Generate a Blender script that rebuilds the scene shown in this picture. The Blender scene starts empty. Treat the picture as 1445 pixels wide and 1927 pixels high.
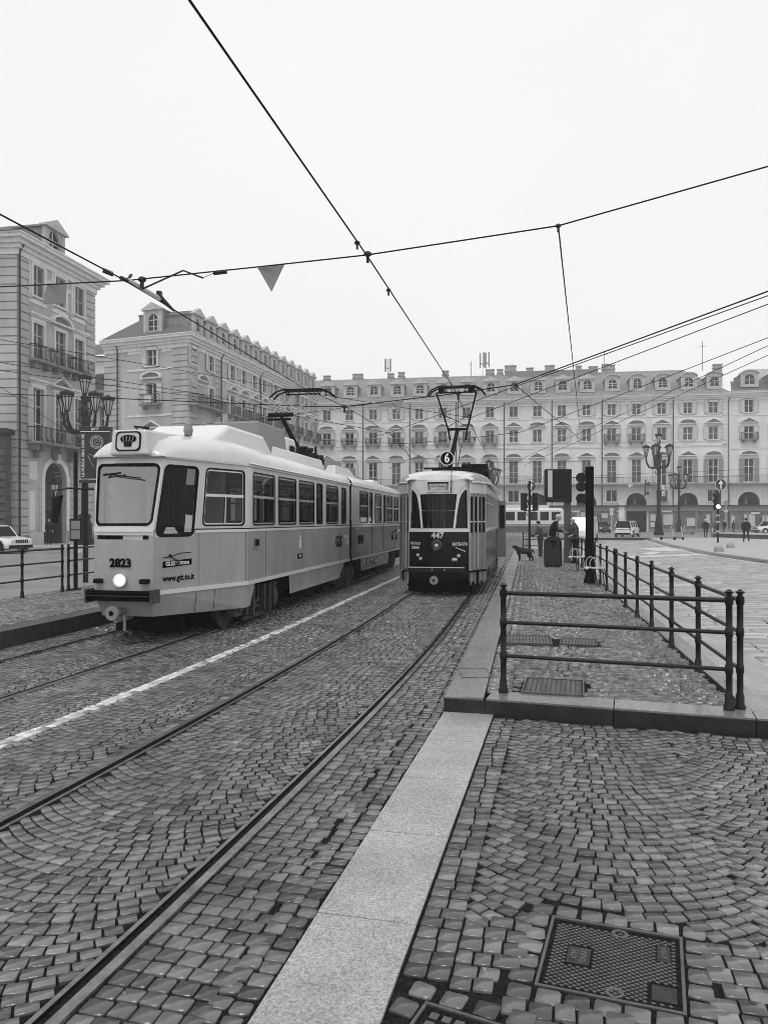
import bpy, bmesh, math, random
import numpy as np
from mathutils import Vector, Matrix
random.seed(7); rng = np.random.default_rng(7)
R = math.radians; PI = math.pi
sc = bpy.context.scene; COL = sc.collection
F = 1447.0; CX = 722.5; HZ = 978.0; EYE = 1.8

# ------------------------------------------------------------------ helpers
def P(x, y, Y):                      # a point seen at (x, y) of the photograph at distance Y
    return Vector(((x-CX)/F*Y, Y, EYE-(y-HZ)/F*Y))
def G(x, y, z=0.0):                  # the same on a level surface of height z
    Y = (EYE-z)*F/(y-HZ); return Vector(((x-CX)/F*Y, Y, z))
def PZ(x, y, z):                     # above the eye, at height z
    Y = (z-EYE)*F/(HZ-y); return Vector(((x-CX)/F*Y, Y, z))

class MB:
    def __init__(s, M=None): s.v = []; s.f = []; s.m = []; s.M = M; s.mi = 0
    def add(s, vs, fs):
        n = len(s.v)
        for p in vs:
            p = Vector(p); s.v.append(tuple(s.M @ p) if s.M is not None else tuple(p))
        for q in fs: s.f.append([i+n for i in q]); s.m.append(s.mi)
        return s
    def box(s, x0, x1, y0, y1, z0, z1):
        return s.add([(x0,y0,z0),(x1,y0,z0),(x1,y1,z0),(x0,y1,z0),(x0,y0,z1),(x1,y0,z1),(x1,y1,z1),(x0,y1,z1)],
              [(0,3,2,1),(4,5,6,7),(0,1,5,4),(1,2,6,5),(2,3,7,6),(3,0,4,7)])
    def cbox(s, c, d): return s.box(c[0]-d[0]/2,c[0]+d[0]/2,c[1]-d[1]/2,c[1]+d[1]/2,c[2]-d[2]/2,c[2]+d[2]/2)
    def quad(s, *p): return s.add(p, [tuple(range(len(p)))])
    def prism(s, poly, vec):
        n = len(poly); vec = Vector(vec); a = [Vector(p) for p in poly]
        return s.add(a+[p+vec for p in a], [tuple(range(n))[::-1], tuple(range(n, 2*n))]+[(i,(i+1)%n,n+(i+1)%n,n+i) for i in range(n)])
    def strip(s, A, B, closed=False):
        n = len(A); r = range(n if closed else n-1)
        return s.add(list(A)+list(B), [(i,(i+1)%n,n+(i+1)%n,n+i) for i in r])
    def loft(s, rings, closed=True, cap=True):
        n = len(rings[0]); vs = [p for r_ in rings for p in r_]; fs = []
        for k in range(len(rings)-1):
            for i in range(n if closed else n-1):
                j = (i+1) % n; fs.append((k*n+i, k*n+j, (k+1)*n+j, (k+1)*n+i))
        if cap and closed: fs += [tuple(range(n))[::-1], tuple((len(rings)-1)*n+i for i in range(n))]
        return s.add(vs, fs)
    def tube(s, pts, r, n=8, cap=True, closed=False):
        pts = [Vector(p) for p in pts]; rings = []; N = len(pts); up = None
        for i, p in enumerate(pts):
            a = pts[i-1] if (i > 0 or closed) else p; b = pts[(i+1) % N] if (i < N-1 or closed) else p
            d = (b-a).normalized()
            if up is None: up = Vector((0,0,1)) if abs(d.z) < .9 else Vector((0,1,0))
            x = d.cross(up); x = x.normalized() if x.length > 1e-6 else Vector((1,0,0)); y = x.cross(d).normalized(); up = y
            rr = r[i] if isinstance(r, (list, tuple)) else r
            rings.append([p+x*math.cos(2*PI*k/n)*rr+y*math.sin(2*PI*k/n)*rr for k in range(n)])
        if closed: rings.append(rings[0]); cap = False
        return s.loft(rings, True, cap)
    def lathe(s, prof, n=16, c=(0,0,0), ax='z', ph=0, cap=True):
        rings = []
        for r_, z in prof:
            ring = []
            for k in range(n):
                a = 2*PI*(k+ph)/n; x, y = r_*math.cos(a), r_*math.sin(a)
                p = (x, y, z) if ax == 'z' else ((x, z, y) if ax == 'y' else (z, x, y))
                ring.append(Vector(p)+Vector(c))
            rings.append(ring)
        return s.loft(rings, True, cap)
    def ball(s, c, r, sx=1, sy=1, sz=1, n=10):
        prof = [(max(1e-4, math.sin(PI*i/n)), -math.cos(PI*i/n)) for i in range(n+1)]
        rings = [[Vector((q*r*sx*math.cos(2*PI*k/n), q*r*sy*math.sin(2*PI*k/n), z*r*sz))+Vector(c) for k in range(n)] for q, z in prof]
        return s.loft(rings)
    def mesh(s, name, mats, smooth=False, merge=0):
        me = bpy.data.meshes.new(name); me.from_pydata(s.v, [], s.f)
        mats = mats if isinstance(mats, (list, tuple)) else [mats]
        for m in mats: me.materials.append(m)
        if len(mats) > 1: me.polygons.foreach_set('material_index', s.m)
        b = bmesh.new(); b.from_mesh(me)
        if merge: bmesh.ops.remove_doubles(b, verts=b.verts, dist=merge)
        bmesh.ops.recalc_face_normals(b, faces=b.faces); b.to_mesh(me); b.free()
        if smooth:
            me.shade_smooth(); me.set_sharp_from_angle(angle=R(smooth if smooth is not True else 38))
        return me
    def build(s, name, mats, parent=None, smooth=False, merge=0, bevel=0):
        return link(name, s.mesh(name, mats, smooth, merge), parent, bevel)
def link(name, me, parent=None, bevel=0):
    o = bpy.data.objects.new(name, me); COL.objects.link(o)
    if parent: o.parent = parent
    if bevel:
        b = o.modifiers.new('bevel', 'BEVEL'); b.width = bevel; b.segments = 2; b.limit_method = 'ANGLE'; b.angle_limit = R(40)
    return o
def tag(o, label=None, cat=None, group=None, kind=None):
    if label: o['label'] = label
    if cat: o['category'] = cat
    if group: o['group'] = group
    if kind: o['kind'] = kind
    return o
def thing(name, label, cat, loc=(0,0,0), rz=0, group=None):
    o = bpy.data.objects.new(name, None); COL.objects.link(o); o.location = loc; o.rotation_euler = (0,0,rz); o.empty_display_size = .3
    return tag(o, label, cat, group)
def struct(o): o['kind'] = 'structure'; return o
def copy_tree(o, parent=None):
    c = o.copy(); COL.objects.link(c); c.parent = parent
    for ch in list(o.children): copy_tree(ch, c)
    return c
def rot(a): return Matrix.Rotation(a, 4, 'Z')
def TR(x, y, z=0, a=0): return Matrix.Translation((x, y, z)) @ rot(a)
_fc = {}
def text(name, body, size, mat, parent, M, bold=0.0, sx=1.0, ext=.004, align='CENTER', shear=0, sp=1.0):
    cu = bpy.data.curves.new('t', 'FONT'); cu.body = body; cu.size = size; cu.extrude = ext; cu.offset = bold
    cu.align_x = align; cu.align_y = 'CENTER'; cu.shear = shear; cu.space_character = sp; cu.resolution_u = 3
    t = bpy.data.objects.new('t', cu); COL.objects.link(t)
    me = bpy.data.meshes.new_from_object(t.evaluated_get(bpy.context.evaluated_depsgraph_get()))
    bpy.data.objects.remove(t); bpy.data.curves.remove(cu)
    me.transform(M @ Matrix.Rotation(PI/2, 4, 'X') @ Matrix.Diagonal((sx,1,1,1)))
    me.materials.clear(); me.materials.append(mat); me.name = name
    return link(name, me, parent)

# ------------------------------------------------------------------ materials (all greys: the place is photographed in black and white)
def nt(name):
    m = bpy.data.materials.new(name); m.use_nodes = True; n = m.node_tree.nodes; n.clear()
    o = n.new('ShaderNodeOutputMaterial'); return m, n, m.node_tree.links, o
def g3(v): return (v, v, v, 1)
def mk(name, c, rough=.5, metal=0, nz=0, ns=3.0, bump=0, bs=20.0, rvar=0, attr=None, spec=.5, coat=0, nd=6, em=0, st=1.0, wet=0, big=0, bigs=1.1):
    m, n, l, out = nt(name); b = n.new('ShaderNodeBsdfPrincipled'); l.new(b.outputs[0], out.inputs[0])
    b.inputs['Base Color'].default_value = g3(c); b.inputs['Roughness'].default_value = rough
    b.inputs['Metallic'].default_value = metal; b.inputs['Specular IOR Level'].default_value = spec
    b.inputs['Coat Weight'].default_value = coat; b.inputs['Coat Roughness'].default_value = .08
    if em: b.inputs['Emission Color'].default_value = g3(1); b.inputs['Emission Strength'].default_value = em
    tc = n.new('ShaderNodeTexCoord'); vec = tc.outputs['Object']
    if st != 1.0:
        mp = n.new('ShaderNodeMapping'); mp.inputs['Scale'].default_value = (1, 1, st); l.new(vec, mp.inputs[0]); vec = mp.outputs[0]
    val = None
    if nz or rvar:
        no = n.new('ShaderNodeTexNoise'); no.inputs['Scale'].default_value = ns; no.inputs['Detail'].default_value = nd
        no.inputs['Roughness'].default_value = .62; l.new(vec, no.inputs['Vector'])
    if nz:
        mr = n.new('ShaderNodeMapRange'); mr.inputs[1].default_value = .28; mr.inputs[2].default_value = .72
        mr.inputs[3].default_value = c*(1-nz); mr.inputs[4].default_value = c*(1+nz); l.new(no.outputs[0], mr.inputs[0]); val = mr.outputs[0]
    if big:      # large soft stains
        n5 = n.new('ShaderNodeTexNoise'); n5.inputs['Scale'].default_value = bigs; n5.inputs['Detail'].default_value = 6; n5.inputs['Roughness'].default_value = .7; l.new(vec, n5.inputs['Vector'])
        m5 = n.new('ShaderNodeMapRange'); m5.inputs[1].default_value = .33; m5.inputs[2].default_value = .62; m5.inputs[3].default_value = 1-big; m5.inputs[4].default_value = 1.0
        l.new(n5.outputs[0], m5.inputs[0]); mu5 = n.new('ShaderNodeMath'); mu5.operation = 'MULTIPLY'; l.new(m5.outputs[0], mu5.inputs[0])
        if val: l.new(val, mu5.inputs[1])
        else: mu5.inputs[1].default_value = c
        val = mu5.outputs[0]
    if attr:
        at = n.new('ShaderNodeAttribute'); at.attribute_name = attr
        mu = n.new('ShaderNodeMath'); mu.operation = 'MULTIPLY'; l.new(at.outputs['Fac'], mu.inputs[0])
        if val: l.new(val, mu.inputs[1])
        else: mu.inputs[1].default_value = c
        val = mu.outputs[0]
    if val: l.new(val, b.inputs['Base Color'])
    if rvar:
        n2 = n.new('ShaderNodeTexNoise'); n2.inputs['Scale'].default_value = ns*.31; n2.inputs['Detail'].default_value = 4; l.new(vec, n2.inputs['Vector'])
        m2 = n.new('ShaderNodeMapRange'); m2.inputs[1].default_value = .35; m2.inputs[2].default_value = .65
        m2.inputs[3].default_value = max(.03, rough-rvar); m2.inputs[4].default_value = min(1, rough+rvar)
        l.new(n2.outputs[0], m2.inputs[0]); l.new(m2.outputs[0], b.inputs['Roughness'])
    if wet:      # a film of rain water, broken by dry patches
        n4 = n.new('ShaderNodeTexNoise'); n4.inputs['Scale'].default_value = .9; n4.inputs['Detail'].default_value = 5; l.new(vec, n4.inputs['Vector'])
        m4 = n.new('ShaderNodeMapRange'); m4.inputs[1].default_value = .40; m4.inputs[2].default_value = .58; m4.inputs[3].default_value = wet*.45; m4.inputs[4].default_value = wet
        l.new(n4.outputs[0], m4.inputs[0]); l.new(m4.outputs[0], b.inputs['Coat Weight']); b.inputs['Coat Roughness'].default_value = .075; b.inputs['Coat IOR'].default_value = 1.6
    if bump:
        n3 = n.new('ShaderNodeTexNoise'); n3.inputs['Scale'].default_value = bs; n3.inputs['Detail'].default_value = 8; l.new(vec, n3.inputs['Vector'])
        bp = n.new('ShaderNodeBump'); bp.inputs['Strength'].default_value = bump; bp.inputs['Distance'].default_value = .01
        l.new(n3.outputs[0], bp.inputs['Height']); l.new(bp.outputs[0], b.inputs['Normal'])
        if wet:
            b2_ = n.new('ShaderNodeBump'); b2_.inputs['Strength'].default_value = bump*.3; b2_.inputs['Distance'].default_value = .01; l.new(n3.outputs[0], b2_.inputs['Height']); l.new(b2_.outputs[0], b.inputs['Coat Normal'])
    return m
def glass(name, tint=.35, rough=.03, through=.4, sp=.3):
    m, n, l, out = nt(name); b = n.new('ShaderNodeBsdfPrincipled'); b.inputs['Base Color'].default_value = g3(.004)
    b.inputs['Roughness'].default_value = rough; b.inputs['Specular IOR Level'].default_value = sp
    t = n.new('ShaderNodeBsdfTransparent'); t.inputs[0].default_value = g3(tint); mx = n.new('ShaderNodeMixShader'); mx.inputs[0].default_value = through
    l.new(b.outputs[0], mx.inputs[1]); l.new(t.outputs[0], mx.inputs[2]); l.new(mx.outputs[0], out.inputs[0]); return m
K = {}
K['sett'] = mk('sett_stone', .12, .55, nz=.36, ns=7, bump=.7, bs=42, rvar=.14, attr='shade', spec=.25, wet=1.0, big=.35, bigs=.8)
K['sett2'] = mk('platform_sett', .135, .55, nz=.30, ns=9, bump=.9, bs=42, rvar=.12, attr='shade', spec=.3, wet=.8)
K['paint'] = mk('road_paint', .62, .5, nz=.12, ns=30, bump=.6, bs=45, attr='shade')
K['slab'] = mk('road_slab', .36, .40, big=.25, nz=.16, ns=3, bump=.35, bs=25, rvar=.12, attr='shade', wet=.6)
K['joint'] = mk('mortar', .014, .9, nz=.97, ns=70, bump=.8, bs=60, spec=.05)
K['granite'] = mk('granite', .33, .45, nz=.6, ns=95, bump=.4, bs=60, rvar=.14, nd=3, wet=.35, big=.35)
K['kerb'] = mk('kerb_stone', .20, .36, nz=.4, ns=60, bump=.3, bs=50, rvar=.12, wet=.6, big=.4)
K['kerbf'] = mk('dark_kerb_face', .012, .5, nz=.7, ns=6, bump=.5, bs=20)  # vertical front face, much darker than the kerb top
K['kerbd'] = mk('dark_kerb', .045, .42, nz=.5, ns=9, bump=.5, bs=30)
K['asph'] = mk('wet_asphalt', .21, .42, nz=.22, ns=1.2, bump=.4, bs=30, rvar=.12)
K['pave'] = mk('square_paving', .34, .5, nz=.2, ns=2.5, bump=.4, bs=18)
K['rail'] = mk('rail_steel', .20, .28, metal=.85, nz=.4, ns=14, rvar=.12)
K['groove'] = mk('rail_groove', .008, .6)
K['iron'] = mk('cast_iron', .02, .45, nz=.5, ns=18, bump=.5, bs=60, spec=.3)
K['ironl'] = mk('worn_iron', .06, .40, nz=.4, ns=18, bump=.3, bs=60, spec=.6)
K['fence'] = mk('fence_paint', .006, .35, nz=.5, ns=12, bump=.25, bs=45, spec=.35)
K['lampm'] = mk('lamp_iron', .006, .5, nz=.3, ns=12, spec=.2)
K['black'] = mk('black_paint', .006, .4, nz=.4, ns=6, spec=.25)
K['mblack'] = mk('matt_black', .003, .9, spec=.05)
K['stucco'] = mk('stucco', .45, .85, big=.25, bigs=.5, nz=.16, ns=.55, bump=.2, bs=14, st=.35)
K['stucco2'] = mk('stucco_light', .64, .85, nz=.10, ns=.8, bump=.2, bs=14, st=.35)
K['trim'] = mk('stone_trim', .66, .8, nz=.16, ns=2.0, bump=.2, bs=14)
K['trimd'] = mk('grey_stone', .20, .8, nz=.3, ns=2.0, bump=.2, bs=14)
K['tile'] = mk('roof_tile', .09, .8, nz=.4, ns=5, bump=.6, bs=9)
K['shut'] = mk('shutter_paint', .36, .7, nz=.15, ns=3)
K['shutd'] = mk('closed_shutter', .06, .7, nz=.2, ns=3)
K['frame'] = mk('window_frame', .62, .6)
K['wpane'] = mk('window_glass', .008, .12, nz=.7, ns=1.2, spec=.3)
K['brick'] = mk('dark_stone', .06, .85, nz=.5, ns=4, bump=.6, bs=8)
K['white'] = mk('white_enamel', .66, .3, nz=.04, ns=2, coat=.3)
K['tgrey'] = mk('tram_grey_paint', .37, .26, nz=.06, ns=1.3, coat=.5, bump=.05, bs=3, big=.22, bigs=1.6, st=.45)
K['tgrey2'] = mk('grimy_grey_paint', .085, .34, nz=.42, ns=2.2, coat=.3, st=.3)
K['twhite'] = mk('tram_white_paint', .60, .28, nz=.07, ns=1.6, coat=.5, big=.14, bigs=2.0)
K['troof'] = mk('weathered_roof', .26, .6, nz=.40, ns=2.5, bump=.1, bs=8)
K['tdark'] = mk('tram_dark_paint', .006, .2, nz=.3, ns=2, spec=.3)
K['door'] = mk('varnished_door', .17, .3, nz=.2, ns=3, coat=.3, st=.1)
K['rubber'] = mk('rubber', .004, .6, spec=.15)
K['alu'] = mk('aluminium', .62, .3, metal=.7, nz=.1, ns=8)
K['under'] = mk('underframe', .007, .8, nz=.6, ns=6, spec=.12)
K['under2'] = mk('bogie_steel', .05, .5, metal=.2, nz=.6, ns=12)
K['glass'] = glass('tram_glass', .6, .03, .5, .45)
K['dglass'] = glass('dark_glass', .25, .03, .18, .16)
def mirror_glass(name, mixf):
    m, n, l, out = nt(name); b = n.new('ShaderNodeBsdfGlossy'); b.inputs['Color'].default_value = g3(.9); b.inputs['Roughness'].default_value = .06
    t = n.new('ShaderNodeBsdfTransparent'); t.inputs[0].default_value = g3(.9); mx = n.new('ShaderNodeMixShader'); mx.inputs[0].default_value = mixf
    l.new(b.outputs[0], mx.inputs[1]); l.new(t.outputs[0], mx.inputs[2]); l.new(mx.outputs[0], out.inputs[0]); return m
K['cglass'] = mirror_glass('windscreen_glass', .74)
K['lglass'] = mk('lantern_glass', .55, .35, spec=.6)
K['curt'] = mk('cab_partition', .62, .6, nz=.1, ns=2)
K['curtl'] = mk('light_stripe', .88, .6)
K['curtd'] = mk('dark_reflection_stripe', .30, .6)
K['grey'] = mk('mid_grey', .22, .5, nz=.1)
K['lgrey'] = mk('light_grey', .5, .5, nz=.1, ns=3)
K['carw'] = mk('car_white', .78, .2, coat=.6)
K['card'] = mk('car_dark', .05, .25, coat=.6)
K['lit'] = mk('lit_lamp', .9, .3, em=1.6)
K['lit2'] = mk('lit_signal', .9, .3, em=3)
K['shop'] = mk('shop_window', .09, .15, nz=.9, ns=1.1, spec=.6)
K['skin'] = mk('skin', .36, .6)
K['cloth'] = mk('dark_cloth', .007, .95, nz=.3, ns=9, spec=.1)
K['cloth2'] = mk('denim', .035, .9, nz=.3, ns=9)
K['cloth3'] = mk('grey_jacket', .045, .8, nz=.4, ns=7)
K['shoe'] = mk('shoe', .35, .7)
K['hairw'] = mk('grey_hair', .5, .8)
K['fur'] = mk('curly_fur', .018, .95, nz=.5, ns=30, bump=1, bs=30)
K['dorm'] = mk('dormer_render', .44, .85, nz=.2, ns=1.5)
K['postg'] = mk('post_grey', .07, .5)
K['vault'] = mk('vault_plaster', .12, .9, nz=.3, ns=2)
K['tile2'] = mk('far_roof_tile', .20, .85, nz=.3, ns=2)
K['chim'] = mk('chimney_render', .30, .85, nz=.3, ns=2)
K['wpane2'] = mk('fog_faded_glass', .07, .3, nz=.6, ns=.6)  # palace panes lightened: the fade of distant fog put into their colour
K['coup'] = mk('coupler_steel', .22, .5, nz=.3, ns=10)
K['tube'] = mk('seat_tube', .38, .4)
K['flag'] = mk('pennant_cloth', .22, .8, nz=.1, ns=4)
K['poster'] = mk('poster', .012, .25)
K['weed'] = mk('dry_weed', .22, .9, nz=.4, ns=30)

# ------------------------------------------------------------------ camera, sky, sun
cam = bpy.data.cameras.new('camera'); co = bpy.data.objects.new('camera', cam); COL.objects.link(co); sc.camera = co
co.location = (0, 0, EYE); co.rotation_euler = (PI/2, 0, 0)
cam.sensor_fit = 'VERTICAL'; cam.sensor_height = 24; cam.lens = 24*F/1927; cam.shift_y = (HZ-963.5)/1927
cam.clip_start = .05; cam.clip_end = 3000
w = bpy.data.worlds.new('World'); sc.world = w; w.use_nodes = True; n = w.node_tree.nodes; l = w.node_tree.links; n.clear()
SUN_E, SUN_R = R(66), R(205)
sky = n.new('ShaderNodeTexSky'); sky.sky_type = 'NISHITA'; sky.sun_disc = False; sky.sun_elevation = SUN_E; sky.sun_rotation = SUN_R; sky.dust_density = 4
bw = n.new('ShaderNodeRGBToBW'); l.new(sky.outputs[0], bw.inputs[0])
tc = n.new('ShaderNodeTexCoord'); no = n.new('ShaderNodeTexNoise'); no.inputs['Scale'].default_value = 1.6; no.inputs['Detail'].default_value = 5
l.new(tc.outputs['Generated'], no.inputs['Vector'])
mr = n.new('ShaderNodeMapRange'); mr.inputs[1].default_value = .3; mr.inputs[2].default_value = .7; mr.inputs[3].default_value = 9.5; mr.inputs[4].default_value = 10.3
l.new(no.outputs[0], mr.inputs[0])
mx = n.new('ShaderNodeMix'); mx.data_type = 'FLOAT'; mx.inputs[0].default_value = .93; l.new(bw.outputs[0], mx.inputs[2]); l.new(mr.outputs[0], mx.inputs[3])
bg = n.new('ShaderNodeBackground'); bg.inputs[1].default_value = .10; l.new(mx.outputs[0], bg.inputs[0])
wo = n.new('ShaderNodeOutputWorld'); l.new(bg.outputs[0], wo.inputs[0])
sl = bpy.data.lights.new('sun', 'SUN'); sl.energy = 1.4; sl.angle = R(22); so = bpy.data.objects.new('sun', sl); COL.objects.link(so)
sd = Vector((math.sin(SUN_R)*math.cos(SUN_E), math.cos(SUN_R)*math.cos(SUN_E), math.sin(SUN_E)))
so.rotation_euler = sd.to_track_quat('Z', 'Y').to_euler(); so.location = (0, -20, 40)
sc.view_settings.view_transform = 'Standard'; sc.view_settings.look = 'None'; sc.view_settings.exposure = 0; sc.view_settings.gamma = 1
sc.cycles.use_denoising = True; sc.cycles.denoising_input_passes = 'RGB_ALBEDO_NORMAL'; sc.cycles.denoising_prefilter = 'ACCURATE'; sc.cycles.filter_width = .9; sc.cycles.max_bounces = 8; sc.cycles.transparent_max_bounces = 12; sc.cycles.volume_bounces = 1
sc.cycles.use_adaptive_sampling = True; sc.cycles.adaptive_threshold = .02; sc.cycles.sample_clamp_indirect = 6

# ------------------------------------------------------------------ the line of the near track
SL = .1835; TH = math.atan(SL); CT, ST = math.cos(TH), math.sin(TH)
def xc(Y): return np.where(Y < 13.5, -.00363*Y*Y+.2816*Y-2.667, .473+SL*(Y-13.5))
def hd(Y): return np.arctan(np.where(Y < 13.5, -.00726*Y+.2816, SL))
_Y = np.linspace(-4, 120, 6201); _X = xc(_Y); _S = np.concatenate([[0], np.cumsum(np.hypot(np.diff(_X), np.diff(_Y)))])
_S -= np.interp(12.0, _Y, _S)
def S_of(Y): return float(np.interp(Y, _Y, _S))
def trk(s, t):                        # track coordinates -> ground (x, y, heading)
    Y = np.interp(s, _S, _Y); h = hd(Y); return xc(Y)+t*np.cos(h), Y-t*np.sin(h), h
def tp(Y, t, z=0):
    x, y, h = trk(S_of(Y), t); return Vector((float(x), float(y), z))
T2 = -3.665                            # the other track's centre
# ------------------------------------------------------------------ ground, setts, rails, kerbs
def stones(name, x, y, ang, a, b, z, mat, dome=True, shade=None, white=None, jit=.10, cham=.2, zj=.0022, seed=1, depth=.05, tilt=.011):
    r = np.random.default_rng(seed); n = len(x)
    c = cham*np.minimum(a, b)*r.uniform(.6, 1.5, n)
    lx = np.stack([-a+c, a-c, a, a, a-c, -a+c, -a, -a], 1); ly = np.stack([-b, -b, -b+c, b-c, b, b, b-c, -b+c], 1)
    j = (np.minimum(a, b)*jit)[:, None]
    lx = lx*(1+.08*r.standard_normal((n,1))*0)+r.uniform(-1, 1, (n,8))*j; ly = ly+r.uniform(-1, 1, (n,8))*j
    tx, ty = r.normal(0, tilt, n)[:, None], r.normal(0, tilt, n)[:, None]
    zz = z+r.normal(0, zj, n)
    rings = []
    specs = [(1.0, -depth, 0), (1.0, -.004, .9), (.962, 0, 1)] if dome else [(1.0, -depth, 0), (.95, 0, 1)]
    ca, sa = np.cos(ang)[:, None], np.sin(ang)[:, None]
    for k, dz, tl in specs:
        X, Y = lx*k, ly*k
        rings.append(np.stack([x[:,None]+X*ca-Y*sa, y[:,None]+X*sa+Y*ca, (zz[:,None]+dz)+tl*(tx*X+ty*Y)], 2))
    V = np.concatenate(rings, 1); nr = len(specs)*8
    base = (np.arange(n)*nr)[:, None]
    fl, ls = [], []
    for k in range(len(specs)-1):
        for i in range(8):
            q = np.array([k*8+i, k*8+(i+1) % 8, (k+1)*8+(i+1) % 8, (k+1)*8+i]); fl.append(base+q[None]); ls.append(4)
    fl.append(base+np.arange(8)[None]+(len(specs)-1)*8); ls.append(8)
    loops = np.concatenate(fl, 1).ravel(); sizes = np.tile(np.array(ls), n)
    me = bpy.data.meshes.new(name); me.vertices.add(n*nr); me.vertices.foreach_set('co', V.reshape(-1))
    me.loops.add(len(loops)); me.loops.foreach_set('vertex_index', loops.astype(np.int32))
    me.polygons.add(len(sizes)); st = np.concatenate([[0], np.cumsum(sizes)[:-1]]); me.polygons.foreach_set('loop_start', st.astype(np.int32))
    me.polygons.foreach_set('loop_total', sizes.astype(np.int32)); me.update(calc_edges=True)
    if shade is None:
        shade = np.clip(r.normal(1.0, .30, n), .35, 1.8); shade = np.where(r.random(n) < .08, shade*.5, shade)
    at = me.attributes.new('shade', 'FLOAT', 'FACE'); at.data.foreach_set('value', np.repeat(shade, len(ls)).astype(np.float32))
    me.materials.append(mat); me.validate()
    return struct(link(name, me))
def rows(s0, s1, t0, t1, w, l, r, bond=True):
    ps, pt, pa, pb = [], [], [], []
    s = s0
    while s < s1:
        n = max(1, int(round((t1-t0)/w))); wd = (t1-t0)/n*np.clip(r.normal(1, .12, n), .7, 1.3); wd *= (t1-t0)/wd.sum()
        e = t0+np.concatenate([[0], np.cumsum(wd)]); h = l*r.uniform(.9, 1.1)
        ps += [s+h/2+r.uniform(-.004, .004) for _ in range(n)]; pt += list((e[1:]+e[:-1])/2); pa += list(wd/2-.0045); pb += [h/2-.0052]*n; s += h
    return np.array(ps), np.array(pt), np.zeros(len(ps)), np.array(pa), np.array(pb)
def arcs(s0, s1, t0, t1, w, l, r):
    W = t1-t0; Rr = W/1.36; pm = math.asin(W/2/Rr); out = [[], [], [], [], []]
    s = s0-Rr
    while s < s1:
        n = int(round(2*pm*Rr/w)); off = r.uniform(-.35, .35)
        ph = -pm+(np.arange(-1, n+2)+.5+off)*2*pm/n; ph = ph[np.abs(ph) < pm*1.0]
        h = l*r.uniform(.96, 1.04)
        out[0] += list(s+Rr*(1-np.cos(ph))+r.uniform(-.0015, .0015, len(ph))); out[1] += list((t0+t1)/2+Rr*np.sin(ph)); out[2] += list(ph+r.uniform(-.012, .012, len(ph)))
        out[3] += list((pm*Rr/n-.0042)*np.clip(r.normal(.99, .03, len(ph)), .88, 1.03)); out[4] += list(h*np.cos(ph)/2-.0052); s += h
    o = [np.array(q) for q in out]; k = (o[0] > s0) & (o[0] < s1); return [q[k] for q in o]
def cat(L): return [np.concatenate([q[i] for q in L]) for i in range(5)]
r = np.random.default_rng(3)
g = MB(); g.quad((-300,-60,0),(300,-60,0),(300,330,0),(-300,330,0)); struct(g.build('ground', K['asph']))
def sheet(name, pts, z, mat):
    m = MB(); m.add([(p[0], p[1], z) for p in pts], [tuple(range(len(pts)))]); return struct(m.build(name, mat))
SY0 = .3
# bed of dark mortar below the setts
bed = [tp(Y, -5.0) for Y in (0, 4, 8, 12, 20, 45, 76)]+[tp(Y, 2.3 if Y > 42 else 1.9) for Y in (76, 45, 20, 12, 8, 4, 0)]
sheet('road_bed', bed, .020, K['joint'])
a0 = S_of(1.0)
def kx(Y): return np.where(Y < 7.1, -.47+.2350*(Y-2.745), .553+.1885*(Y-7.1))       # left edge of the stone strip and of the platform kerb
HG = .7175; RW = .065
def field(L, test=None, z=.030):
    s, t, a, A, B = cat(L); x, y, h = trk(s, t); ang = a-h
    k = (y > 1.6)
    if test is not None: k &= test(x, y)
    return x[k], y[k], ang[k], A[k], B[k]
near, mid, far = S_of(11), S_of(24), S_of(74)
inner = (-HG+RW+.01, HG-RW-.01)
def trackset(s0, s1, w, l):
    L = [arcs(s0, s1, inner[0], inner[1], w, l, r)]
    L += [rows(s0, s1, -HG-RW-.11, -HG-RW-.005, .1, l*1.3, r), arcs(s0, s1, -1.80, -HG-RW-.11, w, l, r)]
    L += [arcs(s0, s1, T2+HG+RW+.01, -1.94, w, l, r), arcs(s0, s1, T2+inner[0], T2+inner[1], w, l, r), rows(s0, s1, -5.02, T2-HG-RW, w, l, r)]
    L += [rows(s0, s1, HG+RW, HG+RW+1.5, w, l, r)]
    return L
edge = lambda x, y: (x < kx(y)-.175) | ((y > 41))
x, y, an, A, B = field(trackset(a0, near, .096, .092), edge)
stones('cobblestone_road', x, y, an, A, B, .030, K['sett'], seed=4, jit=.055, cham=.15)
x, y, an, A, B = field(trackset(near, mid, .108, .098), edge)
stones('cobblestone_road', x, y, an, A, B, .030, K['sett'], dome=False, seed=5)
x, y, an, A, B = field(trackset(mid, far, .16, .15), edge)
stones('cobblestone_road', x, y, an, A, B, .030, K['sett'], dome=False, seed=6)
# narrow filler course along the strip and the platform kerb
fs = np.arange(1.6, 41, .085); fx_ = kx(fs)-.052
stones('cobblestone_road', fx_+r.uniform(-.008,.008,len(fs)), fs, np.full(len(fs), -R(12)), np.full(len(fs), .044)*r.uniform(.85,1.1,len(fs)), np.full(len(fs), .037), .030, K['sett'], seed=9, jit=.1)
stones('cobblestone_road', fx_-.086+r.uniform(-.006,.006,len(fs)), fs+.04, np.full(len(fs), -R(12)), np.full(len(fs), .041)*r.uniform(.9,1.08,len(fs)), np.full(len(fs), .037), .030, K['sett'], seed=10, jit=.1)
# painted white line: two narrow courses of painted setts
x, y, an, A, B = field([rows(a0, S_of(60), -1.94, -1.80, .07, .105, r)])
stones('painted_line', x, y, an, A, B, .033, K['paint'], dome=False, seed=7, shade=np.where(r.random(len(x)) < .10, .3, np.clip(r.normal(.88, .2, len(x)), .3, 1.1)), jit=.2)
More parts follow.
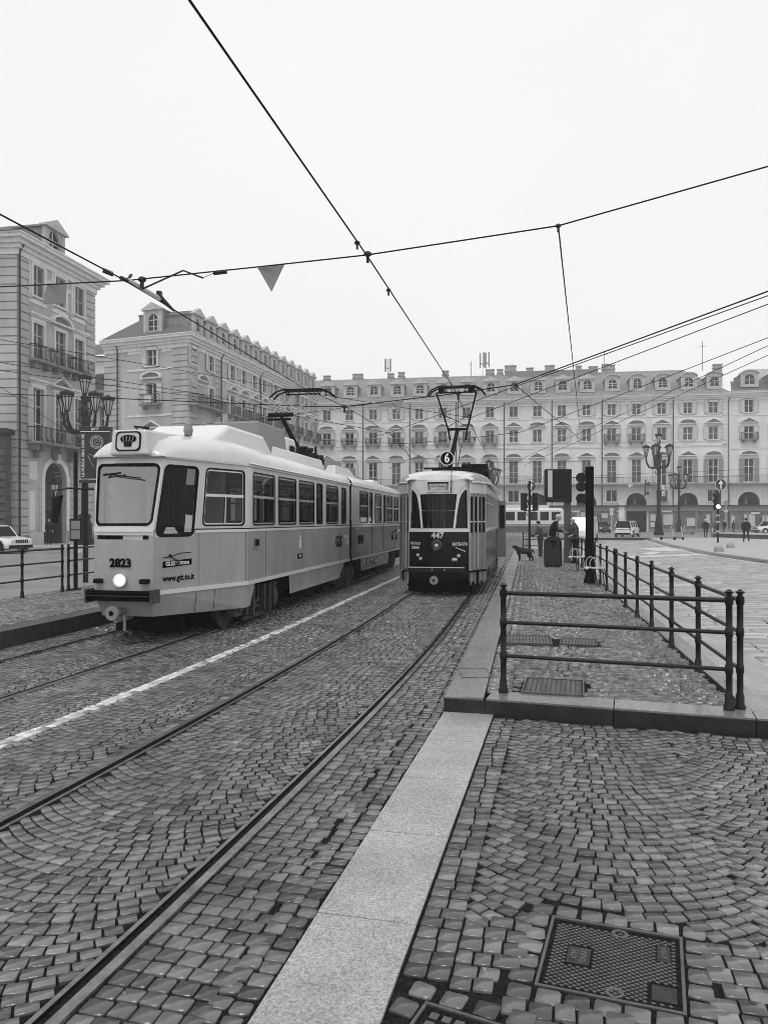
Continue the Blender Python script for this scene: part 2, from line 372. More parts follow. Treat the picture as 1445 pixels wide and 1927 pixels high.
# rails
def rail(t, side, label):
    m = MB(); Ys = list(np.arange(0.4, 14, .35))+[14, 20, 30, 45, 60, 74]
    # profile across (offset toward `side` is the running head), material by segment
    prof = [(-.062, .0), (-.062, .036), (-.038, .036), (-.036, -.02), (.006, -.02), (.010, .040), (.058, .040), (.066, .0)]
    rings = []
    for Y in Ys: rings.append([tp(Y, t+side*o, z) for o, z in prof])
    n = len(prof)
    for i in range(n-1):
        m.mi = 1 if i in (2, 3, 4) else 0
        m.strip([q[i] for q in rings], [q[i+1] for q in rings])
    return tag(m.build('tram_rail', [K['rail'], K['groove']], smooth=30, merge=1e-4), label, 'rail', 'grooved tram rails in the cobbles')
rail(-HG, -1, 'left grooved steel rail of the dark tram track, running from the lower left edge'); rail(HG, 1, 'right grooved steel rail of the dark tram track, sweeping up from the bottom corner')
rail(T2-HG, -1, 'left grooved steel rail under the grey tram, nearest the left platform kerb'); rail(T2+HG, 1, 'right grooved steel rail under the grey tram, next to the white painted line')
# granite strip in front of the platform
m = MB(); e = [1.2, 2.35, 3.46, 4.38, 5.29, 6.2, 7.08]
for a, b in zip(e[:-1], e[1:]):
    w0, w1 = .455, .455
    m.prism([(float(kx(np.array(a)))+.003, a+.004, .0), (float(kx(np.array(a)))+.443, a-.104, .0), (float(kx(np.array(b)))+.443, b-.110, .0), (float(kx(np.array(b)))+.003, b-.006, .0)], (0,0,.036))
struct(m.build('stone_strip', K['granite'], bevel=.004))
# platform
KC = Vector((.553, 7.10, 0)); PR = lambda Y: 2.98+.187*(Y-5.65)     # right edge line
PZT = .16
def kl(Y): return float(kx(np.array(float(Y))))
FR = Vector((3.20, 6.24, 0)); ang_f = math.atan2(FR.y-KC.y, FR.x-KC.x)
m = MB()
Ys = [7.1, 7.95, 9.0, 10.1, 11.2, 12.4, 13.6]+list(np.arange(14.9, 42, 1.3))
for a, b in zip(Ys[:-1], Ys[1:]):
    m.prism([(kl(a), a+.004, 0), (kl(a)+.36, a-.06+.004, 0), (kl(b)+.36, b-.066, 0), (kl(b), b-.006, 0)], (0,0,PZT+.012))
struct(m.build('platform_kerb', K['kerb'], bevel=.012))
m = MB(M=TR(KC.x, KC.y, 0, ang_f)); Lf = (FR-KC).length; c = [.385, 1.50, 2.62, Lf]
for a, b in zip(c[:-1], c[1:]):
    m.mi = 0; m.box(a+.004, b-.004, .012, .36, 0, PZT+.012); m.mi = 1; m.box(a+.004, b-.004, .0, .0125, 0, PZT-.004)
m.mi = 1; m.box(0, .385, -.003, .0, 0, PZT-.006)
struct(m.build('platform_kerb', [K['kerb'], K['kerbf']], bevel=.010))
m = MB(); Y2 = list(np.arange(6.55, 42, 1.25))
for a, b in zip(Y2[:-1], Y2[1:]): m.prism([(PR(a)-.02, a+.004, 0), (PR(a)+.20, a-.03, 0), (PR(b)+.20, b-.036, 0), (PR(b)-.02, b-.006, 0)], (0,0,PZT+.006))
struct(m.build('platform_kerb', K['kerb'], bevel=.01))
top = [(kl(7.4)+.3, 7.3), (3.1, 6.55)]+[(PR(Y)-.0, Y) for Y in (8, 20, 41)]+[(kl(Y)+.3, Y) for Y in (41, 20, 10)]
m = MB(); m.prism([(p[0], p[1], 0.0) for p in top], (0,0,PZT-.011)); struct(m.build('platform', K['joint']))
def infront(x, y):       # signed distance behind the platform's front edge
    return (x-KC.x)*(-math.sin(ang_f))+(y-KC.y)*math.cos(ang_f)
hole = []                # oriented rectangles kept free of setts: (cx, cy, ang, hw, hd)
def free(x, y, mg=.04):
    k = np.ones(len(x), bool)
    for cx, cy, an_, hw_, hd_ in hole:
        u = (x-cx)*math.cos(an_)+(y-cy)*math.sin(an_); v = -(x-cx)*math.sin(an_)+(y-cy)*math.cos(an_)
        k &= ~((np.abs(u) < hw_+mg) & (np.abs(v) < hd_+mg))
    return k
def cover(name, pts, z, label, cat_, kind='diamond', group=None):
    p = [Vector(q) for q in pts]; c0 = sum(p, Vector())/4; ux = ((p[1]-p[0])+(p[2]-p[3])).normalized(); an_ = math.atan2(ux.y, ux.x)
    W = ((p[1]-p[0]).length+(p[2]-p[3]).length)/2; D = ((p[3]-p[0]).length+(p[2]-p[1]).length)/2
    hole.append((c0.x, c0.y, an_, W/2, D/2))
    t_ = thing(name, label, cat_, (c0.x, c0.y, z), an_, group)
    m = MB(); f_ = .014
    for a in ((-W/2, W/2, -D/2, -D/2+f_), (-W/2, W/2, D/2-f_, D/2), (-W/2, -W/2+f_, -D/2+f_, D/2-f_), (W/2-f_, W/2, -D/2+f_, D/2-f_)): m.box(a[0], a[1], a[2], a[3], -.03, .0305)
    m.build('frame', K['ironl'], t_, bevel=.003)
    m = MB(); g_ = f_+.006; m.box(-W/2+g_, W/2-g_, -D/2+g_, D/2-g_, -.03, .018); m.build('lid', K['iron'] if kind != 'plain' else K['granite'], t_)
    m = MB()
    if kind == 'diamond':
        st = .030; na, nb = int(W/st), int(D/st)
        for i in range(na):
            for j in range(nb):
                for q in (0, .5):
                    x0, y0 = -W/2+g_+.02+(i+q)*st, -D/2+g_+.018+(j+q)*st*.86
                    if x0 > W/2-g_-.014 or y0 > D/2-g_-.012: continue
                    if (abs(x0+W*.24) < .055 and abs(y0+.01) < .075) or (abs(x0-W*.36) < .035 and abs(y0-D*.22) < .07) or (abs(x0-W*.36) < .055 and abs(y0+D*.3) < .06): continue
                    m.prism([(x0-.0105, y0, .018), (x0, y0-.008, .018), (x0+.0105, y0, .018), (x0, y0+.008, .018)], (0,0,.007))
        pat = m.build('tread_pattern', K['ironl'], t_); m = MB()
        for q in ((-W*.24-.045, -W*.24+.045, -.07, .055), (W*.36-.025, W*.36+.025, D*.22-.06, D*.22+.06), (W*.36-.045, W*.36+.045, -D*.3-.05, -D*.3+.05)): m = MB(); m.box(*q, .0182, .024); m.build('lettering_plate', K['iron'], t_)
        for yy in (-D/2+.055, D/2-.055): m = MB(); m.lathe([(.034, .018), (.034, .026), (.022, .026), (.020, .019)], 16, (0.02, yy, 0)); m.build('lifting_ring', K['ironl'], t_)
        text('lettering', 'GHISA', .030, K['ironl'], t_, Matrix.Translation((W*.36, D*.22, .025)) @ Matrix.Rotation(PI/2, 4, 'Z') @ Matrix.Rotation(-PI/2, 4, 'X'), bold=.001, ext=.001)
        text('lettering', 'ATM', .034, K['ironl'], t_, Matrix.Translation((-W*.24-.016, -.008, .025)) @ Matrix.Rotation(PI/2, 4, 'Z') @ Matrix.Rotation(-PI/2, 4, 'X'), bold=.001, ext=.001)
        text('lettering', 'TORINO', .030, K['ironl'], t_, Matrix.Translation((-W*.24+.020, -.008, .025)) @ Matrix.Rotation(PI/2, 4, 'Z') @ Matrix.Rotation(-PI/2, 4, 'X'), bold=.001, ext=.001)
    elif kind == 'waffle':
        na, nb = int((W-.06)/.045), int((D-.06)/.045)
        for i in range(na):
            for j in range(nb):
                x0, y0 = -W/2+.035+(i+.5)*(W-.07)/na, -D/2+.035+(j+.5)*(D-.07)/nb
                m.cbox((x0, y0, .021), (.032, .032, .008))
        m.build('tread_pattern', K['ironl'], t_)
    elif kind == 'plain':
        m.box(-W*.3, -W*.2, -.02, .02, .0182, .020); m.box(W*.1, W*.13, -D*.25, D*.25, .0182, .020); m.build('slot', K['iron'], t_)
    else:
        nb = int(W/.045)
        for i in range(nb): m.cbox((-W/2+.03+(i+.5)*(W-.06)/nb, 0, .022), (.018, D-.07, .010))
        m.box(-W/2+.03, W/2-.03, -.008, .008, .018, .025); m.build('bars', K['ironl'], t_)
    return t_
g2 = lambda x, y, z=0: G(x, y, z)
cover('manhole_cover', [g2(1018,1868), g2(1297,1927), g2(1280,1775), g2(1027,1733)], 0, 'large rectangular iron cover with diamond tread set in the foreground cobbles', 'manhole cover')
cover('manhole_cover', [g2(742,1990), g2(930,2040), g2(930,1945), g2(800,1893)], 0, 'iron cover with square grid cut off by the bottom edge beside the granite strip', 'manhole cover', 'waffle')
cover('manhole_cover', [G(985,1308,PZT), G(1102,1314,PZT), G(1096,1285,PZT), G(985,1279,PZT)], PZT, 'worn waffle patterned iron cover on the platform behind the front railing', 'manhole cover', 'waffle')
cover('drain_grate', [G(942,1213,PZT), G(1038,1215,PZT), G(1036,1200,PZT), G(944,1197,PZT)], PZT, 'lighter barred drain grate on the platform next to the kerb', 'drain grate', 'bars')
cover('drain_grate', [G(1056,1215,PZT), G(1128,1218,PZT), G(1120,1206,PZT), G(1053,1203,PZT)], PZT, 'darker barred drain grate on the platform right of the lighter one', 'drain grate', 'bars')
cover('manhole_cover', [G(860,1275,PZT+.012), G(915,1275,PZT+.012), G(926,1258,PZT+.012), G(868,1258,PZT+.012)], PZT-.014, 'small flat metal cover let into the platform kerb', 'manhole cover', 'plain')
hole.pop()
# foreground setts right of the strip
def local(L, ox, oy, h, test):
    s, t, a, A, B = cat(L); x = ox+s*math.sin(h)+t*math.cos(h); y = oy+s*math.cos(h)-t*math.sin(h); k = test(x, y)
    return x[k], y[k], (a-h)[k], A[k], B[k]
H1 = R(13.2); ox, oy = kl(1.2)+.443, 1.2-.104
L = [rows(0, 7, .012, .20, .092, .092, r), rows(0, 2.45, .20, 3.2, .098, .095, r), arcs(2.45, 7, .20, 1.45, .094, .090, r), arcs(2.45, 7, 1.45, 2.75, .094, .090, r), rows(0, 7, 2.75, 3.55, .095, .09, r)]
x, y, an, A, B = local(L, ox, oy, H1, lambda x, y: (infront(x, y) < -.06) & free(x, y, .105) & (y > 1.5) & (x < PR(y)+.24))
stones('cobblestone_road', x, y, an, A, B, .030, K['sett'], seed=14, jit=.055, cham=.15)
fx, fy, fa_, fA, fB = [], [], [], [], []
for cx, cy, an_, hw_, hd_ in hole[:2]:
    for sx, n_, hor in ((1, int((2*hw_+.2)/.105), 1), (-1, int((2*hw_+.2)/.105), 1), (1, int(2*hd_/.1), 0), (-1, int(2*hd_/.1), 0)):
        for i in range(n_):
            q = (i+.5)/n_*2-1; u, v = (q*(hw_+.10), sx*(hd_+.055)) if hor else (sx*(hw_+.055), q*hd_)
            X = cx+u*math.cos(an_)-v*math.sin(an_); Y_ = cy+u*math.sin(an_)+v*math.cos(an_)
            if X > kl(Y_)+.50 and Y_ > 1.6: fx.append(X); fy.append(Y_); fa_.append(an_+random.uniform(-.04,.04)); fA.append(.046); fB.append(.044)
stones('cobblestone_road', *[np.array(q) for q in (fx, fy, fa_, fA, fB)], .030, K['sett'], seed=33, jit=.09)
bedr = [(kl(.8)+.4, .8), (PR(.8)+.3, .8), (PR(6.4)+.3, 6.4), (kl(7.0)+.4, 7.0)]; sheet('road_bed', bedr, .0205, K['joint'])
# platform setts
L = [rows(-1.2, 36, .37, .62, .11, .1, r), arcs(-1.2, 36, .62, 1.95, .115, .1, r), arcs(-1.2, 36, 1.95, 2.75, .11, .1, r)]
x, y, an, A, B = local(L, kl(7.1), 7.1, math.atan(.1885), lambda x, y: (infront(x, y) > .40) & free(x, y) & (x < PR(y)-.08) & (x > kx(y)+.40))
stones('platform_paving', x, y, an, A, B, PZT+.008, K['sett2'], dome=False, seed=15, zj=.005, jit=.12)
# road of large slabs at the right
m = MB(); m.prism([(PR(.5)+.26, .5, 0), (PR(.5)+.96, .5, 0), (PR(46)+.96, 46, 0), (PR(46)+.26, 46, 0)], (0,0,.029)); struct(m.build('stone_gutter', K['granite']))
def slabs(s0, s1, t0, t1, w, l, rr):
    ps, pt, pa, pb = [], [], [], []; s = s0; i = 0
    while s < s1:
        h = l*rr.uniform(.85, 1.15); t = t0+rr.uniform(-w, 0)
        while t < t1:
            q = w*rr.uniform(.7, 1.4); ps.append(s+h/2); pt.append(t+q/2); pa.append(q/2-.006); pb.append(h/2-.006); t += q
        s += h; i += 1
    return np.array(ps), np.array(pt), np.zeros(len(ps)), np.array(pa), np.array(pb)
sheet('road_bed', [(PR(.5)+.2, .5), (40, .5), (44, 76), (PR(76)+.2, 76)], .005, K['joint'])
KR = [(14.6, 20), (15.2, 28), (15.5, 31), (16.4, 39.5), (18.6, 50), (22.6, 66), (24.2, 69.5), (27, 71.5), (32, 72.5), (60, 73)]
def krx(y): return np.interp(y, [p[1] for p in KR], [p[0] for p in KR])
x, y, an, A, B = local([slabs(-6, 62, .7, 38, .72, .40, r)], PR(6.2)-.03, 6.2, TH, lambda x, y: (x > PR(y)+.40) & (x < krx(y)+.3) & (y > 1) & (y < 71.5))
stones('stone_slab_road', x, y, an, A, B, .022, K['slab'], dome=False, seed=16, jit=.03, cham=.08, zj=.0015, tilt=.005, shade=np.clip(r.normal(1, .12, len(x)), .6, 1.3))
# square paving at the right with its kerb and painted edge
def offs(pts, d):
    o = []
    for i, p in enumerate(pts):
        a = Vector(pts[max(0, i-1)]); b = Vector(pts[min(len(pts)-1, i+1)]); t_ = (b-a).normalized(); o.append((p[0]-t_.y*d, p[1]+t_.x*d))
    return o
inn = offs(KR, -.30)
m = MB(); m.loft([[(p[0], p[1], 0), (p[0], p[1], .15), (q[0], q[1], .15), (q[0], q[1], 0)] for p, q in zip(KR, inn)]); struct(m.build('pavement_kerb', K['kerb']))
m = MB(); poly = [(p[0], p[1]) for p in inn]+[(300, 74), (300, 10), (14.8, 10)]; m.prism([(p[0], p[1], 0) for p in poly], (0,0,.145)); struct(m.build('pavement', K['pave']))
ou, ou2 = offs(KR, .18), offs(KR, .36)
m = MB(); m.strip([(p[0], p[1], .028) for p in ou[:8]], [(p[0], p[1], .028) for p in ou2[:8]])
struct(m.build('painted_line', K['lgrey']))
m = MB()
a, b = G(1190, 1052), G(1330, 1041)
for p0, p1, q1, q0 in (((1180,1047),(1345,1041),(1352,1043.5),(1180,1050)), ((1200,1032),(1255,1030),(1300,1036),(1235,1037)), ((1205,1042),(1225,1038),(1245,1040),(1225,1044))):
    m.quad(*[tuple(G(*q, .03)) for q in (p0, p1, q1, q0)])
struct(m.build('painted_line', K['lgrey']))
# left platform
PL = .27; m = MB(); Ys = [2, 4, 6, 8, 9.4, 10.8, 12.2, 13.6]+list(np.arange(15, 48, 1.5))
for a, b in zip(Ys[:-1], Ys[1:]):
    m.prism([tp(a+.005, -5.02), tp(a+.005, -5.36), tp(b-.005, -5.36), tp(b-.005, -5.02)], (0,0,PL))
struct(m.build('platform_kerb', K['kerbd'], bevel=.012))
m = MB(); yy = [2, 6, 10, 14, 48]; m.prism([tp(a, -5.3) for a in yy]+[tp(a, -8.1) for a in yy[::-1]], (0,0,PL-.02)); struct(m.build('platform', K['joint']))
L = [rows(S_of(7), S_of(30), -7.95, -5.37, .13, .105, r)]
x, y, an, A, B = field(L); stones('platform_paving', x, y, an, A, B, PL+.008, K['sett2'], dome=False, seed=20)
m = MB(); m.prism([(-26, 46.0, 0), (-14.5, 46.8, 0), (-13, 118, 0), (-30, 118, 0), (-60, 60, 0), (-60, 44, 0)], (0,0,.14)); struct(m.build('pavement', K['pave']))
# weeds at the foot of the right railing
def weeds(pts, label):
    m = MB()
    for cx, cy, z, n_, sp in pts:
        for _ in range(n_):
            a = random.uniform(0, 2*PI); d = random.gauss(0, sp); x0, y0 = cx+math.cos(a)*d, cy+math.sin(a)*d*1.6; h_ = random.uniform(.02, .07)
            b_ = random.uniform(0, 2*PI); wd = .004; lx, ly = math.cos(b_)*h_*.7, math.sin(b_)*h_*.7
            m.add([(x0-wd, y0, z), (x0+wd, y0, z), (x0+lx, y0+ly, z+h_)], [(0,1,2)])
    return m
wp = [(PR(Y)-.25+random.uniform(-.2, .1), Y, PZT+.004, 60, .12) for Y in np.arange(7.4, 14, .28)]
o = weeds(wp, '').build('weeds', K['weed']); tag(o, None, None, None, 'stuff')

# ------------------------------------------------------------------ the fog of the day
hz = MB(); hz.box(-320, 320, -80, 350, -1, 36); hm, hn, hl_, ho = nt('fog')
pv = hn.new('ShaderNodeVolumePrincipled'); pv.inputs['Color'].default_value = g3(.97); pv.inputs['Density'].default_value = .0011; pv.inputs['Anisotropy'].default_value = .2
hl_.new(pv.outputs[0], ho.inputs['Volume']); tag(hz.build('haze', hm), None, None, None, 'stuff')
# ------------------------------------------------------------------ buildings
def panel(m, f, u0, u1, z0, z1, holes=(), depth=.25, ub=(), zb=()):
    U = sorted({u0, u1, *[h[0] for h in holes], *[h[1] for h in holes], *ub}); Z = sorted({z0, z1, *[h[2] for h in holes], *[h[3] for h in holes], *zb})
    U = [u for u in U if u0-1e-6 <= u <= u1+1e-6]; Z = [z for z in Z if z0-1e-6 <= z <= z1+1e-6]
    for a, b in zip(U[:-1], U[1:]):
        for c, d in zip(Z[:-1], Z[1:]):
            cu, cz = (a+b)/2, (c+d)/2
            if any(h[0] < cu < h[1] and h[2] < cz < h[3] for h in holes): continue
            m.quad(f(a,c,0), f(b,c,0), f(b,d,0), f(a,d,0))
    for h in holes:
        a, b, c, d = h[:4]; us = sorted({a, b, *[u for u in U if a < u < b]})
        m.quad(f(a,c,0), f(a,c,depth), f(a,d,depth), f(a,d,0)); m.quad(f(b,c,0), f(b,d,0), f(b,d,depth), f(b,c,depth))
        for p, q in zip(us[:-1], us[1:]):
            m.quad(f(p,d,0), f(p,d,depth), f(q,d,depth), f(q,d,0)); m.quad(f(p,c,0), f(q,c,0), f(q,c,depth), f(p,c,depth))
def ff(u, z, d): return (u, d, z)
H_C = 20.05
_wm = {}
def win_mesh(kind, w, h, bars):
    k = (kind, w, h, bars)
    if k in _wm: return _wm[k]
    m = MB()
    if kind == 'frame':        # surround on the wall and the joinery in the opening
        for a in ((-w/2-.18, -w/2, 0, h), (w/2, w/2+.18, 0, h), (-w/2-.18, w/2+.18, h, h+.18)): m.box(a[0], a[1], -.12, .02, a[2], a[3])
        m.box(-w/2-.26, w/2+.26, -.20, .02, -.12, 0)
        for a in (-w/2+.035, -.03, .03, w/2-.035): m.cbox((a, .17, h/2), (.06, .05, h))
        for i in range(bars+1): m.cbox((0, .172, .04+(h-.08)*i/bars), (w, .04, .06))
        me = m.mesh('window', K['frame'])
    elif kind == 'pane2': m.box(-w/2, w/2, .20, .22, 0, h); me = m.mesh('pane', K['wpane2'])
    elif kind == 'pane': m.box(-w/2, w/2, .20, .22, 0, h); me = m.mesh('pane', K['wpane'])
    elif kind in ('shutter', 'closed'):
        sw = w/2; n_ = max(2, int(round(h/.95))); fr = .07
        m.box(0, fr, 0, .045, 0, h); m.box(sw-fr, sw, 0, .045, 0, h); m.mi = 0
        for i in range(n_+1): m.cbox((sw/2, .022, fr/2+(h-fr)*i/n_), (sw-2*fr, .045, fr))
        m.mi = 1; m.box(fr, sw-fr, .012, .032, fr/2, h-fr/2)
        me = m.mesh('shutter', [K['shut'], K['shutd'] if kind == 'closed' else K['lgrey']])
    elif kind == 'dshutter':
        m.box(0, w/2, 0, .045, 0, h); me = m.mesh('shutter', K['grey'])
    elif kind == 'tri':
        W = w/2+.62; a = [(-W,0), (W,0), (0,.72)]; m.prism([(p[0], -.34, p[1]) for p in [(-W,0),(W,0),(W,.1),(-W,.1)]], (0,.34,0))
        m.prism([(-W,-.34,.1),(-W+.1,-.34,.1),(0,-.34,.66),(0,-.34,.80)], (0,.34,0)); m.prism([(W,-.34,.1),(0,-.34,.80),(0,-.34,.66),(W-.1,-.34,.1)], (0,.34,0))
        m.mi = 1; m.prism([(-W+.15,-.05,.1),(W-.15,-.05,.1),(0,-.05,.66)], (0,.04,0)); m.mi = 0
        m.box(-w/2-.3, w/2+.3, -.12, 0, -.42, -.30)
        me = m.mesh('pediment', [K['trim'], K['trimd']])
    elif kind == 'arc':
        W = w/2+.62; n_ = 14; H = .66; A = [(-W*math.cos(PI*i/n_), .1+H*math.sin(PI*i/n_)) for i in range(n_+1)]; B = [(-(W-.16)*math.cos(PI*i/n_), .1+(H-.16)*math.sin(PI*i/n_)) for i in range(n_+1)]
        m.box(-W, W, -.34, 0, 0, .1); m.loft([[(p[0], -.34, p[1]), (q[0], -.34, q[1]), (q[0], 0, q[1]), (p[0], 0, p[1])] for p, q in zip(A, B)])
        m.mi = 1; m.prism([(q[0], -.05, q[1]) for q in B], (0,.04,0)); m.mi = 0
        m.box(-w/2-.3, w/2+.3, -.12, 0, -.42, -.30)
        me = m.mesh('pediment', [K['trim'], K['trimd']])
    elif kind == 'flat':
        m.box(-w/2-.45, w/2+.45, -.30, 0, .05, .16); m.box(-w/2-.35, w/2+.35, -.18, 0, -.05, .05); m.box(-w/2-.25, w/2+.25, -.08, 0, -.45, -.05); me = m.mesh('pediment', K['trim'])
    elif kind in ('balcony', 'bigbalcony'):
        W = w/2+.45 if kind == 'balcony' else w/2; D = .62 if kind == 'balcony' else 1.1; hh = .95
        m.box(-W-.06, W+.06, -D-.06, 0, -.16, 0); m.box(-W+.2, -W+.45, -D*.7, 0, -.55, -.16); m.box(W-.45, W-.2, -D*.7, 0, -.55, -.16)
        m.mi = 1; n_ = int(2*W/.13)
        for i in range(n_+1):
            x0 = -W+2*W*i/n_; m.tube([(x0, -D, 0), (x0-.03, -D-.05, hh*.4), (x0+.03, -D, hh)], .020, 4)
        for s_ in (-1, 1):
            for j in range(1, int(D/.15)): m.tube([(s_*W, -D+j*.15, 0), (s_*W, -D+j*.15, hh)], .012, 4)
            m.box(s_*W-.02, s_*W+.02, -D, 0, hh-.03, hh+.02)
        m.box(-W, W, -D-.02, -D+.02, hh-.03, hh+.02); m.box(-W, W, -D-.012, -D+.012, .08, .11)
        me = m.mesh('balcony', [K['trimd'], K['lampm']])
    _wm[k] = me; return me
def window(bld, M, u, z, w, h, state='open', ped=None, pz=.45, balc=None, bars=2, d0=0, pk='pane'):
    Lm = M @ Matrix.Translation((u, d0, z))
    o = link('window', win_mesh('frame', w, h, bars), bld); o.matrix_local = Lm
    p = link('pane', win_mesh(pk, w, h, 0), o)
    if state == 'open':
        for s_ in (-1, 1):
            q = link('shutter', win_mesh('shutter', w, h, 0), o); q.matrix_local = Matrix.Translation((-w-.04 if s_ < 0 else w/2+.04, -.125, 0))
    elif state == 'dark':
        for s_ in (-1, 1):
            q = link('shutter', win_mesh('dshutter', w, h, 0), o); q.matrix_local = Matrix.Translation((-w-.04 if s_ < 0 else w/2+.04, -.125, 0))
    elif state == 'closed':
        for s_ in (-1, 1):
            q = link('shutter', win_mesh('closed', w, h, 0), o); q.matrix_local = Matrix.Translation((-w/2 if s_ < 0 else 0, .05, 0))
    elif state == 'half':
        q = link('shutter', win_mesh('shutter', w, h, 0), o); q.matrix_local = Matrix.Translation((-w-.04, -.125, 0))
    if ped: q = link('pediment', win_mesh(ped, w, h, 0), o); q.matrix_local = Matrix.Translation((0, 0, h+pz))
    if balc: q = link('balcony', win_mesh(balc, w, h, 0), o); q.matrix_local = Matrix.Translation((0, 0, -.02))
    return o
def dormer(bld, M, u, z, w=1.9, h=2.1, style='tri', d=.9):
    m = MB(); t = .42; ow = w/2-t; ah = h*.62
    m.box(-w/2, -ow, 0, .25, 0, h); m.box(ow, w/2, 0, .25, 0, h); m.box(-ow, ow, 0, .25, 0, .45)
    n_ = 10; arc_ = [(-ow*math.cos(PI*i/n_), ah+ow*math.sin(PI*i/n_)) for i in range(n_+1)]
    m.loft([[(p[0], 0, p[1]), (p[0], 0, h), (p[0], .25, h), (p[0], .25, p[1])] for p in arc_])
    m.box(-w/2-.08, -w/2+.22, -.07, .2, 0, h); m.box(w/2-.22, w/2+.08, -.07, .2, 0, h)
    for q0 in (-1, 1): m.prism([(q0*(ow+.12), -.05, .45), (q0*ow, -.05, .45), (q0*ow, -.05, ah), (q0*(ow+.12), -.05, ah)], (0,.06,0))
    if style == 'tri':
        m.box(-w/2-.28, w/2+.28, -.26, .3, h, h+.12); m.prism([(-w/2-.28,-.26,h+.12),(w/2+.28,-.26,h+.12),(0,-.26,h+.78)], (0,.5,0))
    else:
        n_ = 12; W = w/2+.26; m.loft([[(-W*math.cos(PI*i/n_), -.24, h+.62*math.sin(PI*i/n_)), (-(W-.14)*math.cos(PI*i/n_), -.24, h+.48*math.sin(PI*i/n_)-.02), (-(W-.14)*math.cos(PI*i/n_), .26, h+.48*math.sin(PI*i/n_)-.02), (-W*math.cos(PI*i/n_), .26, h+.62*math.sin(PI*i/n_))] for i in range(n_+1)])
        m.prism([(-(W-.2)*math.cos(PI*i/n_), .0, h-.02+.46*math.sin(PI*i/n_)) for i in range(n_+1)], (0,.2,0))
        m.box(-w/2-.2, w/2+.2, -.1, .2, h-.06, h+.02)
    m.mi = 1; m.box(-w/2+.02, w/2-.02, .25, d+3.0, 0, h); m.mi = 2
    m.prism([(-w/2-.1,.22,h),(w/2+.1,.22,h),(0,.22,h+.62)], (0,d+3.2,0))
    me = m.mesh('dormer', [K['dorm'], K['trimd'], K['tile']]) if ('d', style, w, h) not in _wm else _wm[('d', style, w, h)]
    _wm[('d', style, w, h)] = me
    o = link('dormer', me, bld); o.matrix_local = M @ Matrix.Translation((u, 0, z))
    if ('dp', w, h) not in _wm:
        m = MB(); m.prism([(-ow,.2,.45),(ow,.2,.45)]+[(-q[0], .2, q[1]) for q in arc_], (0,.03,0)); _wm[('dp', w, h)] = m.mesh('pane', K['wpane'])
        m = MB(); m.cbox((0,.17,.45+(ah+ow-.45)/2), (.07,.05,ah+ow-.45)); m.cbox((0,.17,ah), (2*ow,.05,.07)); m.cbox((0,.17,.9), (2*ow,.05,.05)); _wm[('df', w, h)] = m.mesh('sash', K['frame'])
    link('pane', _wm[('dp', w, h)], o); link('sash', _wm[('df', w, h)], o)
    return o
def arch_hole(m, f, uc, r_, zs, dep, arche=.0, n_=16):
    A = [(uc-r_*math.cos(PI*i/n_), zs+r_*math.sin(PI*i/n_)) for i in range(n_+1)]; zt = zs+r_+arche
    for (a, b), (c, d) in zip(A[:-1], A[1:]):
        m.quad(f(a,b,0), f(c,d,0), f(c,zt,0), f(a,zt,0)); m.quad(f(a,b,0), f(a,b,dep), f(c,d,dep), f(c,d,0))
def archivolt(m, M_, uc, r_, zs, wd=.28, pr=.08, z0=0, n_=16):
    A = [(uc-r_*math.cos(PI*i/n_), zs+r_*math.sin(PI*i/n_)) for i in range(n_+1)]; B = [(uc-(r_+wd)*math.cos(PI*i/n_), zs+(r_+wd)*math.sin(PI*i/n_)) for i in range(n_+1)]
    A = [(uc-r_, z0)]+A+[(uc+r_, z0)]; B = [(uc-r_-wd, z0)]+B+[(uc+r_+wd, z0)]
    m.loft([[(p[0], -pr, p[1]), (q[0], -pr, q[1]), (q[0], 0.0, q[1]), (p[0], .0, p[1])] for p, q in zip(A, B)])
def cornice(m, u0, u1, z=H_C, ext=.0):
    for pr, a, b in ((.12, -1.15, -.75), (.30, -.75, -.50), (.52, -.50, -.22), (.78, -.22, 0), (.86, 0, .10)):
        m.box(u0-ext*pr, u1+ext*pr, -pr, .05, z+a, z+b)
def courses(m, u0, u1, z0, z1, pr=.05, h=.50, gap=.05, holes=(), out=None):
    z = z0
    while z < z1-.1:
        zt = min(z1, z+h-gap); segs = [(u0, u1)]
        for H in holes:
            if H[2] < zt and H[3] > z:
                ns = []
                for a, b in segs:
                    if H[1] <= a or H[0] >= b: ns.append((a, b)); continue
                    if H[0] > a: ns.append((a, H[0]))
                    if H[1] < b: ns.append((H[1], b))
                segs = ns
        for a, b in segs:
            if b-a > .05: m.box(a, b, -pr, .01, z, zt)
        z += h
def pipe(bld, M, u, z0=.3, z1=H_C-.6, d=-.16):
    m = MB(M); m.tube([(u, d, z0), (u, d, z1-.4), (u+.05, d-.1, z1-.1), (u+.05, d-.35, z1+.2)], .07, 6); m.build('downpipe', K['iron'], bld)
def chimney(m, x, y, z, w, h):
    m.box(x-w/2, x+w/2, y-.4, y+.4, z, z+h); m.box(x-w/2-.1, x+w/2+.1, y-.5, y+.5, z+h*.55, z+h*.65); m.box(x-w/2-.08, x+w/2+.08, y-.48, y+.48, z+h, z+h+.12)
Z1, Z2, Z3 = 17.30, 13.45, 7.25

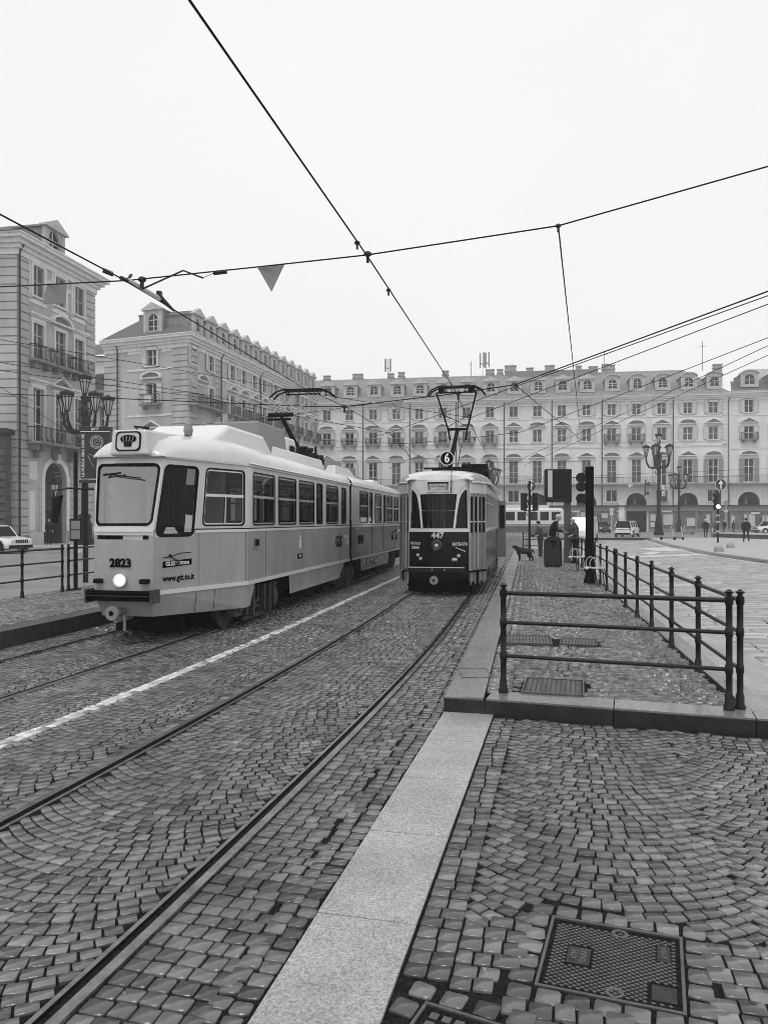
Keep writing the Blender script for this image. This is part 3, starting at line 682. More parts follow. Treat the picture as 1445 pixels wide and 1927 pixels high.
# --- the long palace at the back
D0 = Vector((.9878, -.1557, 0)); E0 = Vector((-11.1, 121.0, 0)); aF = math.atan2(D0.y, D0.x)
def uf(x): k = (x-CX)/F; return (k*E0.y-E0.x)/(D0.x-k*D0.y)
cols = [615.3,657.6,702,745.6,788.5,832.5,877.5,921.5,966,1010.5,1056.6,1103,1150.2,1196.8,1244.5,1293.4,1341.5]
U = [uf(c) for c in cols]; uend = uf(1371.6); I = Matrix.Identity(4)
back = thing('palace', 'long pale palace with many dormers closing the far side of the square', 'building', E0, aF)
arch_c = [i for i in range(17) if i % 2 == 1]; holes = []; m = MB()
for i, u in enumerate(U):
    holes += [(u-.62, u+.62, Z1, Z1+1.9), (u-.66, u+.66, Z2, Z2+1.9), (u-.66, u+.66, Z3, Z3+3.4)]
    if i in arch_c: holes.append((u-1.45, u+1.45, 0, 5.75))
    else: holes.append((u-.78, u+.78, 4.45, 6.2))
panel(m, ff, -3, uend, 0, H_C, holes, .30)
for i in arch_c: arch_hole(m, ff, U[i], 1.45, 4.30, .6)
m.mi = 1
for z in (Z1-.35, Z2-.8, Z2-.15, 12.55): m.box(-3, uend-.3, -.07, .02, z-.09, z+.09)
m.box(-3, uend, -.12, .02, 6.6, 6.95)
cornice(m, -3, uend)
for i in range(16): a, b = U[i]+1.45, U[i+1]-1.45; m.box(a, b, -.05, .01, 18.55, 18.85)
m.mi = 0; courses(m, uf(1357), uf(1368.5), .2, H_C-1.2, .07, .55, .06)
courses(m, -3, uend, 2.9, 6.55, .06, .52, .06, holes=[(h[0]-.3, h[1]+.3, h[2], h[3]) for h in holes])
m.box(-3, uend, 3, 14, 0, 0.1)
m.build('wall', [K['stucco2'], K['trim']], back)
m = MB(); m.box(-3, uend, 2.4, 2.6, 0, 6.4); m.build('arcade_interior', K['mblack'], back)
for i in arch_c:
    m = MB(); archivolt(m, I, U[i], 1.45, 4.30); m.box(U[i]-.16, U[i]+.16, -.2, 0, 5.7, 6.5); m.build('arch', K['trim'], back)
    m = MB(); m.lathe([(.02, 3.9), (.16, 4.0), (.22, 4.5), (.08, 4.75), (.02, 5.6)], 8, (U[i], 1.4, 0)); m.build('lantern', K['grey'], back)
for i, u in enumerate(U):
    st = 'open' if i in (2,3,4,5,11,12,13,14,15,16) else ('closed' if random.random() < .75 else 'none')
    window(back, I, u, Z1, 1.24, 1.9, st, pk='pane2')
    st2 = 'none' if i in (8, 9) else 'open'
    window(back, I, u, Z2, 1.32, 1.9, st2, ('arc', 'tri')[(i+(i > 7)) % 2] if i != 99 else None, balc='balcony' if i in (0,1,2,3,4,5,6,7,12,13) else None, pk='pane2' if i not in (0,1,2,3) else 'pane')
    st3 = ('closed' if 8 <= i <= 13 or i in (3, 5) else ('dark' if i >= 15 else 'open'))
    window(back, I, u, Z3, 1.32, 3.4, st3, ('tri', 'arc')[(i+(i > 7)) % 2], bars=3)
    if i not in arch_c: window(back, I, u, 4.45, 1.56, 1.75, 'shut' if 0 else 'none', bars=1)
    dormer(back, I, u+.15, H_C+.75, 2.0, 1.95, 'arc' if (i == 0 or i % 2 == 0) and i > 10 else ('tri' if i < 12 else 'arc'), .9)
for a, b in ((-3, 14), (15.2, 36), (37, 52), (53.5, uend)):
    m = MB(); m.box(a, b, -1.05, 0, 6.85, 7.08); m.mi = 1
    n_ = int((b-a)/.24)
    for i in range(n_): m.box(a+i*.24, a+i*.24+.03, -1.03, -1.0, 7.08, 8.0)
    m.box(a, b, -1.05, -.99, 8.0, 8.06); m.build('balcony', [K['trimd'], K['iron']], back)
ridge = 25.0; m = MB()
m.add([(-3,-.9,H_C+.1),(uend,-.9,H_C+.1),(uend-5,7,ridge),(-3,7,ridge),(-3,14,H_C),(uend,14,H_C)], [(0,1,2,3),(3,2,5,4),(1,5,2)])
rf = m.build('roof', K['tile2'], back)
m = MB(); m.box(uf(955), uf(1132), 6, 11, 24, 25.35); m.build('attic_storey', K['tile2'], back)
for x_, w_, h_ in ((596,1.3,.9),(655,2.0,1.1),(718,1.1,1.0),(738,1.2,1.2),(822,1.2,1.2),(907,1.6,1.2),(926,1.1,1.2),(946,2.2,1.9),(983,1.3,1.3),(1021,1.8,1.7),(1076,1.0,1.4),(1127,1.2,1.6),(1104,1.6,1.2),(1140,.9,1.4),(1341,1.5,.9)):
    m = MB(); chimney(m, uf(x_)*1.04, 7.0, ridge-.6, w_*.8, h_*.75+.5); m.build('chimney', K['chim'], back)
for x_, h_, k_ in ((711,3.2,3),(868,2.4,1),(890,3.6,3),(897,3.8,3),(1120,3.4,0),(1305,4.4,0),(945,1.8,1)):
    u_ = uf(x_)*1.05; m = MB(); m.tube([(u_, 7, ridge-.2), (u_, 7, ridge+h_)], .05, 5)
    if k_ == 3:
        for a in (-.4, .4): m.box(u_+a-.12, u_+a+.12, 6.9, 7.1, ridge+h_*.35, ridge+h_)
        m.box(u_-.4, u_+.4, 6.97, 7.03, ridge+h_*.5, ridge+h_*.55)
    else: m.tube([(u_-.5, 7, ridge+h_*.8), (u_+.5, 7, ridge+h_*.8)], .03, 4)
    m.build('antenna', K['grey'], back)
for x_ in (597.5, 683, 771, 858, 948.5, 1038, 1132, 1265.5, 1370): pipe(back, I, uf(x_), 6.9 if x_ < 700 else .5)
# ground floor shop fronts
m = MB(); m.box(-3, uend+12, -.5, -.1, 3.05, 3.75); m.mi = 1; m.box(-3, uend+12, -.9, -.1, 3.75, 3.92)
m.build('shop_fascia', [K['grey'], K['iron']], back)
k = 0
for i in range(17):
    if i in (13,): continue
    a, b = (U[i]-1.85, U[i]+1.85); m = MB(); m.box(a, b, -.35, -.28, .5, 3.0); m.build('shop_window', K['shop'], back)
m = MB(); m.box(uend+.5, uend+12, -.35, -.28, .5, 3.0); m.build('shop_window', K['shop'], back)
m = MB()
for i in range(20):
    a = uf(940)+i*2.35
    if abs(a-U[13]) < 1.6: continue
    m.box(a-.12, a+.12, -.42, -.27, 0, 3.05)
m.box(-3, U[13]-1.7, -.40, -.25, 0, .5); m.box(U[13]+1.7, uend+12, -.40, -.25, 0, .5); m.build('shop_mullion', K['trimd'], back)
def light_patch(x0, x1, y0, y1, mat=K['lgrey'], name='shop_display', d=-.40):
    u0, u1 = uf(x0), uf(x1); Y0 = E0.y+D0.y*u0; z0, z1 = EYE-(y1-HZ)/F*Y0, EYE-(y0-HZ)/F*Y0
    m = MB(); m.box(u0, u1, d-.02, d, z0, z1); return m.build(name, mat, back)
for q in ((1243,1264,968,988), (1222,1232,968,980), (1222,1232,983,992), (1290,1306,975,990), (1327,1334,968,985), (1398,1418,968,990), (1432,1442,970,992), (1372,1380,970,985), (1131,1142,966,975), (1160,1168,968,974), (1085,1100,964,972)): light_patch(*q)
for q in ((1243,1262,961,964), (1410,1426,964,967), (1075,1090,961,964), (1159,1176,961,964)): light_patch(*q, mat=K['white'], name='shop_nameplate', d=-.53)
m = MB(); m.box(U[13]-2.6, U[13]-1.8, -.7, -.1, 0, 4.2); m.build('pillar', K['trim'], back)
# --- right hand neighbour
nb = thing('palace', 'pale neighbouring palace with one window bay at the far right edge', 'building', E0+D0*(uend+.02), aF)
us = [uf(1408)-uend, uf(1463)-uend]; hs = []; m = MB()
for u in us: hs += [(u-.62,u+.62,Z1,Z1+1.9), (u-.66,u+.66,Z2,Z2+1.9), (u-.66,u+.66,Z3,Z3+3.4)]
hs.append((us[0]-1.5, us[0]+1.5, 0, 5.85)); panel(m, ff, 0, 14, 0, H_C+.2, hs, .3); arch_hole(m, ff, us[0], 1.5, 4.35, .6)
m.mi = 1; cornice(m, 0, 14, H_C+.2)
for z in (Z1-.35, Z2-1.2, 12.1): m.box(.3, 14, -.07, .02, z-.09, z+.09)
m.mi = 0; courses(m, 0, 14, 2.9, 6.6, .06, .52, .06, holes=[(h[0]-.3, h[1]+.3, h[2], h[3]) for h in hs])
m.build('wall', [K['stucco2'], K['trim']], nb)
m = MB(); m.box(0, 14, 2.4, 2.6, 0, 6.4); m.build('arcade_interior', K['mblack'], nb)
m = MB(); archivolt(m, I, us[0], 1.5, 4.35); m.build('arch', K['trim'], nb)
m = MB(); m.lathe([(.02, 3.9), (.16, 4.0), (.22, 4.5), (.08, 4.75), (.02, 5.6)], 8, (us[0], 1.4, 0)); m.build('lantern', K['grey'], nb)
for u in us:
    window(nb, I, u, Z1, 1.24, 1.9, 'open'); window(nb, I, u, Z2, 1.32, 1.9, 'open', 'tri', balc='balcony'); window(nb, I, u, Z3, 1.32, 3.4, 'dark', 'arc', bars=3)
    dormer(nb, I, u+.1, H_C+.9, 2.2, 1.9, 'arc')
m = MB(); m.box(us[0]-3.2, 14, -1.05, 0, 6.85, 7.08)
for i in range(60):
    if us[0]-3.2+i*.24 < 14: m.box(us[0]-3.2+i*.24, us[0]-3.17+i*.24, -1.03, -1, 7.08, 8.0)
m.box(us[0]-3.2, 14, -1.05, -.99, 8.0, 8.06); m.build('balcony', K['trimd'], nb)
m = MB(); m.add([(0,-.9,H_C+.3),(14,-.9,H_C+.3),(14,7,24),(2,7,23)], [(0,1,2,3)]); m.build('roof', K['tile'], nb)
m = MB(); m.box(4, 14, 6, 10, 23, 24.6); m.build('attic_storey', K['stucco2'], nb)

# --- the corner building on the left
C2 = Vector((-19.3, 75.9, 0)); B2 = Vector((-9.79, 113.8, 0)); A2 = Vector((-27.5, 79.1, 0))
dirR = (B2-C2).normalized(); aR = math.atan2(dirR.y, dirR.x); LR = (B2-C2).length; dirL = (C2-A2).normalized(); aL = math.atan2(dirL.y, dirL.x); LL = (C2-A2).length
b2 = thing('corner_building', 'pale corner building with a receding row of dormers behind the grey tram', 'building', C2, 0)
MR = rot(aR); MLf = Matrix.Translation(A2-C2) @ rot(aL)
def uR(x): k = (x-CX)/F; return (k*C2.y-C2.x)/(dirR.x-k*dirR.y)
colR = [uR(x) for x in (364.7, 397, 437, 458.6, 478.5, 497)]
while colR[-1] < LR-4: colR.append(colR[-1]+3.75)
hs = []; 
for i, u in enumerate(colR): hs += [(u-.62,u+.62,Z1,Z1+1.9), (u-.62,u+.62,Z2,Z2+2.1), (u-.62,u+.62,Z3,Z3+3.3)]
arc2 = [uR(380.5)]+[c for i, c in enumerate(colR[2:]) if i % 2 == 0]
m = MB(MR); hs += [(u-1.4,u+1.4,0,5.7) for u in arc2]; panel(m, ff, 0, LR, 0, H_C, hs, .3)
for u in arc2: arch_hole(m, ff, u, 1.4, 4.3, .6)
m.mi = 1; cornice(m, 0, LR, ext=1)
for z in (Z1-.35, 12.3): m.box(uR(414), LR, -.07, .02, z-.09, z+.09)
m.mi = 0; courses(m, 0, 1.9, .2, H_C-1.2, .12, .62, .11); courses(m, uR(403), uR(413), .2, H_C-1.2, .10, .62, .11); courses(m, 1.9, LR, 3, 6.3, .05, .55, .06, holes=[(h[0]-.3,h[1]+.3,h[2],h[3]) for h in hs])
wl = m.build('wall', [K['stucco'], K['trim']], b2)
wL_u = (286.5-219)/(354-219); k = (286.5-CX)/F; uLw = (k*A2.y-A2.x)/(dirL.x-k*dirL.y)
hs = [(uLw-.62,uLw+.62,Z1,Z1+1.9), (uLw-.62,uLw+.62,Z2,Z2+2.1), (uLw-.62,uLw+.62,Z3,Z3+3.3)]
m = MB(MLf); panel(m, ff, -1.5, LL, 0, H_C, hs, .3); m.mi = 1; cornice(m, -1.5, LL)
for z in (Z1-.35, 12.3): m.box(1.4, LL-1.9, -.07, .02, z-.09, z+.09)
m.box(1.5, uLw-1.2, -.05, .02, 18.6, 18.9); m.box(uLw+1.2, LL-2, -.05, .02, 18.6, 18.9)
m.mi = 0; courses(m, LL-1.9, LL, .2, H_C-1.2, .12, .62, .11); courses(m, -1.5, .5, .2, H_C-1.2, .10, .62, .11)
m.build('wall', [K['stucco'], K['trim']], b2)
for i, u in enumerate(colR):
    st = random.choice(['open', 'open', 'none', 'half']) if i > 0 else 'half'
    window(b2, MR, u, Z1, 1.24, 1.9, st); window(b2, MR, u, Z2, 1.24, 2.1, random.choice(['open', 'half', 'none']) if i > 1 else 'none', ('tri', 'arc')[i % 2] if i > 1 else None, balc='balcony' if i > 1 else None)
    window(b2, MR, u, Z3, 1.24, 3.3, 'open' if i > 1 else 'none', ('arc', 'tri')[i % 2] if i > 1 else None, bars=3)
uc = uR(380.5); q = link('pediment', win_mesh('arc', 1.3, 1, 0), b2); q.matrix_local = MR @ Matrix.Translation((uc, 0, 15.9))
q = link('balcony', win_mesh('bigbalcony', 6.3, 1, 0), b2); q.matrix_local = MR @ Matrix.Translation((uc+.2, 0, Z2-.2))
q = link('pediment', win_mesh('tri', 1.3, 1, 0), b2); q.matrix_local = MR @ Matrix.Translation((uc, 0, 11.0))
window(b2, MLf, uLw, Z1, 1.24, 1.9, 'half'); window(b2, MLf, uLw, Z2, 1.24, 2.1, 'open', 'arc', balc='balcony'); window(b2, MLf, uLw, Z3, 1.24, 3.3, 'open', 'tri', bars=3)
m = MB(MLf); m.box(uLw-.35, uLw+.45, -.75, -.45, Z2+.05, Z2+.75); m.lathe([(.22,-.77),(.22,-.74)], 12, (uLw-.05, 0, Z2+.4), ax='y'); m.build('air_conditioner', K['lgrey'], b2)
nd = 14
for i in range(nd):
    u = 2.0+i*2.9
    if u < LR-1: dormer(b2, MR, u, H_C+.35, 1.75, 2.0, 'tri', .5)
dormer(b2, MLf, uLw+.1, H_C+.35, 2.0, 2.5, 'tri', .5)
for u in (uR(414.5), uR(489), uR(560)): pipe(b2, MR, u)
pipe(b2, MLf, .25)
nin = Vector((-dirR.y, dirR.x, 0)); m = MB()
e1, e2, e3, e4 = Vector((0,0,0)), B2-C2, B2-C2+nin*12, (A2-C2)-dirL*1.5+dirR*10
up = Vector((0,0,H_C+.1)); ou = -nin*.85-dirR*.8
R1, R2 = nin*6+dirR*5+Vector((0,0,24.2)), (B2-C2)+nin*6+Vector((0,0,24.2)); al = (A2-C2)-dirL*1.5
m.add([tuple(e1+up+ou), tuple(e2+up-nin*.85), tuple(R2), tuple(R1), tuple(al+up-dirR*.8), tuple(al+dirR*9+Vector((0,0,24.2)))], [(0,1,2,3), (0,3,5,4)])
m.build('roof', K['tile'], b2)
m = MB(MLf); chimney(m, .4, 4, 21, .9, 2.6); chimney(m, 1.6, 4, 21, .8, 2.2); m.build('chimney', K['trimd'], b2)

# --- the nearer building at the left edge
C1 = Vector((-23.8, 50, .14)); aN = PI/2-R(11); LN = 8.9
b1 = thing('corner_building', 'nearest pale corner building at the left edge, with three balconies and a tall arched passage', 'building', C1, 0)
M1 = rot(aN); dN = Vector((math.cos(aN), math.sin(aN), 0))
def uN(x): k = (x-CX)/F; return (k*C1.y-C1.x)/(dN.x-k*dN.y)
c1, c2_, c3 = uN(71.6), uN(113), uN(148.5); ua = uN(104.5)
hs = [(c-.6,c+.6,16.7,18.75) for c in (c1,c2_,c3)]+[(c-.58,c+.58,12.4,15.0) for c in (c1,c2_,c3)]+[(c-.58,c+.58,6.95,10.6) for c in (c1,c2_,c3)]+[(ua-1.25,ua+1.25,0,5.7)]
hs2 = hs+[(uN(53),uN(66),0.9,3.6), (uN(54),uN(70),4.3,5.6)]
m = MB(M1); panel(m, ff, 0, LN, 0, H_C, hs, .3); arch_hole(m, ff, ua, 1.25, 4.45, .9)
m.mi = 1; cornice(m, 0, LN+.1, ext=1)
for c in (c1, c2_, c3):
    m.box(c-.95, c-.6, -.05, .02, 16.4, 18.9); m.box(c+.6, c+.95, -.05, .02, 16.4, 18.9); m.box(c-.95, c+.95, -.05, .02, 16.2, 16.5)
m.box(c1+1, c2_-1, -.04, .02, 18.0, 18.25); m.box(c2_+1, c3-1, -.04, .02, 18.0, 18.25)
m.mi = 0; courses(m, 0.02, uN(54), .2, H_C-1.2, .10, .56, .09); courses(m, uN(161), LN, .2, H_C-1.2, .10, .56, .09)
courses(m, uN(54), uN(161), .9, 6.0, .09, .56, .09, holes=[(h[0]-.4,h[1]+.4,h[2],h[3]+.3) for h in hs2])
m.mi = 2; m.box(0, uN(80), -.1, .01, 0, .85); m.box(uN(128), LN, -.1, .01, 0, .85)
m.build('wall', [K['stucco'], K['trim'], K['lgrey']], b1)
m = MB(M1); archivolt(m, M1, ua, 1.25, 4.45, .34, .1, .85); m.box(ua-.2, ua+.2, -.28, 0, 5.6, 6.3); m.build('arch', K['trim'], b1)
m = MB(M1)
m.quad((ua+1.25,.3,0), (ua+1.25,.3,4.45), (ua+1.25,3.5,4.45), (ua+1.25,3.5,0)); m.quad((ua-1.25,.3,0), (ua-1.25,3.5,0), (ua-1.25,3.5,4.45), (ua-1.25,.3,4.45))
n_ = 12; A_ = [(ua-1.25*math.cos(PI*i/n_), 4.45+1.25*math.sin(PI*i/n_)) for i in range(n_+1)]; m.strip([(a,.3,b) for a, b in A_], [(a,3.5,b) for a, b in A_])
m.build('passage_vault', K['vault'], b1)
m = MB(M1); m.box(ua-3, ua+4, 9, 9.2, 0, 7); m.build('courtyard_wall', K['stucco'], b1)
m = MB(M1); m.box(ua-1.25, ua-.9, 3.0, 3.1, 0, 3.2); m.box(ua-.5, ua-.1, 8.9, 9, 0, 3); m.build('door', K['iron'], b1)
m = MB(M1); m.box(ua+1.18, ua+1.245, .35, 3.4, 0, 2.3); m.build('dado', K['iron'], b1)
# hanging lantern in the arch
m = MB(M1); m.tube([(ua, .1, 5.6), (ua, .1, 4.5)], .02, 5); m.lathe([(.03,4.6),(.30,4.25),(.33,4.1)], 6, (ua,.1,0)); m.lathe([(.02,3.1),(.12,3.25),(.14,3.3)], 6, (ua,.1,0))
for i in range(6): a = PI*i/3; m.tube([(ua+.3*math.cos(a), .1+.3*math.sin(a), 4.12), (ua+.14*math.cos(a), .1+.14*math.sin(a), 3.28)], .02, 4)
hl = m.build('hanging_lantern', K['lampm'], b1); m = MB(M1); m.lathe([(.13,3.3),(.28,4.1)], 6, (ua,.1,0)); m.build('glass', K['lglass'], hl)
for c, pd in ((c1,'flat'),(c2_,'arc'),(c3,'flat')):
    window(b1, M1, c, 16.7, 1.16, 2.05, 'closed', bars=3); window(b1, M1, c, 12.4, 1.16, 2.6, 'closed', pd, .35, 'balcony', 3)
window(b1, M1, c1, 6.95, 1.16, 3.6, 'half', 'flat', .4, None, 3); window(b1, M1, c2_, 6.95, 1.16, 3.6, 'closed', 'tri', .4, None, 4); window(b1, M1, c3, 6.95, 1.16, 3.6, 'closed', 'flat', .4, None, 4)
q = link('balcony', win_mesh('bigbalcony', c3-c1+2.6, 1, 0), b1); q.matrix_local = M1 @ Matrix.Translation(((c1+c3)/2, 0, 6.85))
for a in (c1-.4, c2_-.9, c2_+1.0, c3+.5): m = MB(M1); m.box(a-.14, a+.14, -.8, 0, 6.2, 6.7); m.box(a-.10, a+.10, -.45, 0, 5.8, 6.2); m.build('balcony_bracket', K['trimd'], b1)
m = MB(M1)
for a in (uN(54), ): m.box(uN(53.5), uN(66), -.03, .01, .95, 3.6); m.box(uN(54), uN(70), -.03, .01, 4.35, 5.6)
m.build('blind_panel', K['stucco2'], b1)
dormer(b1, M1, uN(103), H_C+.05, 2.1, 1.75, 'tri', 1.0)
pipe(b1, M1, .05, d=-.12)
aW = PI-R(4); dW = Vector((math.cos(aW), math.sin(aW), 0)); MW = Matrix.Translation(-dW*-12) @ rot(aW+PI)
m = MB(MW); panel(m, ff, 0, 12, 0, H_C, [], .3); courses(m, 7.0, 12, .2, H_C-1.2, .10, .56, .09); m.mi = 1; cornice(m, 0, 12); m.build('wall', [K['stucco'], K['trim']], b1)
m = MB(); nn = Vector((-dN.y, dN.x, 0)); m.add([tuple(Vector((0,0,H_C+.1))-nn*.85-dN*.9), tuple(dN*LN+Vector((0,0,H_C+.1))-nn*.85+dN*.9), tuple(dN*LN+nn*7+Vector((0,0,23.5))+dN*.9), tuple(dN*4+nn*5+Vector((0,0,22.6))), tuple(dW*12+Vector((0,0,H_C+.1))-dN*.85), tuple(dW*12+dN*5+Vector((0,0,23)))], [(0,1,2,3),(0,3,5,4)])
m.build('roof', K['tile'], b1)
m = MB(M1); m.box(LN-.01, LN+.02, 0, 8, 0, H_C); m.build('wall', K['stucco'], b1)

# --- set back house in the side street
b3 = thing('town_house', 'narrow set back house with a dark boarded terrace, glimpsed between the two corner buildings', 'building', (-34, 86, 0), R(-12))
hs = [(2.2,3.4,16.6,18), (2.6,3.7,11.7,14.4), (2.4,3.8,7.4,11)]; m = MB(); panel(m, ff, -3, 8, 0, 20, hs, .3); m.box(-3, 8, -.25, 0, 19.4, 19.7)
m.box(-3, 8, -.6, 0, 15.3, 15.6)
m.build('wall', K['stucco2'], b3)
for h in hs: window(b3, I, (h[0]+h[1])/2, h[2], h[1]-h[0], h[3]-h[2], 'open' if h[2] < 16 else 'none')
m = MB(); m.box(-3, 8, -1.6, -1.5, 15.9, 17.6); m.build('terrace_screen', K['brick'], b3)
m = MB(); m.box(-3, 8, -1.7, 0, 15.6, 15.9); m.box(-3, 8, -1.2, 0, 14.2, 14.7); m.build('balcony', K['trimd'], b3)
m = MB(); m.add([(-3,-.6,20),(8,-.6,20),(8,4,22.3),(-3,4,22.3)], [(0,1,2,3)]); m.build('roof', K['tile'], b3)
# --- dark stone block at the left edge
sb = thing('stone_gatehouse', 'low dark rough stone block at the far left edge, in front of the nearest building', 'building', (-31.42, 48.8, .14), 0)
m = MB(); m.box(0, 7.35, 0, .9, 0, 7.1); z = .2
while z < 6.6: m.box(0, 7.42+random.uniform(-.03,.03), -.12+random.uniform(-.03,.03), 0, z, z+.42); z += .5
m.build('wall', K['brick'], sb, bevel=.04); m = MB(); m.box(-.1, 7.6, -.3, .9, 7.1, 7.45); m.build('coping', K['iron'], sb)
m = MB(); m.box(5.9, 6.9, -.2, -.13, 3.0, 3.5); m.build('plaque', K['lgrey'], sb)
# ------------------------------------------------------------------ trams
def rrect(u0, u1, z0, z1, r_, n_=5):
    o = []
    for cu, cz, a0_ in ((u1-r_, z1-r_, 0), (u0+r_, z1-r_, 90), (u0+r_, z0+r_, 180), (u1-r_, z0+r_, 270)):
        for i in range(n_+1): a = R(a0_+90*i/n_); o.append((cu+r_*math.cos(a), cz+r_*math.sin(a)))
    return o
def tramwin(par, f, u0, u1, z0, z1, rr=.07, body=None, bar=None, alu=True, gl=None, name='window', sc_u=1.0, gask=.026):
    """rounded window: body-coloured corners, rubber gasket, metal rim, pane, transom"""
    ru = rr/sc_u
    def ring(g_, r_): return [((u0+g_/sc_u)+(p[0]*1.0), z0+g_+p[1]) for p in []]
    def rr2(g_, r_):
        pts = rrect(0, (u1-u0)*sc_u-2*g_, 0, (z1-z0)-2*g_, r_); return [(u0+(p[0]+g_)/sc_u, z0+g_+p[1]) for p in pts]
    A = rr2(0, rr); B = rr2(gask, rr*.75); Cc = rr2(gask+.022, rr*.65)
    m = MB(); n_ = len(A)
    cor = [(u1, z1), (u0, z1), (u0, z0), (u1, z0)]
    m.mi = 0
    for k in range(4):
        seg = A[k*6:(k+1)*6]; m.add([f(*cor[k], 0)]+[f(*p, 0) for p in seg], [(0, i+1, i+2) for i in range(5)])
    m.mi = 1; m.strip([f(*p, -.006) for p in A], [f(*p, -.006) for p in B], True); m.strip([f(*p, -.006) for p in A], [f(*p, .03) for p in A], True); m.strip([f(*p, -.006) for p in B], [f(*p, .03) for p in B], True)
    m.mi = 2 if alu else 1; m.strip([f(*p, .008) for p in B], [f(*p, .008) for p in Cc], True)
    if bar:
        if bar > 0: zb = z1-(z1-z0)*bar; m.mi = 2; m.add([f(u0+gask/sc_u, zb-.022, .0), f(u1-gask/sc_u, zb-.022, .0), f(u1-gask/sc_u, zb+.022, .0), f(u0+gask/sc_u, zb+.022, .0)], [(0,1,2,3)])
    o = m.build(name, [body or K['twhite'], K['rubber'], K['alu']], par)
    m = MB(); m.add([f(*p, .014) for p in Cc], [tuple(range(n_))]); m.build('pane', gl or K['glass'], o)
    return o
def wheelset(m, t0, s, r_=.33):
    for t in (-HG, HG):
        m.lathe([(.06,-.06),(r_,-.05),(r_,.04),(r_+.03,.045),(r_+.03,.065),(.06,.07)], 20, (t, s, r_+.04), ax='x')
def bogie(par, s, wb=1.8, hw=.95, name='bogie_frame'):
    m = MB()
    for q in (-wb/2, wb/2): wheelset(m, 0, s+q)
    b = m.build('wheel', K['under2'], None, smooth=35); b.parent = par
    for sd_ in (-1, 1):
        m = MB(); t = sd_*hw
        m.box(t-.05, t+.05, s-wb/2-.35, s+wb/2+.35, .36, .47)
        for q in (-wb/2, wb/2):
            m.box(t-.09, t+.09, s+q-.14, s+q+.14, .22, .52); m.lathe([(.09,-.13),(.09,.13)], 10, (t, s+q, .37), ax='x')
            for e_ in (-.22, .22): m.lathe([(.05,.45),(.07,.5),(.05,.55),(.07,.6),(.05,.64)], 8, (t, s+q+e_, 0))
        m.tube([(t+.04*sd_, s-.5, .62), (t+.07*sd_, s-.5, .42), (t+.07*sd_, s-.2, .30), (t+.05*sd_, s+.1, .42), (t+.05*sd_, s+.1, .66)], .022, 6)
        for e_ in (-.62, -.3, .25, .55, .78): m.box(t-.02, t+.1*sd_+.03, s+e_-.035, s+e_+.035, .12+.1*random.random(), .66)
        m.box(t-.03, t+.03, s-.55, s+.65, .10, .16); m.box(t-.03, t+.06, s-.45, s+.55, .26, .31)
        m.box(t-.12, t+.05, s+.25, s+.75, .5, .68)
        o = m.build(name, K['under2'], par, bevel=.006)
    return o
def panto_single(par, s0, zb, sk, zk, sh, zh, hw=.85, t=0, name='pantograph'):
    o = MB(); 
    for sg in (-1, 1): o.box(t+sg*.42-.03, t+sg*.42+.03, s0-.75, s0+.75, zb, zb+.07)
    for q in (-.7, 0, .7): o.box(t-.45, t+.45, s0+q-.03, s0+q+.03, zb+.02, zb+.1)
    for a in (-.42, .42):
        for q in (-.7, .7): o.lathe([(.05,zb-.16),(.08,zb-.12),(.05,zb-.08),(.08,zb-.04),(.05,zb)], 8, (t+a, s0+q, 0))
    for q in (-.25, .25): o.tube([(t-.3, s0+q, zb+.2), (t+.3, s0+q, zb+.2)], .05, 8)
    o.box(t-.1, t+.1, s0+.3, s0+.95, zb+.05, zb+.22); o.tube([(t+.2, s0+.9, zb), (t+.2, s0+.9, zb+.35)], .03, 5)
    p = o.build(name, K['under'], par)
    m = MB(); m.tube([(t, s0, zb+.18), (t, sk, zk)], [.07, .045], 8); m.tube([(t+.1, s0-.35, zb+.15), (t+.06, sk+.1, zk-.12)], .022, 6)
    m.tube([(t-.30, sk, zk), (t+.30, sk, zk)], .05, 8); m.tube([(t-.28, sk-.1, zk-.12), (t+.28, sk-.1, zk-.12)], .03, 6); m.build('lower_arm', K['under'], p)
    m = MB()
    for sg in (-1, 1): m.tube([(t+sg*.26, sk, zk), (t+sg*.34, sh, zh-.12)], .022, 6)
    m.tube([(t-.22, sk+.2, zk+.1), (t+.25, sk+(sh-sk)*.5, zk+(zh-zk)*.5)], .012, 5); m.build('upper_arm', K['grey'], p)
    m = MB()
    for q in (-.16, .16):
        m.tube([(t-hw, sh+q, zh-.20), (t-hw*.82, sh+q, zh-.06), (t-hw*.6, sh+q, zh), (t+hw*.6, sh+q, zh), (t+hw*.82, sh+q, zh-.06), (t+hw, sh+q, zh-.20)], .022, 6)
    m.tube([(t-.45, sh, zh-.1), (t+.45, sh, zh-.1)], .02, 6); m.box(t-hw*.58, t+hw*.58, sh-.19, sh+.19, zh-.012, zh+.012)
    for sg in (-1, 1): m.tube([(t+sg*.42, sh-.16, zh-.02), (t+sg*.42, sh-.1, zh-.1), (t+sg*.42, sh+.1, zh-.1), (t+sg*.42, sh+.16, zh-.02)], .016, 5)
    m.build('collector_head', K['under'], p)
    return p
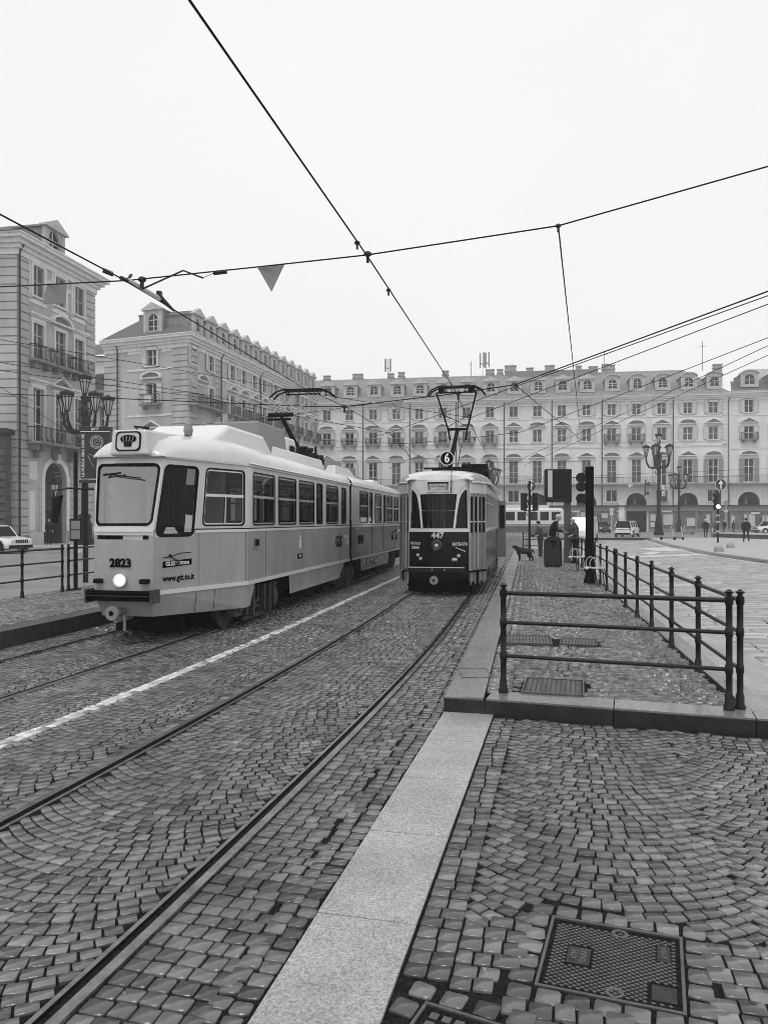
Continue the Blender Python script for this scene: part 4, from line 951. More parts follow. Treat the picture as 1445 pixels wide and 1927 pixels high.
# ---- grey articulated tram
NY = 10.85; TO = Vector((-5.73+SL*NY, NY, 0))
A_ = thing('articulated_tram', 'pale grey and white articulated tram numbered 2823 with a lit headlight', 'tram', TO, -TH)
HWN, TAP, HW = .50, 1.98, 1.17; BELT = 1.66; GUT = 2.70
def fx(x, hw=HW):       # pixel column -> s on the right hand side wall
    k = (x-CX)/F; a = TO.x+hw*CT; b = TO.y-hw*ST; return (a-k*b)/(k*CT-ST)
def lean(z): return 0 if z < BELT else (z-BELT)/(GUT-BELT)*.20
def hwat(s): return HWN+(HW-HWN)*min(1, max(0, s/TAP))
def hwl(s): return .405+(HW-.405)*min(1, max(0, s/TAP))
def fF(u, z, d):         # nose, u in -1..1
    l_ = lean(z); return (u*(hwat(l_) if u > 0 else hwl(l_)), l_+d-(.0 if z > .8 else 0)+.05*u*u, z)
def fT(sd_):             # tapered side: v 0..1
    def f(v, z, d):
        l_ = lean(z)+.05; s = l_+(TAP-l_)*v; q_ = (hwat if sd_ > 0 else hwl)(lean(z)); t = q_+(HW-q_)*v; return (sd_*(t-d*.94), s+d*.33, z)
    return f
def fS(sd_):
    return lambda s, z, d: (sd_*(HW-d), s, z)
SJ = fx(657.5); SJ2 = SJ+.22; SE = 17.4; Lr = 1.9
def roofring(s, hw, crown, n_=12, z0=GUT, flat=.0, left=0):
    o = []
    for i in range(n_+1):
        a = PI*i/n_; c_ = math.cos(a); hh_ = hw if c_ <= 0 else hw-left; o.append((-(hh_+.03)*math.copysign(abs(c_)**.75, c_), s, z0+(crown-z0)*math.sin(a)**.85))
    return o
sk1 = .78
# body lower (grey) front car
m = MB(); us = [-1,-.6,-.2,.0,.2,.6,1]
panel(m, fF, -1, 1, .78, BELT-.08, [(-.87,.87,1.52,1.585)], .12, ub=us)
for sd_ in (-1, 1):
    panel(m, fT(sd_), 0, 1, .78, BELT, [(.02,.395,1.55,BELT)] , .04)
    panel(m, fS(sd_), TAP, SJ, .74, BELT, [], .04)
m.add([fT(1)(0,.78,0), fT(1)(0,.78,0)], [])
for sd_ in (-1, 1):
    # skirts
    f = fT(sd_); q0, q1 = f(0,.78,.0), f(1,.78,0); q0b, q1b = (q0[0]*.86, q0[1]+.12, .42), (q1[0]-.03*sd_, q1[1]-.0, .36)
    m.quad(q0, q1, q1b, q0b)
    g_ = lambda s, z: (sd_*(HW-(.78-z)*.10), s, z)
    m.quad(g_(TAP,.78), g_(fx(481),.78), g_(fx(475),.37), g_(TAP,.36))
    m.quad(g_(fx(544),.76), g_(fx(649),.76), g_(fx(641),.36), g_(fx(549.5),.36))
m.quad(fF(-1,.78,0), fF(1,.78,0), (HWN*.86,.17,.42), (-.405*.86,.17,.42))
body = m.build('lower_body', K['tgrey'], A_)
m = MB()
for sd_ in (-1, 1):
    for v in (.42, .62): q = fT(sd_)(v,.78,-.003); q2 = fT(sd_)(v,.40,.02); m.tube([q, (q[0]-.03*sd_, q[1], .40)], .004, 4)
m.build('skirt_joint', K['rubber'], A_)
# white band
m = MB()
WB = [(x0, x1) for x0, x1 in ((476,517.3),(523.5,557.6),(562.6,591.3),(595.7,607),(613.7,636),(642.3,651))]
WZ = (1.70, 2.60)
side_w = [(fx(a), fx(b), WZ[0], WZ[1]) for a, b in WB]
tapw = [(.02,.395,1.55,2.60), (.475,.965,1.70,2.60)]
panel(m, fF, -1, 1, BELT-.08, GUT, [(-.95,.95,1.71,2.61)], .05, ub=us)
for sd_ in (-1, 1):
    panel(m, fT(sd_), 0, 1, BELT, GUT, [(.02,.395,BELT,2.60), tapw[1]], .05)
    panel(m, fS(sd_), TAP, SJ, BELT, GUT, side_w, .05)
for sd_ in (-1, 1):   # corner pillars fill
    m.strip([fF(sd_,z,0) for z in (BELT,GUT)], [fT(sd_)(0,z,0) for z in (BELT,GUT)])
ub = m.build('upper_body', K['twhite'], A_, smooth=20, merge=1e-3)
m = MB()
for sd_ in (-1, 1): m.strip([fF(sd_,z,0) for z in (.78,BELT)], [fT(sd_)(0,z,0) for z in (.78,BELT)])
m.build('corner_panel', K['tgrey'], A_)
ws = tramwin(A_, fF, -.95, .95, 1.71, 2.61, .10, sc_u=.52, name='windscreen', gl=K['cglass'], alu=False, gask=.018)
for sd_ in (-1, 1):
    tramwin(A_, fT(sd_), *tapw[0], .10, sc_u=1.95, name='cab_side_window', gl=K['dglass'], alu=False, gask=.018)
    o = tramwin(A_, fT(sd_), *tapw[1], .08, sc_u=1.95, bar=.47)
    m = MB(); f = fT(sd_); u_ = .73; m.add([f(u_-.006,1.73,.0), f(u_+.006,1.73,.0), f(u_+.006,2.15,.0), f(u_-.006,2.15,.0)], [(0,1,2,3)]); m.build('mullion', K['alu'], o)
    for (a, b), h in zip(WB, side_w):
        wide = b-a > 15; tramwin(A_, fS(sd_), *h, .07, bar=.46 if wide else None, alu=wide)
# panel seams
for x_ in (500, 535, 571, 601, 640, 700, 722, 744): m = MB(); m.tube([(HW+.001, fx(x_), .79), (HW+.001, fx(x_), BELT-.06)], .0035, 4); m.build('panel_seam', K['under'], A_)
for v_ in (.44, .98): f = fT(1); m = MB(); m.tube([f(v_,.80,-.001), f(v_,BELT-.06,-.001)], .0035, 4); m.build('panel_seam', K['under'], A_)
# trims
m = MB()
for sd_ in (-1, 1):
    f = fT(sd_); g_ = fS(sd_)
    for z0, z1, pr, mi in ((BELT-.055, BELT-.012, -.012, 0), (BELT-.012, BELT+.006, -.010, 1), (.735, .795, -.022, 0), (GUT-.02, GUT+.02, -.03, 0)):
        m.mi = mi; v0 = .40 if z0 > 1.5 and z0 < 2 else 0
        ra = [f(v,z,pr) for v in (v0,1) for z in (z0,)]+[g_(SJ,z0,pr)]; rb = [f(v0,z1,pr), f(1,z1,pr), g_(SJ,z1,pr)]
        m.strip(ra, rb); m.strip(rb, [f(v0,z1,.01), f(1,z1,.01), g_(SJ,z1,.01)])
m.mi = 0; m.strip([fF(u,BELT+.03,-.012) for u in us], [fF(u,BELT-.03,-.012) for u in us])
m.build('trim_strip', [K['white'], K['rubber']], A_)
m = MB()
for i in range(7): u0 = -.80+i*.235; m.box(u0*.5, (u0+.2)*.5, .05, .11, 1.525, 1.58)
m.build('lower_grille', K['under'], A_)
m = MB(); m.box(.04, .34, .045, .06, 1.52, 1.60); m.build('paper_sheet', K['white'], A_)
# roof, front car
m = MB(); rings = []
for s, zc, hh in ((.17,2.74,hwat(.2)),(.25,2.86,hwat(.25)),(.45,2.98,hwat(.45)),(.8,3.08,hwat(.8)),(1.3,3.14,hwat(1.3)),(1.98,3.17,HW),(3.2,3.16,HW),(5,3.12,HW),(SJ,3.06,HW)):
    rings.append(roofring(s, hh, zc, left=hh-hwl(s) if hh < HW else 0))
m.loft(rings, closed=False); m.add(rings[0], [tuple(range(len(rings[0])))]); m.build('roof', K['twhite'], A_, smooth=40, merge=1e-3)
m = MB()
for sd_ in (-1, 1):
    m.tube([(sd_*(HW+.02), .9, GUT+.07), (sd_*(HW+.035), 2.0, GUT+.09), (sd_*(HW+.02), SJ, GUT+.10)] if 0 else [(sd_*(HW+.03), 1.98, GUT+.02), (sd_*(HW+.03), SJ, GUT+.02)], .018, 5)
m.build('gutter', K['twhite'], A_)
# destination box
m = MB(); zb0, zb1, bw_ = 2.715, 3.08, .255
m.loft([[( .105-bw_-.03,.06,zb0),(.105+bw_+.05,.06,zb0),(.105+bw_+.05,.9,zb0),(.105-bw_-.03,.9,zb0)], [(.105-bw_,.10,zb1),(.105+bw_,.10,zb1),(.105+bw_,1.3,zb1+.04),(.105-bw_,1.3,zb1+.04)]])
db = m.build('destination_box', K['twhite'], A_, bevel=.03)
fD = lambda u, z, d: (u+.105, .075+(z-zb0)*.11+d-.02, z)
m = MB(); Ao, Bo, Co = [rrect(-.19+g_, .19-g_, 2.775+g_, 3.055-g_, .06) for g_ in (0, .018, .018)]
m.strip([fD(*p,-.012) for p in Ao], [fD(*p,-.012) for p in Bo], True); m.strip([fD(*p,-.012) for p in Ao], [fD(*p,.02) for p in Ao], True); m.mi = 1; m.add([fD(*p,-.006) for p in Bo], [tuple(range(len(Bo)))])
m.build('display', [K['rubber'], K['lgrey']], db)
m = MB(); fh = lambda x, y: fD(x, 2.915+y, -.016)
hat = [(-.06,-.085),(.06,-.085),(.065,-.02),(.12,.0),(.135,.045),(.10,.085),(.05,.09),(0,.10),(-.05,.09),(-.10,.08),(-.125,.04),(-.11,.0),(-.065,-.02)]
m.add([fh(x*.95, y*.92) for x, y in hat], [tuple(range(len(hat)))]); m.mi = 1
for x in (-.06,-.02,.02,.06): m.add([fh(x-.006,-.01), fh(x+.006,-.01), fh(x*1.4+.01,.07), fh(x*1.4-.006,.07)], [(0,1,2,3)])
m.mi = 0; m.v = [(p[0], p[1]-(.002 if i >= len(hat) else 0), p[2]) for i, p in enumerate(m.v)]
m.build('chef_hat_emblem', [K['under'], K['grey']], db)
# headlight, markers, bumper, coupler
m = MB(); m.lathe([(.02,-.02),(.105,-.04),(.112,.02),(.112,.08),(.02,.08)], 24, (.03,0,.955), ax='y'); hl = m.build('headlight', K['alu'], A_, smooth=40)
m = MB(); m.lathe([(.002,-.065),(.05,-.06),(.078,-.045),(.08,-.03)], 20, (.03,0,.955), ax='y'); m.build('lamp', K['lit'], hl, smooth=True)
for t in (-.31, .39):
    m = MB(); m.box(t-.065, t+.065, -.045, .06, .90, .965); m.build('marker_light', K['under'], A_, bevel=.015)
text('fleet_number', '2823', .165, K['mblack'], A_, Matrix.Translation((.03,-.008,1.185)), bold=.006)
m = MB(); m.box(-.44, .53, -.10, .06, .66, .80); m.box(-.44,.53,-.125,-.10,.675,.70); m.box(-.44,.53,-.125,-.10,.755,.785); bp_ = m.build('bumper', K['mblack'], A_, bevel=.012)
m = MB()
m.box(-.46,-.43,-.12,.10,.63,.82); m.box(.53,.575,-.12,.10,.63,.82)
m.box(-.43, .53, -.112, -.10, .728, .740); m.build('bumper_end', K['under2'], bp_)
m = MB(); m.lathe([(.035,-.20),(.098,-.20),(.10,-.17),(.05,-.15),(.05,.3),(.035,.3),(.03,-.16)], 20, (.0,0,.50), ax='y'); m.box(.10,.13,-.06,-.03,.24,.46); m.box(-.03,.03,-.1,.4,.36,.44); m.mi = 1; m.lathe([(.001,-.204),(.036,-.204)], 14, (0,0,.50), ax='y')
m.build('coupler', [K['coup'], K['mblack']], A_, smooth=35)
# side lettering
def side_text(nm, body_, v, z, size, mat, **kw):
    f = fT(1); a, b = Vector(f(v-.05,z,0)), Vector(f(v+.05,z,0)); an_ = math.atan2(b.y-a.y, b.x-a.x); p = Vector(f(v,z,-.004)); return text(nm, body_, size, mat, A_, Matrix.Translation(p) @ rot(an_), **kw)
side_text('web_address', 'www.gtt.to.it', .24, .955, .125, K['mblack'], bold=.0015, sx=.95)
f = fT(1); m = MB(); q = [f(v,z,-.004) for v, z in ((.085,1.11),(.37,1.135),(.37,1.225),(.085,1.20))]; m.add(q, [(0,1,2,3)])
m.tube([f(.085,1.255,-.006), f(.16,1.262,-.006), f(.25,1.31,-.006), f(.36,1.315,-.006)], .006, 4); m.tube([f(.155,1.262,-.006), f(.22,1.215,-.006)], .006, 4); m.add([f(.13,1.27,-.006), f(.18,1.27,-.006), f(.155,1.31,-.006)], [(0,1,2)])
lg = m.build('side_logo', K['mblack'], A_)
side_text('side_lettering', 'GUS', .155, 1.163, .085, K['white'], bold=.003, sx=1.1); side_text('side_lettering', 'TO', .222, 1.167, .085, K['grey'], bold=.002, sx=1.1); side_text('side_lettering', 'tram', .298, 1.174, .085, K['white'], bold=.003, sx=1.1)
sm = lambda x, z: Matrix.Translation((HW+.004, fx(x), z)) @ rot(PI/2)
text('side_lettering', 'GUS', .36, K['mblack'], A_, sm(637.5, 1.26), bold=.012, sx=.95, sp=.95); text('side_lettering', 'TO', .36, K['white'], A_, sm(651.5, 1.265), bold=.008, sx=.85)
text('fleet_number', '2823', .07, K['lgrey'], A_, sm(564.5, 1.07), bold=.002)
m = MB(); m.box(HW, HW+.004, fx(560), fx(569), 1.02, 1.12); m.build('number_plate', K['mblack'], A_)
m = MB(); m.box(HW, HW+.02, fx(477), fx(486.5), 1.30, 1.50); m.mi = 1; m.box(HW+.01, HW+.03, fx(478), fx(485.5), 1.36, 1.47); m.build('door_control', [K['grey'], K['under']], A_)
m = MB(); m.lathe([(.045,0),(.045,.006)], 12, (HW,fx(565),1.45), ax='x'); m.box(HW, HW+.006, fx(563.2), fx(566.6), 1.22, 1.40); m.build('emblem', K['white'], A_)
f = fT(1); m = MB(); m.add([f(.27,2.32,.012), f(.36,2.32,.012), f(.36,2.56,.012), f(.27,2.56,.012)], [(0,1,2,3)]); m.build('paper_notice', K['grey'], A_)
m = MB(); m.add([f(.30,1.62,.010), f(.375,1.62,.010), f(.375,1.86,.010), f(.30,1.88,.010)], [(0,1,2,3)]); m.add([f(.10,1.60,.010), f(.24,1.60,.010), f(.20,1.69,.010), f(.12,1.69,.010)], [(0,1,2,3)]); m.build('route_card', K['lgrey'], A_)
# cab interior
m = MB(); m.box(-.95, .95, 1.50, 1.56, .8, 2.6); m.mi = 1
for t in (-.30,-.10,.06,.13): m.box(t-.018, t+.018, 1.44, 1.50, 1.62, 2.4)  # light and dark stripes on the partition imitate reflections in the windscreen
m.box(.26,.42,1.46,1.50,1.66,2.35); m.mi = 2; m.box(-.42,-.34,1.45,1.50,1.6,2.45); m.box(-.06,-.02,1.45,1.50,1.6,2.4); m.box(.26,.42,1.44,1.46,1.98,2.02)
m.build('cab_partition', [K['curt'], K['curtl'], K['curtd']], A_)
m = MB(); m.box(-.42, .42, .25, .62, .8, 1.62); m.build('dashboard', K['under'], A_)
m = MB(); m.add([(.45,.35,1.62),(.62,.75,1.60),(.72,.72,1.70),(.52,.32,1.72)], [(0,1,2,3)]); m.build('paper_sheet', K['white'], A_)
m = MB(); m.box(-1.12, 1.12, 2.05, SJ, .72, .80); m.box(-1.12, 1.12, SJ2, SE, .72, .8); m.build('floor', K['under'], A_)
m = MB()
for s in np.arange(2.4, SE-1, .85):
    if SJ-.4 < s < SJ2+.4: continue
    for t in (-.72, .72): m.box(t-.36, t+.36, s, s+.08, .8, 1.78); m.box(t-.36, t+.36, s, s+.42, 1.1, 1.2)
m.build('seat_row', K['under'], A_, bevel=.02)
m = MB()
for s in np.arange(2.6, SE-1, 1.7):
    for t in (-.42, .42): m.tube([(t, s, .8), (t, s, 2.6)], .018, 5)
for t in (-.5, .5): m.tube([(t, 2, 2.4), (t, SJ, 2.4)], .016, 5)
m.build('grab_pole', K['alu'], A_)
# wiper and mirror
m = MB(); p = fF(-.62, 2.46, -.03); q = fF(.50, 2.39, -.03); m.tube([p, q], .009, 5); m.tube([(p[0]+.25, p[1]-.01, 2.47), (p[0]-.02, p[1]-.02, 2.44)], .014, 5); m.build('wiper', K['rubber'], A_)
m = MB(); m.tube([(-.50,.2,2.24),(-.78,.0,2.25),(-.95,-.1,2.22),(-.93,-.1,2.0)], .016, 6); mr_ = m.build('mirror_arm', K['black'], A_)
m = MB(); m.loft([[(-.94,-.18,1.78),(-.86,-.14,1.74),(-.90,-.08,1.74),(-.96,-.10,1.78)], [(-.92,-.19,2.12),(-.78,-.15,2.16),(-.80,-.07,2.16),(-.94,-.10,2.12)]]); m.build('mirror', K['black'], mr_, bevel=.02)
# bellows and rear car
m = MB(); rings = []
for i in range(9):
    hh = HW-(.10 if i % 2 else .03); s = SJ+.22*i/8; rings.append([(-hh,s,.6),(-hh,s,2.7),(-hh*.6,s,2.98),(hh*.6,s,2.98),(hh,s,2.7),(hh,s,.6)])
m.loft(rings, closed=False); m.build('bellows', K['rubber'], A_)
def fR(sd_): return lambda s, z, d: (sd_*(HW-d-max(0, s-SE)*.30), s, z)
WR = [(676.7,692.4),(695,701),(705.3,717.8),(721,726),(727.7,738.5),(740.7,749.7)]; rw = [(fx(a), fx(b), *WZ) for a, b in WR]
m = MB(); m2 = MB()
for sd_ in (-1, 1):
    panel(m, fR(sd_), SJ2, SE, .74, BELT, [], .04); panel(m, fR(sd_), SE, SE+Lr, .74, BELT, [], .04)
    panel(m2, fR(sd_), SJ2, SE, BELT, GUT, rw, .05); panel(m2, fR(sd_), SE, SE+Lr, BELT, GUT, [], .04)
    g_ = lambda s, z: (sd_*(HW-(.78-z)*.10), s, z)
    m.quad(g_(fx(677.5),.76), g_(fx(731.5),.76), g_(fx(731.5),.36), g_(fx(682.5),.36))
e = HW-Lr*.3; m.quad((-e,SE+Lr,.5),(e,SE+Lr,.5),(e,SE+Lr,BELT),(-e,SE+Lr,BELT)); m2.quad((-e,SE+Lr,BELT),(e,SE+Lr,BELT),(e,SE+Lr,GUT),(-e,SE+Lr,GUT))
rb_ = m.build('rear_lower_body', K['tgrey2'], A_, smooth=20, merge=1e-3); rb_['label'] = 'grimy rear car side with rain streaks'
m2.build('rear_upper_body', K['twhite'], A_, smooth=20, merge=1e-3)
for sd_ in (-1, 1):
    for (a, b), h in zip(WR, rw): tramwin(A_, fR(sd_), *h, .06, bar=.46 if b-a > 8 else None, alu=b-a > 8)
m = MB()
for sd_ in (-1, 1):
    g_ = fR(sd_)
    for z0, z1, pr, mi in ((BELT-.055, BELT-.012, -.012, 0), (BELT-.012, BELT+.006, -.010, 1), (.735, .795, -.022, 0)):
        m.mi = mi; m.strip([g_(SJ2,z0,pr), g_(SE,z0,pr), g_(SE+Lr,z0,pr)], [g_(SJ2,z1,pr), g_(SE,z1,pr), g_(SE+Lr,z1,pr)])
m.build('trim_strip', [K['white'], K['rubber']], A_)
m = MB(); m.loft([roofring(s, hh, zc) for s, zc, hh in ((SJ2,3.05,HW),(SJ2+.4,3.08,HW),(14,3.06,HW),(16.4,3.04,HW),(17.4,2.98,HW),(18.4,2.88,HW-.3),(SE+Lr,2.74,HW-.56))], closed=False); m.build('rear_roof', K['twhite'], A_, smooth=40)
m = MB()    # graffiti scrawl on the rear skirt
random.seed(21)
for x0, x1, z0 in ((684,704,.62),(706,716,.55),(716,730,.6)):
    pts = []; n_ = 11
    for i in range(n_): pts.append((HW-.008+.004, fx(x0+(x1-x0)*i/(n_-1)), z0+random.uniform(-.11,.11)))
    m.tube(pts, .012, 4)
m.build('graffiti', K['white'], A_)
sm = lambda x, z: Matrix.Translation((HW+.004, fx(x), z)) @ rot(PI/2)
m = MB(); m.box(HW, HW+.004, fx(736.5), fx(747), 1.12, 1.28); m.tube([(HW+.004, fx(737), 1.33), (HW+.004, fx(741), 1.37), (HW+.004, fx(747), 1.45)], .012, 4); m.build('side_logo', K['mblack'], A_)
text('side_lettering', 'GUSTO', .15, K['lgrey'], A_, sm(741.7,1.2), bold=.004)
text('side_lettering', 'TRAM', .34, K['under'], A_, sm(678.5,1.24), bold=.01, sx=.8)
# roof gear
def rf_(name, t0, t1, s0, s1, z0, z1, mat, bv=.03, ramp=0, ramp2=0):
    m = MB(); m.loft([[(t0,s0,z0),(t1,s0,z0),(t1,s1,z0),(t0,s1,z0)], [(t0+.05,s0+ramp,z1),(t1-.05,s0+ramp,z1),(t1-.05,s1-ramp2,z1),(t0+.05,s1-ramp2,z1)]]); return m.build(name, mat, A_, bevel=bv)
rf_('roof_pod', -.72, .72, 1.45, 4.75, 3.02, 3.42, K['white'], .06, 1.0, .55)
rf_('roof_fairing', -.74, -.60, 4.75, 8.55, 3.04, 3.27, K['white'], .02, 0, .15); rf_('roof_fairing', .60, .74, 4.75, 8.55, 3.04, 3.27, K['white'], .02, 0, .15)
rf_('resistor_box', -.55, .50, 4.55, 6.2, 3.2, 3.76, K['grey']); rf_('air_conditioner', -.45, .5, 6.35, 7.25, 3.1, 3.64, K['white'], .05, .05, .3)
m = MB(); m.box(.50,.515,6.45,6.75,3.25,3.45); m.box(.50,.515,6.9,7.1,3.28,3.45); m.build('vent_grille', K['under'], A_)
m = MB(); m.lathe([(.06,3.12),(.075,3.2),(.06,3.3),(.02,3.32)], 10, (.45,1.30,0)); m.build('beacon', K['grey'], A_)
m = MB(); m.tube([(-.15,1.0,3.1),(-.3,1.0,3.24),(-.1,1.1,3.22)], .02, 5); m.build('horn', K['under'], A_)
panto_single(A_, 8.75, 3.38, 7.30, 4.26, 9.15, 5.14)
rf_('resistor_box', -.5, .3, 10.2, 12.3, 3.05, 3.52, K['grey']); rf_('roof_fairing', .40, .72, 9.7, 12.2, 3.02, 3.25, K['white'], .02, .2, .6)
m = MB()
for i in range(7): m.box(-.2, .3, 13.0+i*.16, 13.05+i*.16, 3.02, 3.42)
m.box(-.25, .35, 12.9, 14.1, 3.0, 3.08); m.build('cooling_fins', K['grey'], A_)
rf_('roof_box', -.1, .35, 14.4, 15.1, 3.0, 3.2, K['grey']); rf_('roof_hatch', -.4, .6, 15.4, 16.7, 2.98, 3.16, K['white'], .05, .2, .3)
m = MB(); m.box(-.40,.40,.35,1.7,.36,.7) ; m.box(-1.0,1.0,1.9,SE+1.4,.40,.72); m.box(-.6,.6,1.2,SE+1.6,.14,.6); m.box(-.95,.95,5.0,8.2,.22,.7); m.box(-.95,.95,10.8,15,.22,.7); m.build('underframe', K['mblack'], A_)  # underframe enlarged with added black boxes to deepen the shade below the tram
for s in (2.85, 9.35, 16.1): bogie(A_, s)
m = MB(); m.box(-.55,.55,.9,1.0,.10,.30); m.box(.50,.53,.86,.90,.06,.34); m.build('lifeguard', K['under'], A_)

# ---- dark vintage tram 447
NB = 17.6; BO = Vector((-2.004+SL*NB, NB, 0))
B_ = thing('vintage_tram', 'dark and white vintage tram numbered 447 with a round 6 on its roof', 'tram', BO, -TH)
def fbx(x, t=1.05): k = (x-CX)/F; return (BO.x+t*CT-k*(BO.y-t*ST))/(k*CT-ST)
ZS, ZP = 1.60, 1.52
def fC(t, z, d):          # curved nose leaning slightly back
    return (t, .28*(t/.70)**2+d+(0 if z < ZP else (z-ZP)*.10), z)
TS = list(np.linspace(-.70, .70, 15))
m = MB(); panel(m, fC, -.70, .70, .70, ZP, [], .05, ub=TS); m.strip([fC(t,.70,0) for t in TS], [fC(t,.40,.10) for t in TS]); pn = m.build('front_panel', K['tdark'], B_, smooth=30, merge=1e-3)
m = MB(); panel(m, fC, -.70, .70, ZP, ZS, [], .05, ub=TS); m.strip([fC(t,ZP,-.012) for t in TS], [fC(t,ZP+.05,-.012) for t in TS])
zl = lambda t: 2.39 if abs(t) < .45 else 2.39+.27*min(1, (abs(t)-.45)/.25)**.65
T3 = sorted(set(TS+[-.45,.45,-.5,.5,-.55,.55,-.6,.6,-.65,.65])); m.strip([fC(t,zl(t),0) for t in T3], [fC(t,2.72,0) for t in T3])
m.strip([fC(t,zl(t),0) for t in T3], [fC(t,zl(t),.06) for t in T3]); m.strip([fC(t,zl(t),-.015) for t in T3], [fC(t,zl(t)+.03,-.015) for t in T3])
for sg in (-1, 1):
    for a, b, c, d in ((.345,.39,.43,.485),):
        m.add([fC(sg*a,ZS,-.01), fC(sg*b,ZS,-.01), fC(sg*d,2.45,-.01), fC(sg*c,2.40,-.01)], [(0,1,2,3)]); m.add([fC(sg*a,ZS,-.01), fC(sg*a,ZS,.06), fC(sg*c,2.40,.06), fC(sg*c,2.40,-.01)], [(0,1,2,3)])
    m.add([fC(sg*.665,ZS,-.005), fC(sg*.70,ZS,-.005), fC(sg*.70,2.72,-.005), fC(sg*.64,2.62,-.005)], [(0,1,2,3)])
    A0 = [fC(sg*t,z,-.006) for t, z in ((.40,1.62),(.44,2.0),(.485,2.28),(.53,2.40),(.59,2.475),(.64,2.50))]; B0 = [fC(sg*t,z,-.006) for t, z in ((.375,1.62),(.42,2.0),(.46,2.32),(.50,2.47),(.57,2.56),(.66,2.62))]; m.strip(A0, B0)
m.build('front_frame', K['twhite'], B_, smooth=30, merge=1e-3)
m = MB(); m.strip([fC(t,ZS,.03) for t in TS], [fC(t,2.64,.03) for t in TS]); fg = m.build('windscreen', K['glass'], B_, smooth=True)
m = MB(); m.add([fC(-.40,2.0,.02), fC(.40,2.0,.02), fC(.40,2.025,.02), fC(-.40,2.025,.02)], [(0,1,2,3)]); m.build('transom', K['alu'], fg)
# dome and roof
m = MB(); rings = []
for s, zc, hh in ((.30,2.80,.72),(.40,2.88,.80),(.65,2.95,.93),(1.0,2.99,1.03),(1.5,3.01,1.10),(4,3.02,1.10),(8.9,3.0,1.10)): rings.append(roofring(s, hh, zc, 14, 2.68))
m.loft(rings, closed=False)
for i, f_ in enumerate(m.f):
    c = sum((Vector(m.v[j]) for j in f_), Vector())/4
    if c.y < .95 and abs(c.x) < .78-.5*max(0, c.y-.45): m.m[i] = 1
front = [fC(t,2.72,0) for t in np.linspace(-.70,.70,15)]; m.mi = 1; m.strip(front, rings[0]); m.build('roof', [K['troof'], K['twhite']], B_, smooth=40)
m = MB(); pr = [fC(t,2.72,-.004) for t in np.linspace(-.70,.70,15)]; up_ = [(p[0]*1.0, p[1]+.06, p[2]+.0+.14*math.cos(p[0]*1.9)) for p in [(q[0],q[1],2.72) for q in pr]]; m.strip(pr, up_); m.build('forehead', K['twhite'], B_, smooth=True)
m = MB(); e_ = [(sg*(hh+.02), s, 2.67) for sg in (1,) for s, hh in ((.30,.74),(.6,.94),(1.0,1.05),(1.5,1.12),(8.9,1.12))]
for sg in (-1, 1): m.tube([(sg*abs(p[0]), p[1], p[2]) for p in e_], .022, 6)
m.build('gutter', K['twhite'], B_)
# angled folding doors
def door_leafs(sg):
    a, b = Vector((sg*.70,.28)), Vector((sg*1.05,1.02)); d = (b-a); nrm = Vector((d.y,-d.x)).normalized()*sg
    L_ = d.length
    def f(u, z, q): p = a+d*u-nrm*q; return (p.x, p.y, z)
    m = MB(); hs = [(u0,u1,1.62,2.30) for u0, u1 in ((.06,.23),(.30,.47),(.53,.70),(.77,.94))]
    panel(m, f, 0, 1, .62, 2.42, [(h[0],h[1],1.50,2.34) for h in hs], .03)
    for h in hs: m.add([f(h[0],.75,-.004), f(h[1],.75,-.004), f(h[1],1.38,-.004), f(h[0],1.38,-.004)], [(0,1,2,3)])
    for u_ in (.265,.5,.735): m.tube([f(u_,.62,-.008), f(u_,2.42,-.008)], .010, 4)
    dr = m.build('folding_door', K['door'], B_); m = MB()
    for h in hs: m.add([f(h[0],1.50,.02), f(h[1],1.50,.02), f(h[1],2.34,.02), f(h[0],2.34,.02)], [(0,1,2,3)])
    m.build('pane', K['dglass'], dr); m = MB(); 
    for h in hs: m.add([f(h[0],1.74,-.002), f(h[1],1.74,-.002), f(h[1],1.77,-.002), f(h[0],1.77,-.002)], [(0,1,2,3)])
    m.tube([f(.48,.66,-.02), f(.48,2.35,-.02)], .012, 5); m.tube([f(.25,.66,-.02), f(.25,2.35,-.02)], .008, 5); m.build('handrail', K['alu'], dr)
    m = MB(); m.add([f(0,2.42,-.006), f(1,2.42,-.006), f(1,2.68,-.006), f(0,2.72,-.006)], [(0,1,2,3)]); m.add([f(0,.62,0), f(0.04,.62,-.004), f(.04,2.42,-.004), f(0,2.42,0)], [(0,1,2,3)]); m.build('door_header', K['twhite'], B_)
    m = MB(); m.add([f(0,.36,0), f(1,.36,0), f(1,.56,0), f(0,.56,0)], [(0,1,2,3)])
    for i in range(4): q = f(.06+i*.25,.36,-.02); m.box(q[0]-.015, q[0]+.015, q[1]-.015, q[1]+.015, .30, .57)
    m.add([f(0,.57,-.03), f(1,.57,-.03), f(1,.57,.1), f(0,.57,.1)], [(0,1,2,3)]); m.build('door_step', K['grey'], B_)
door_leafs(1); door_leafs(-1)
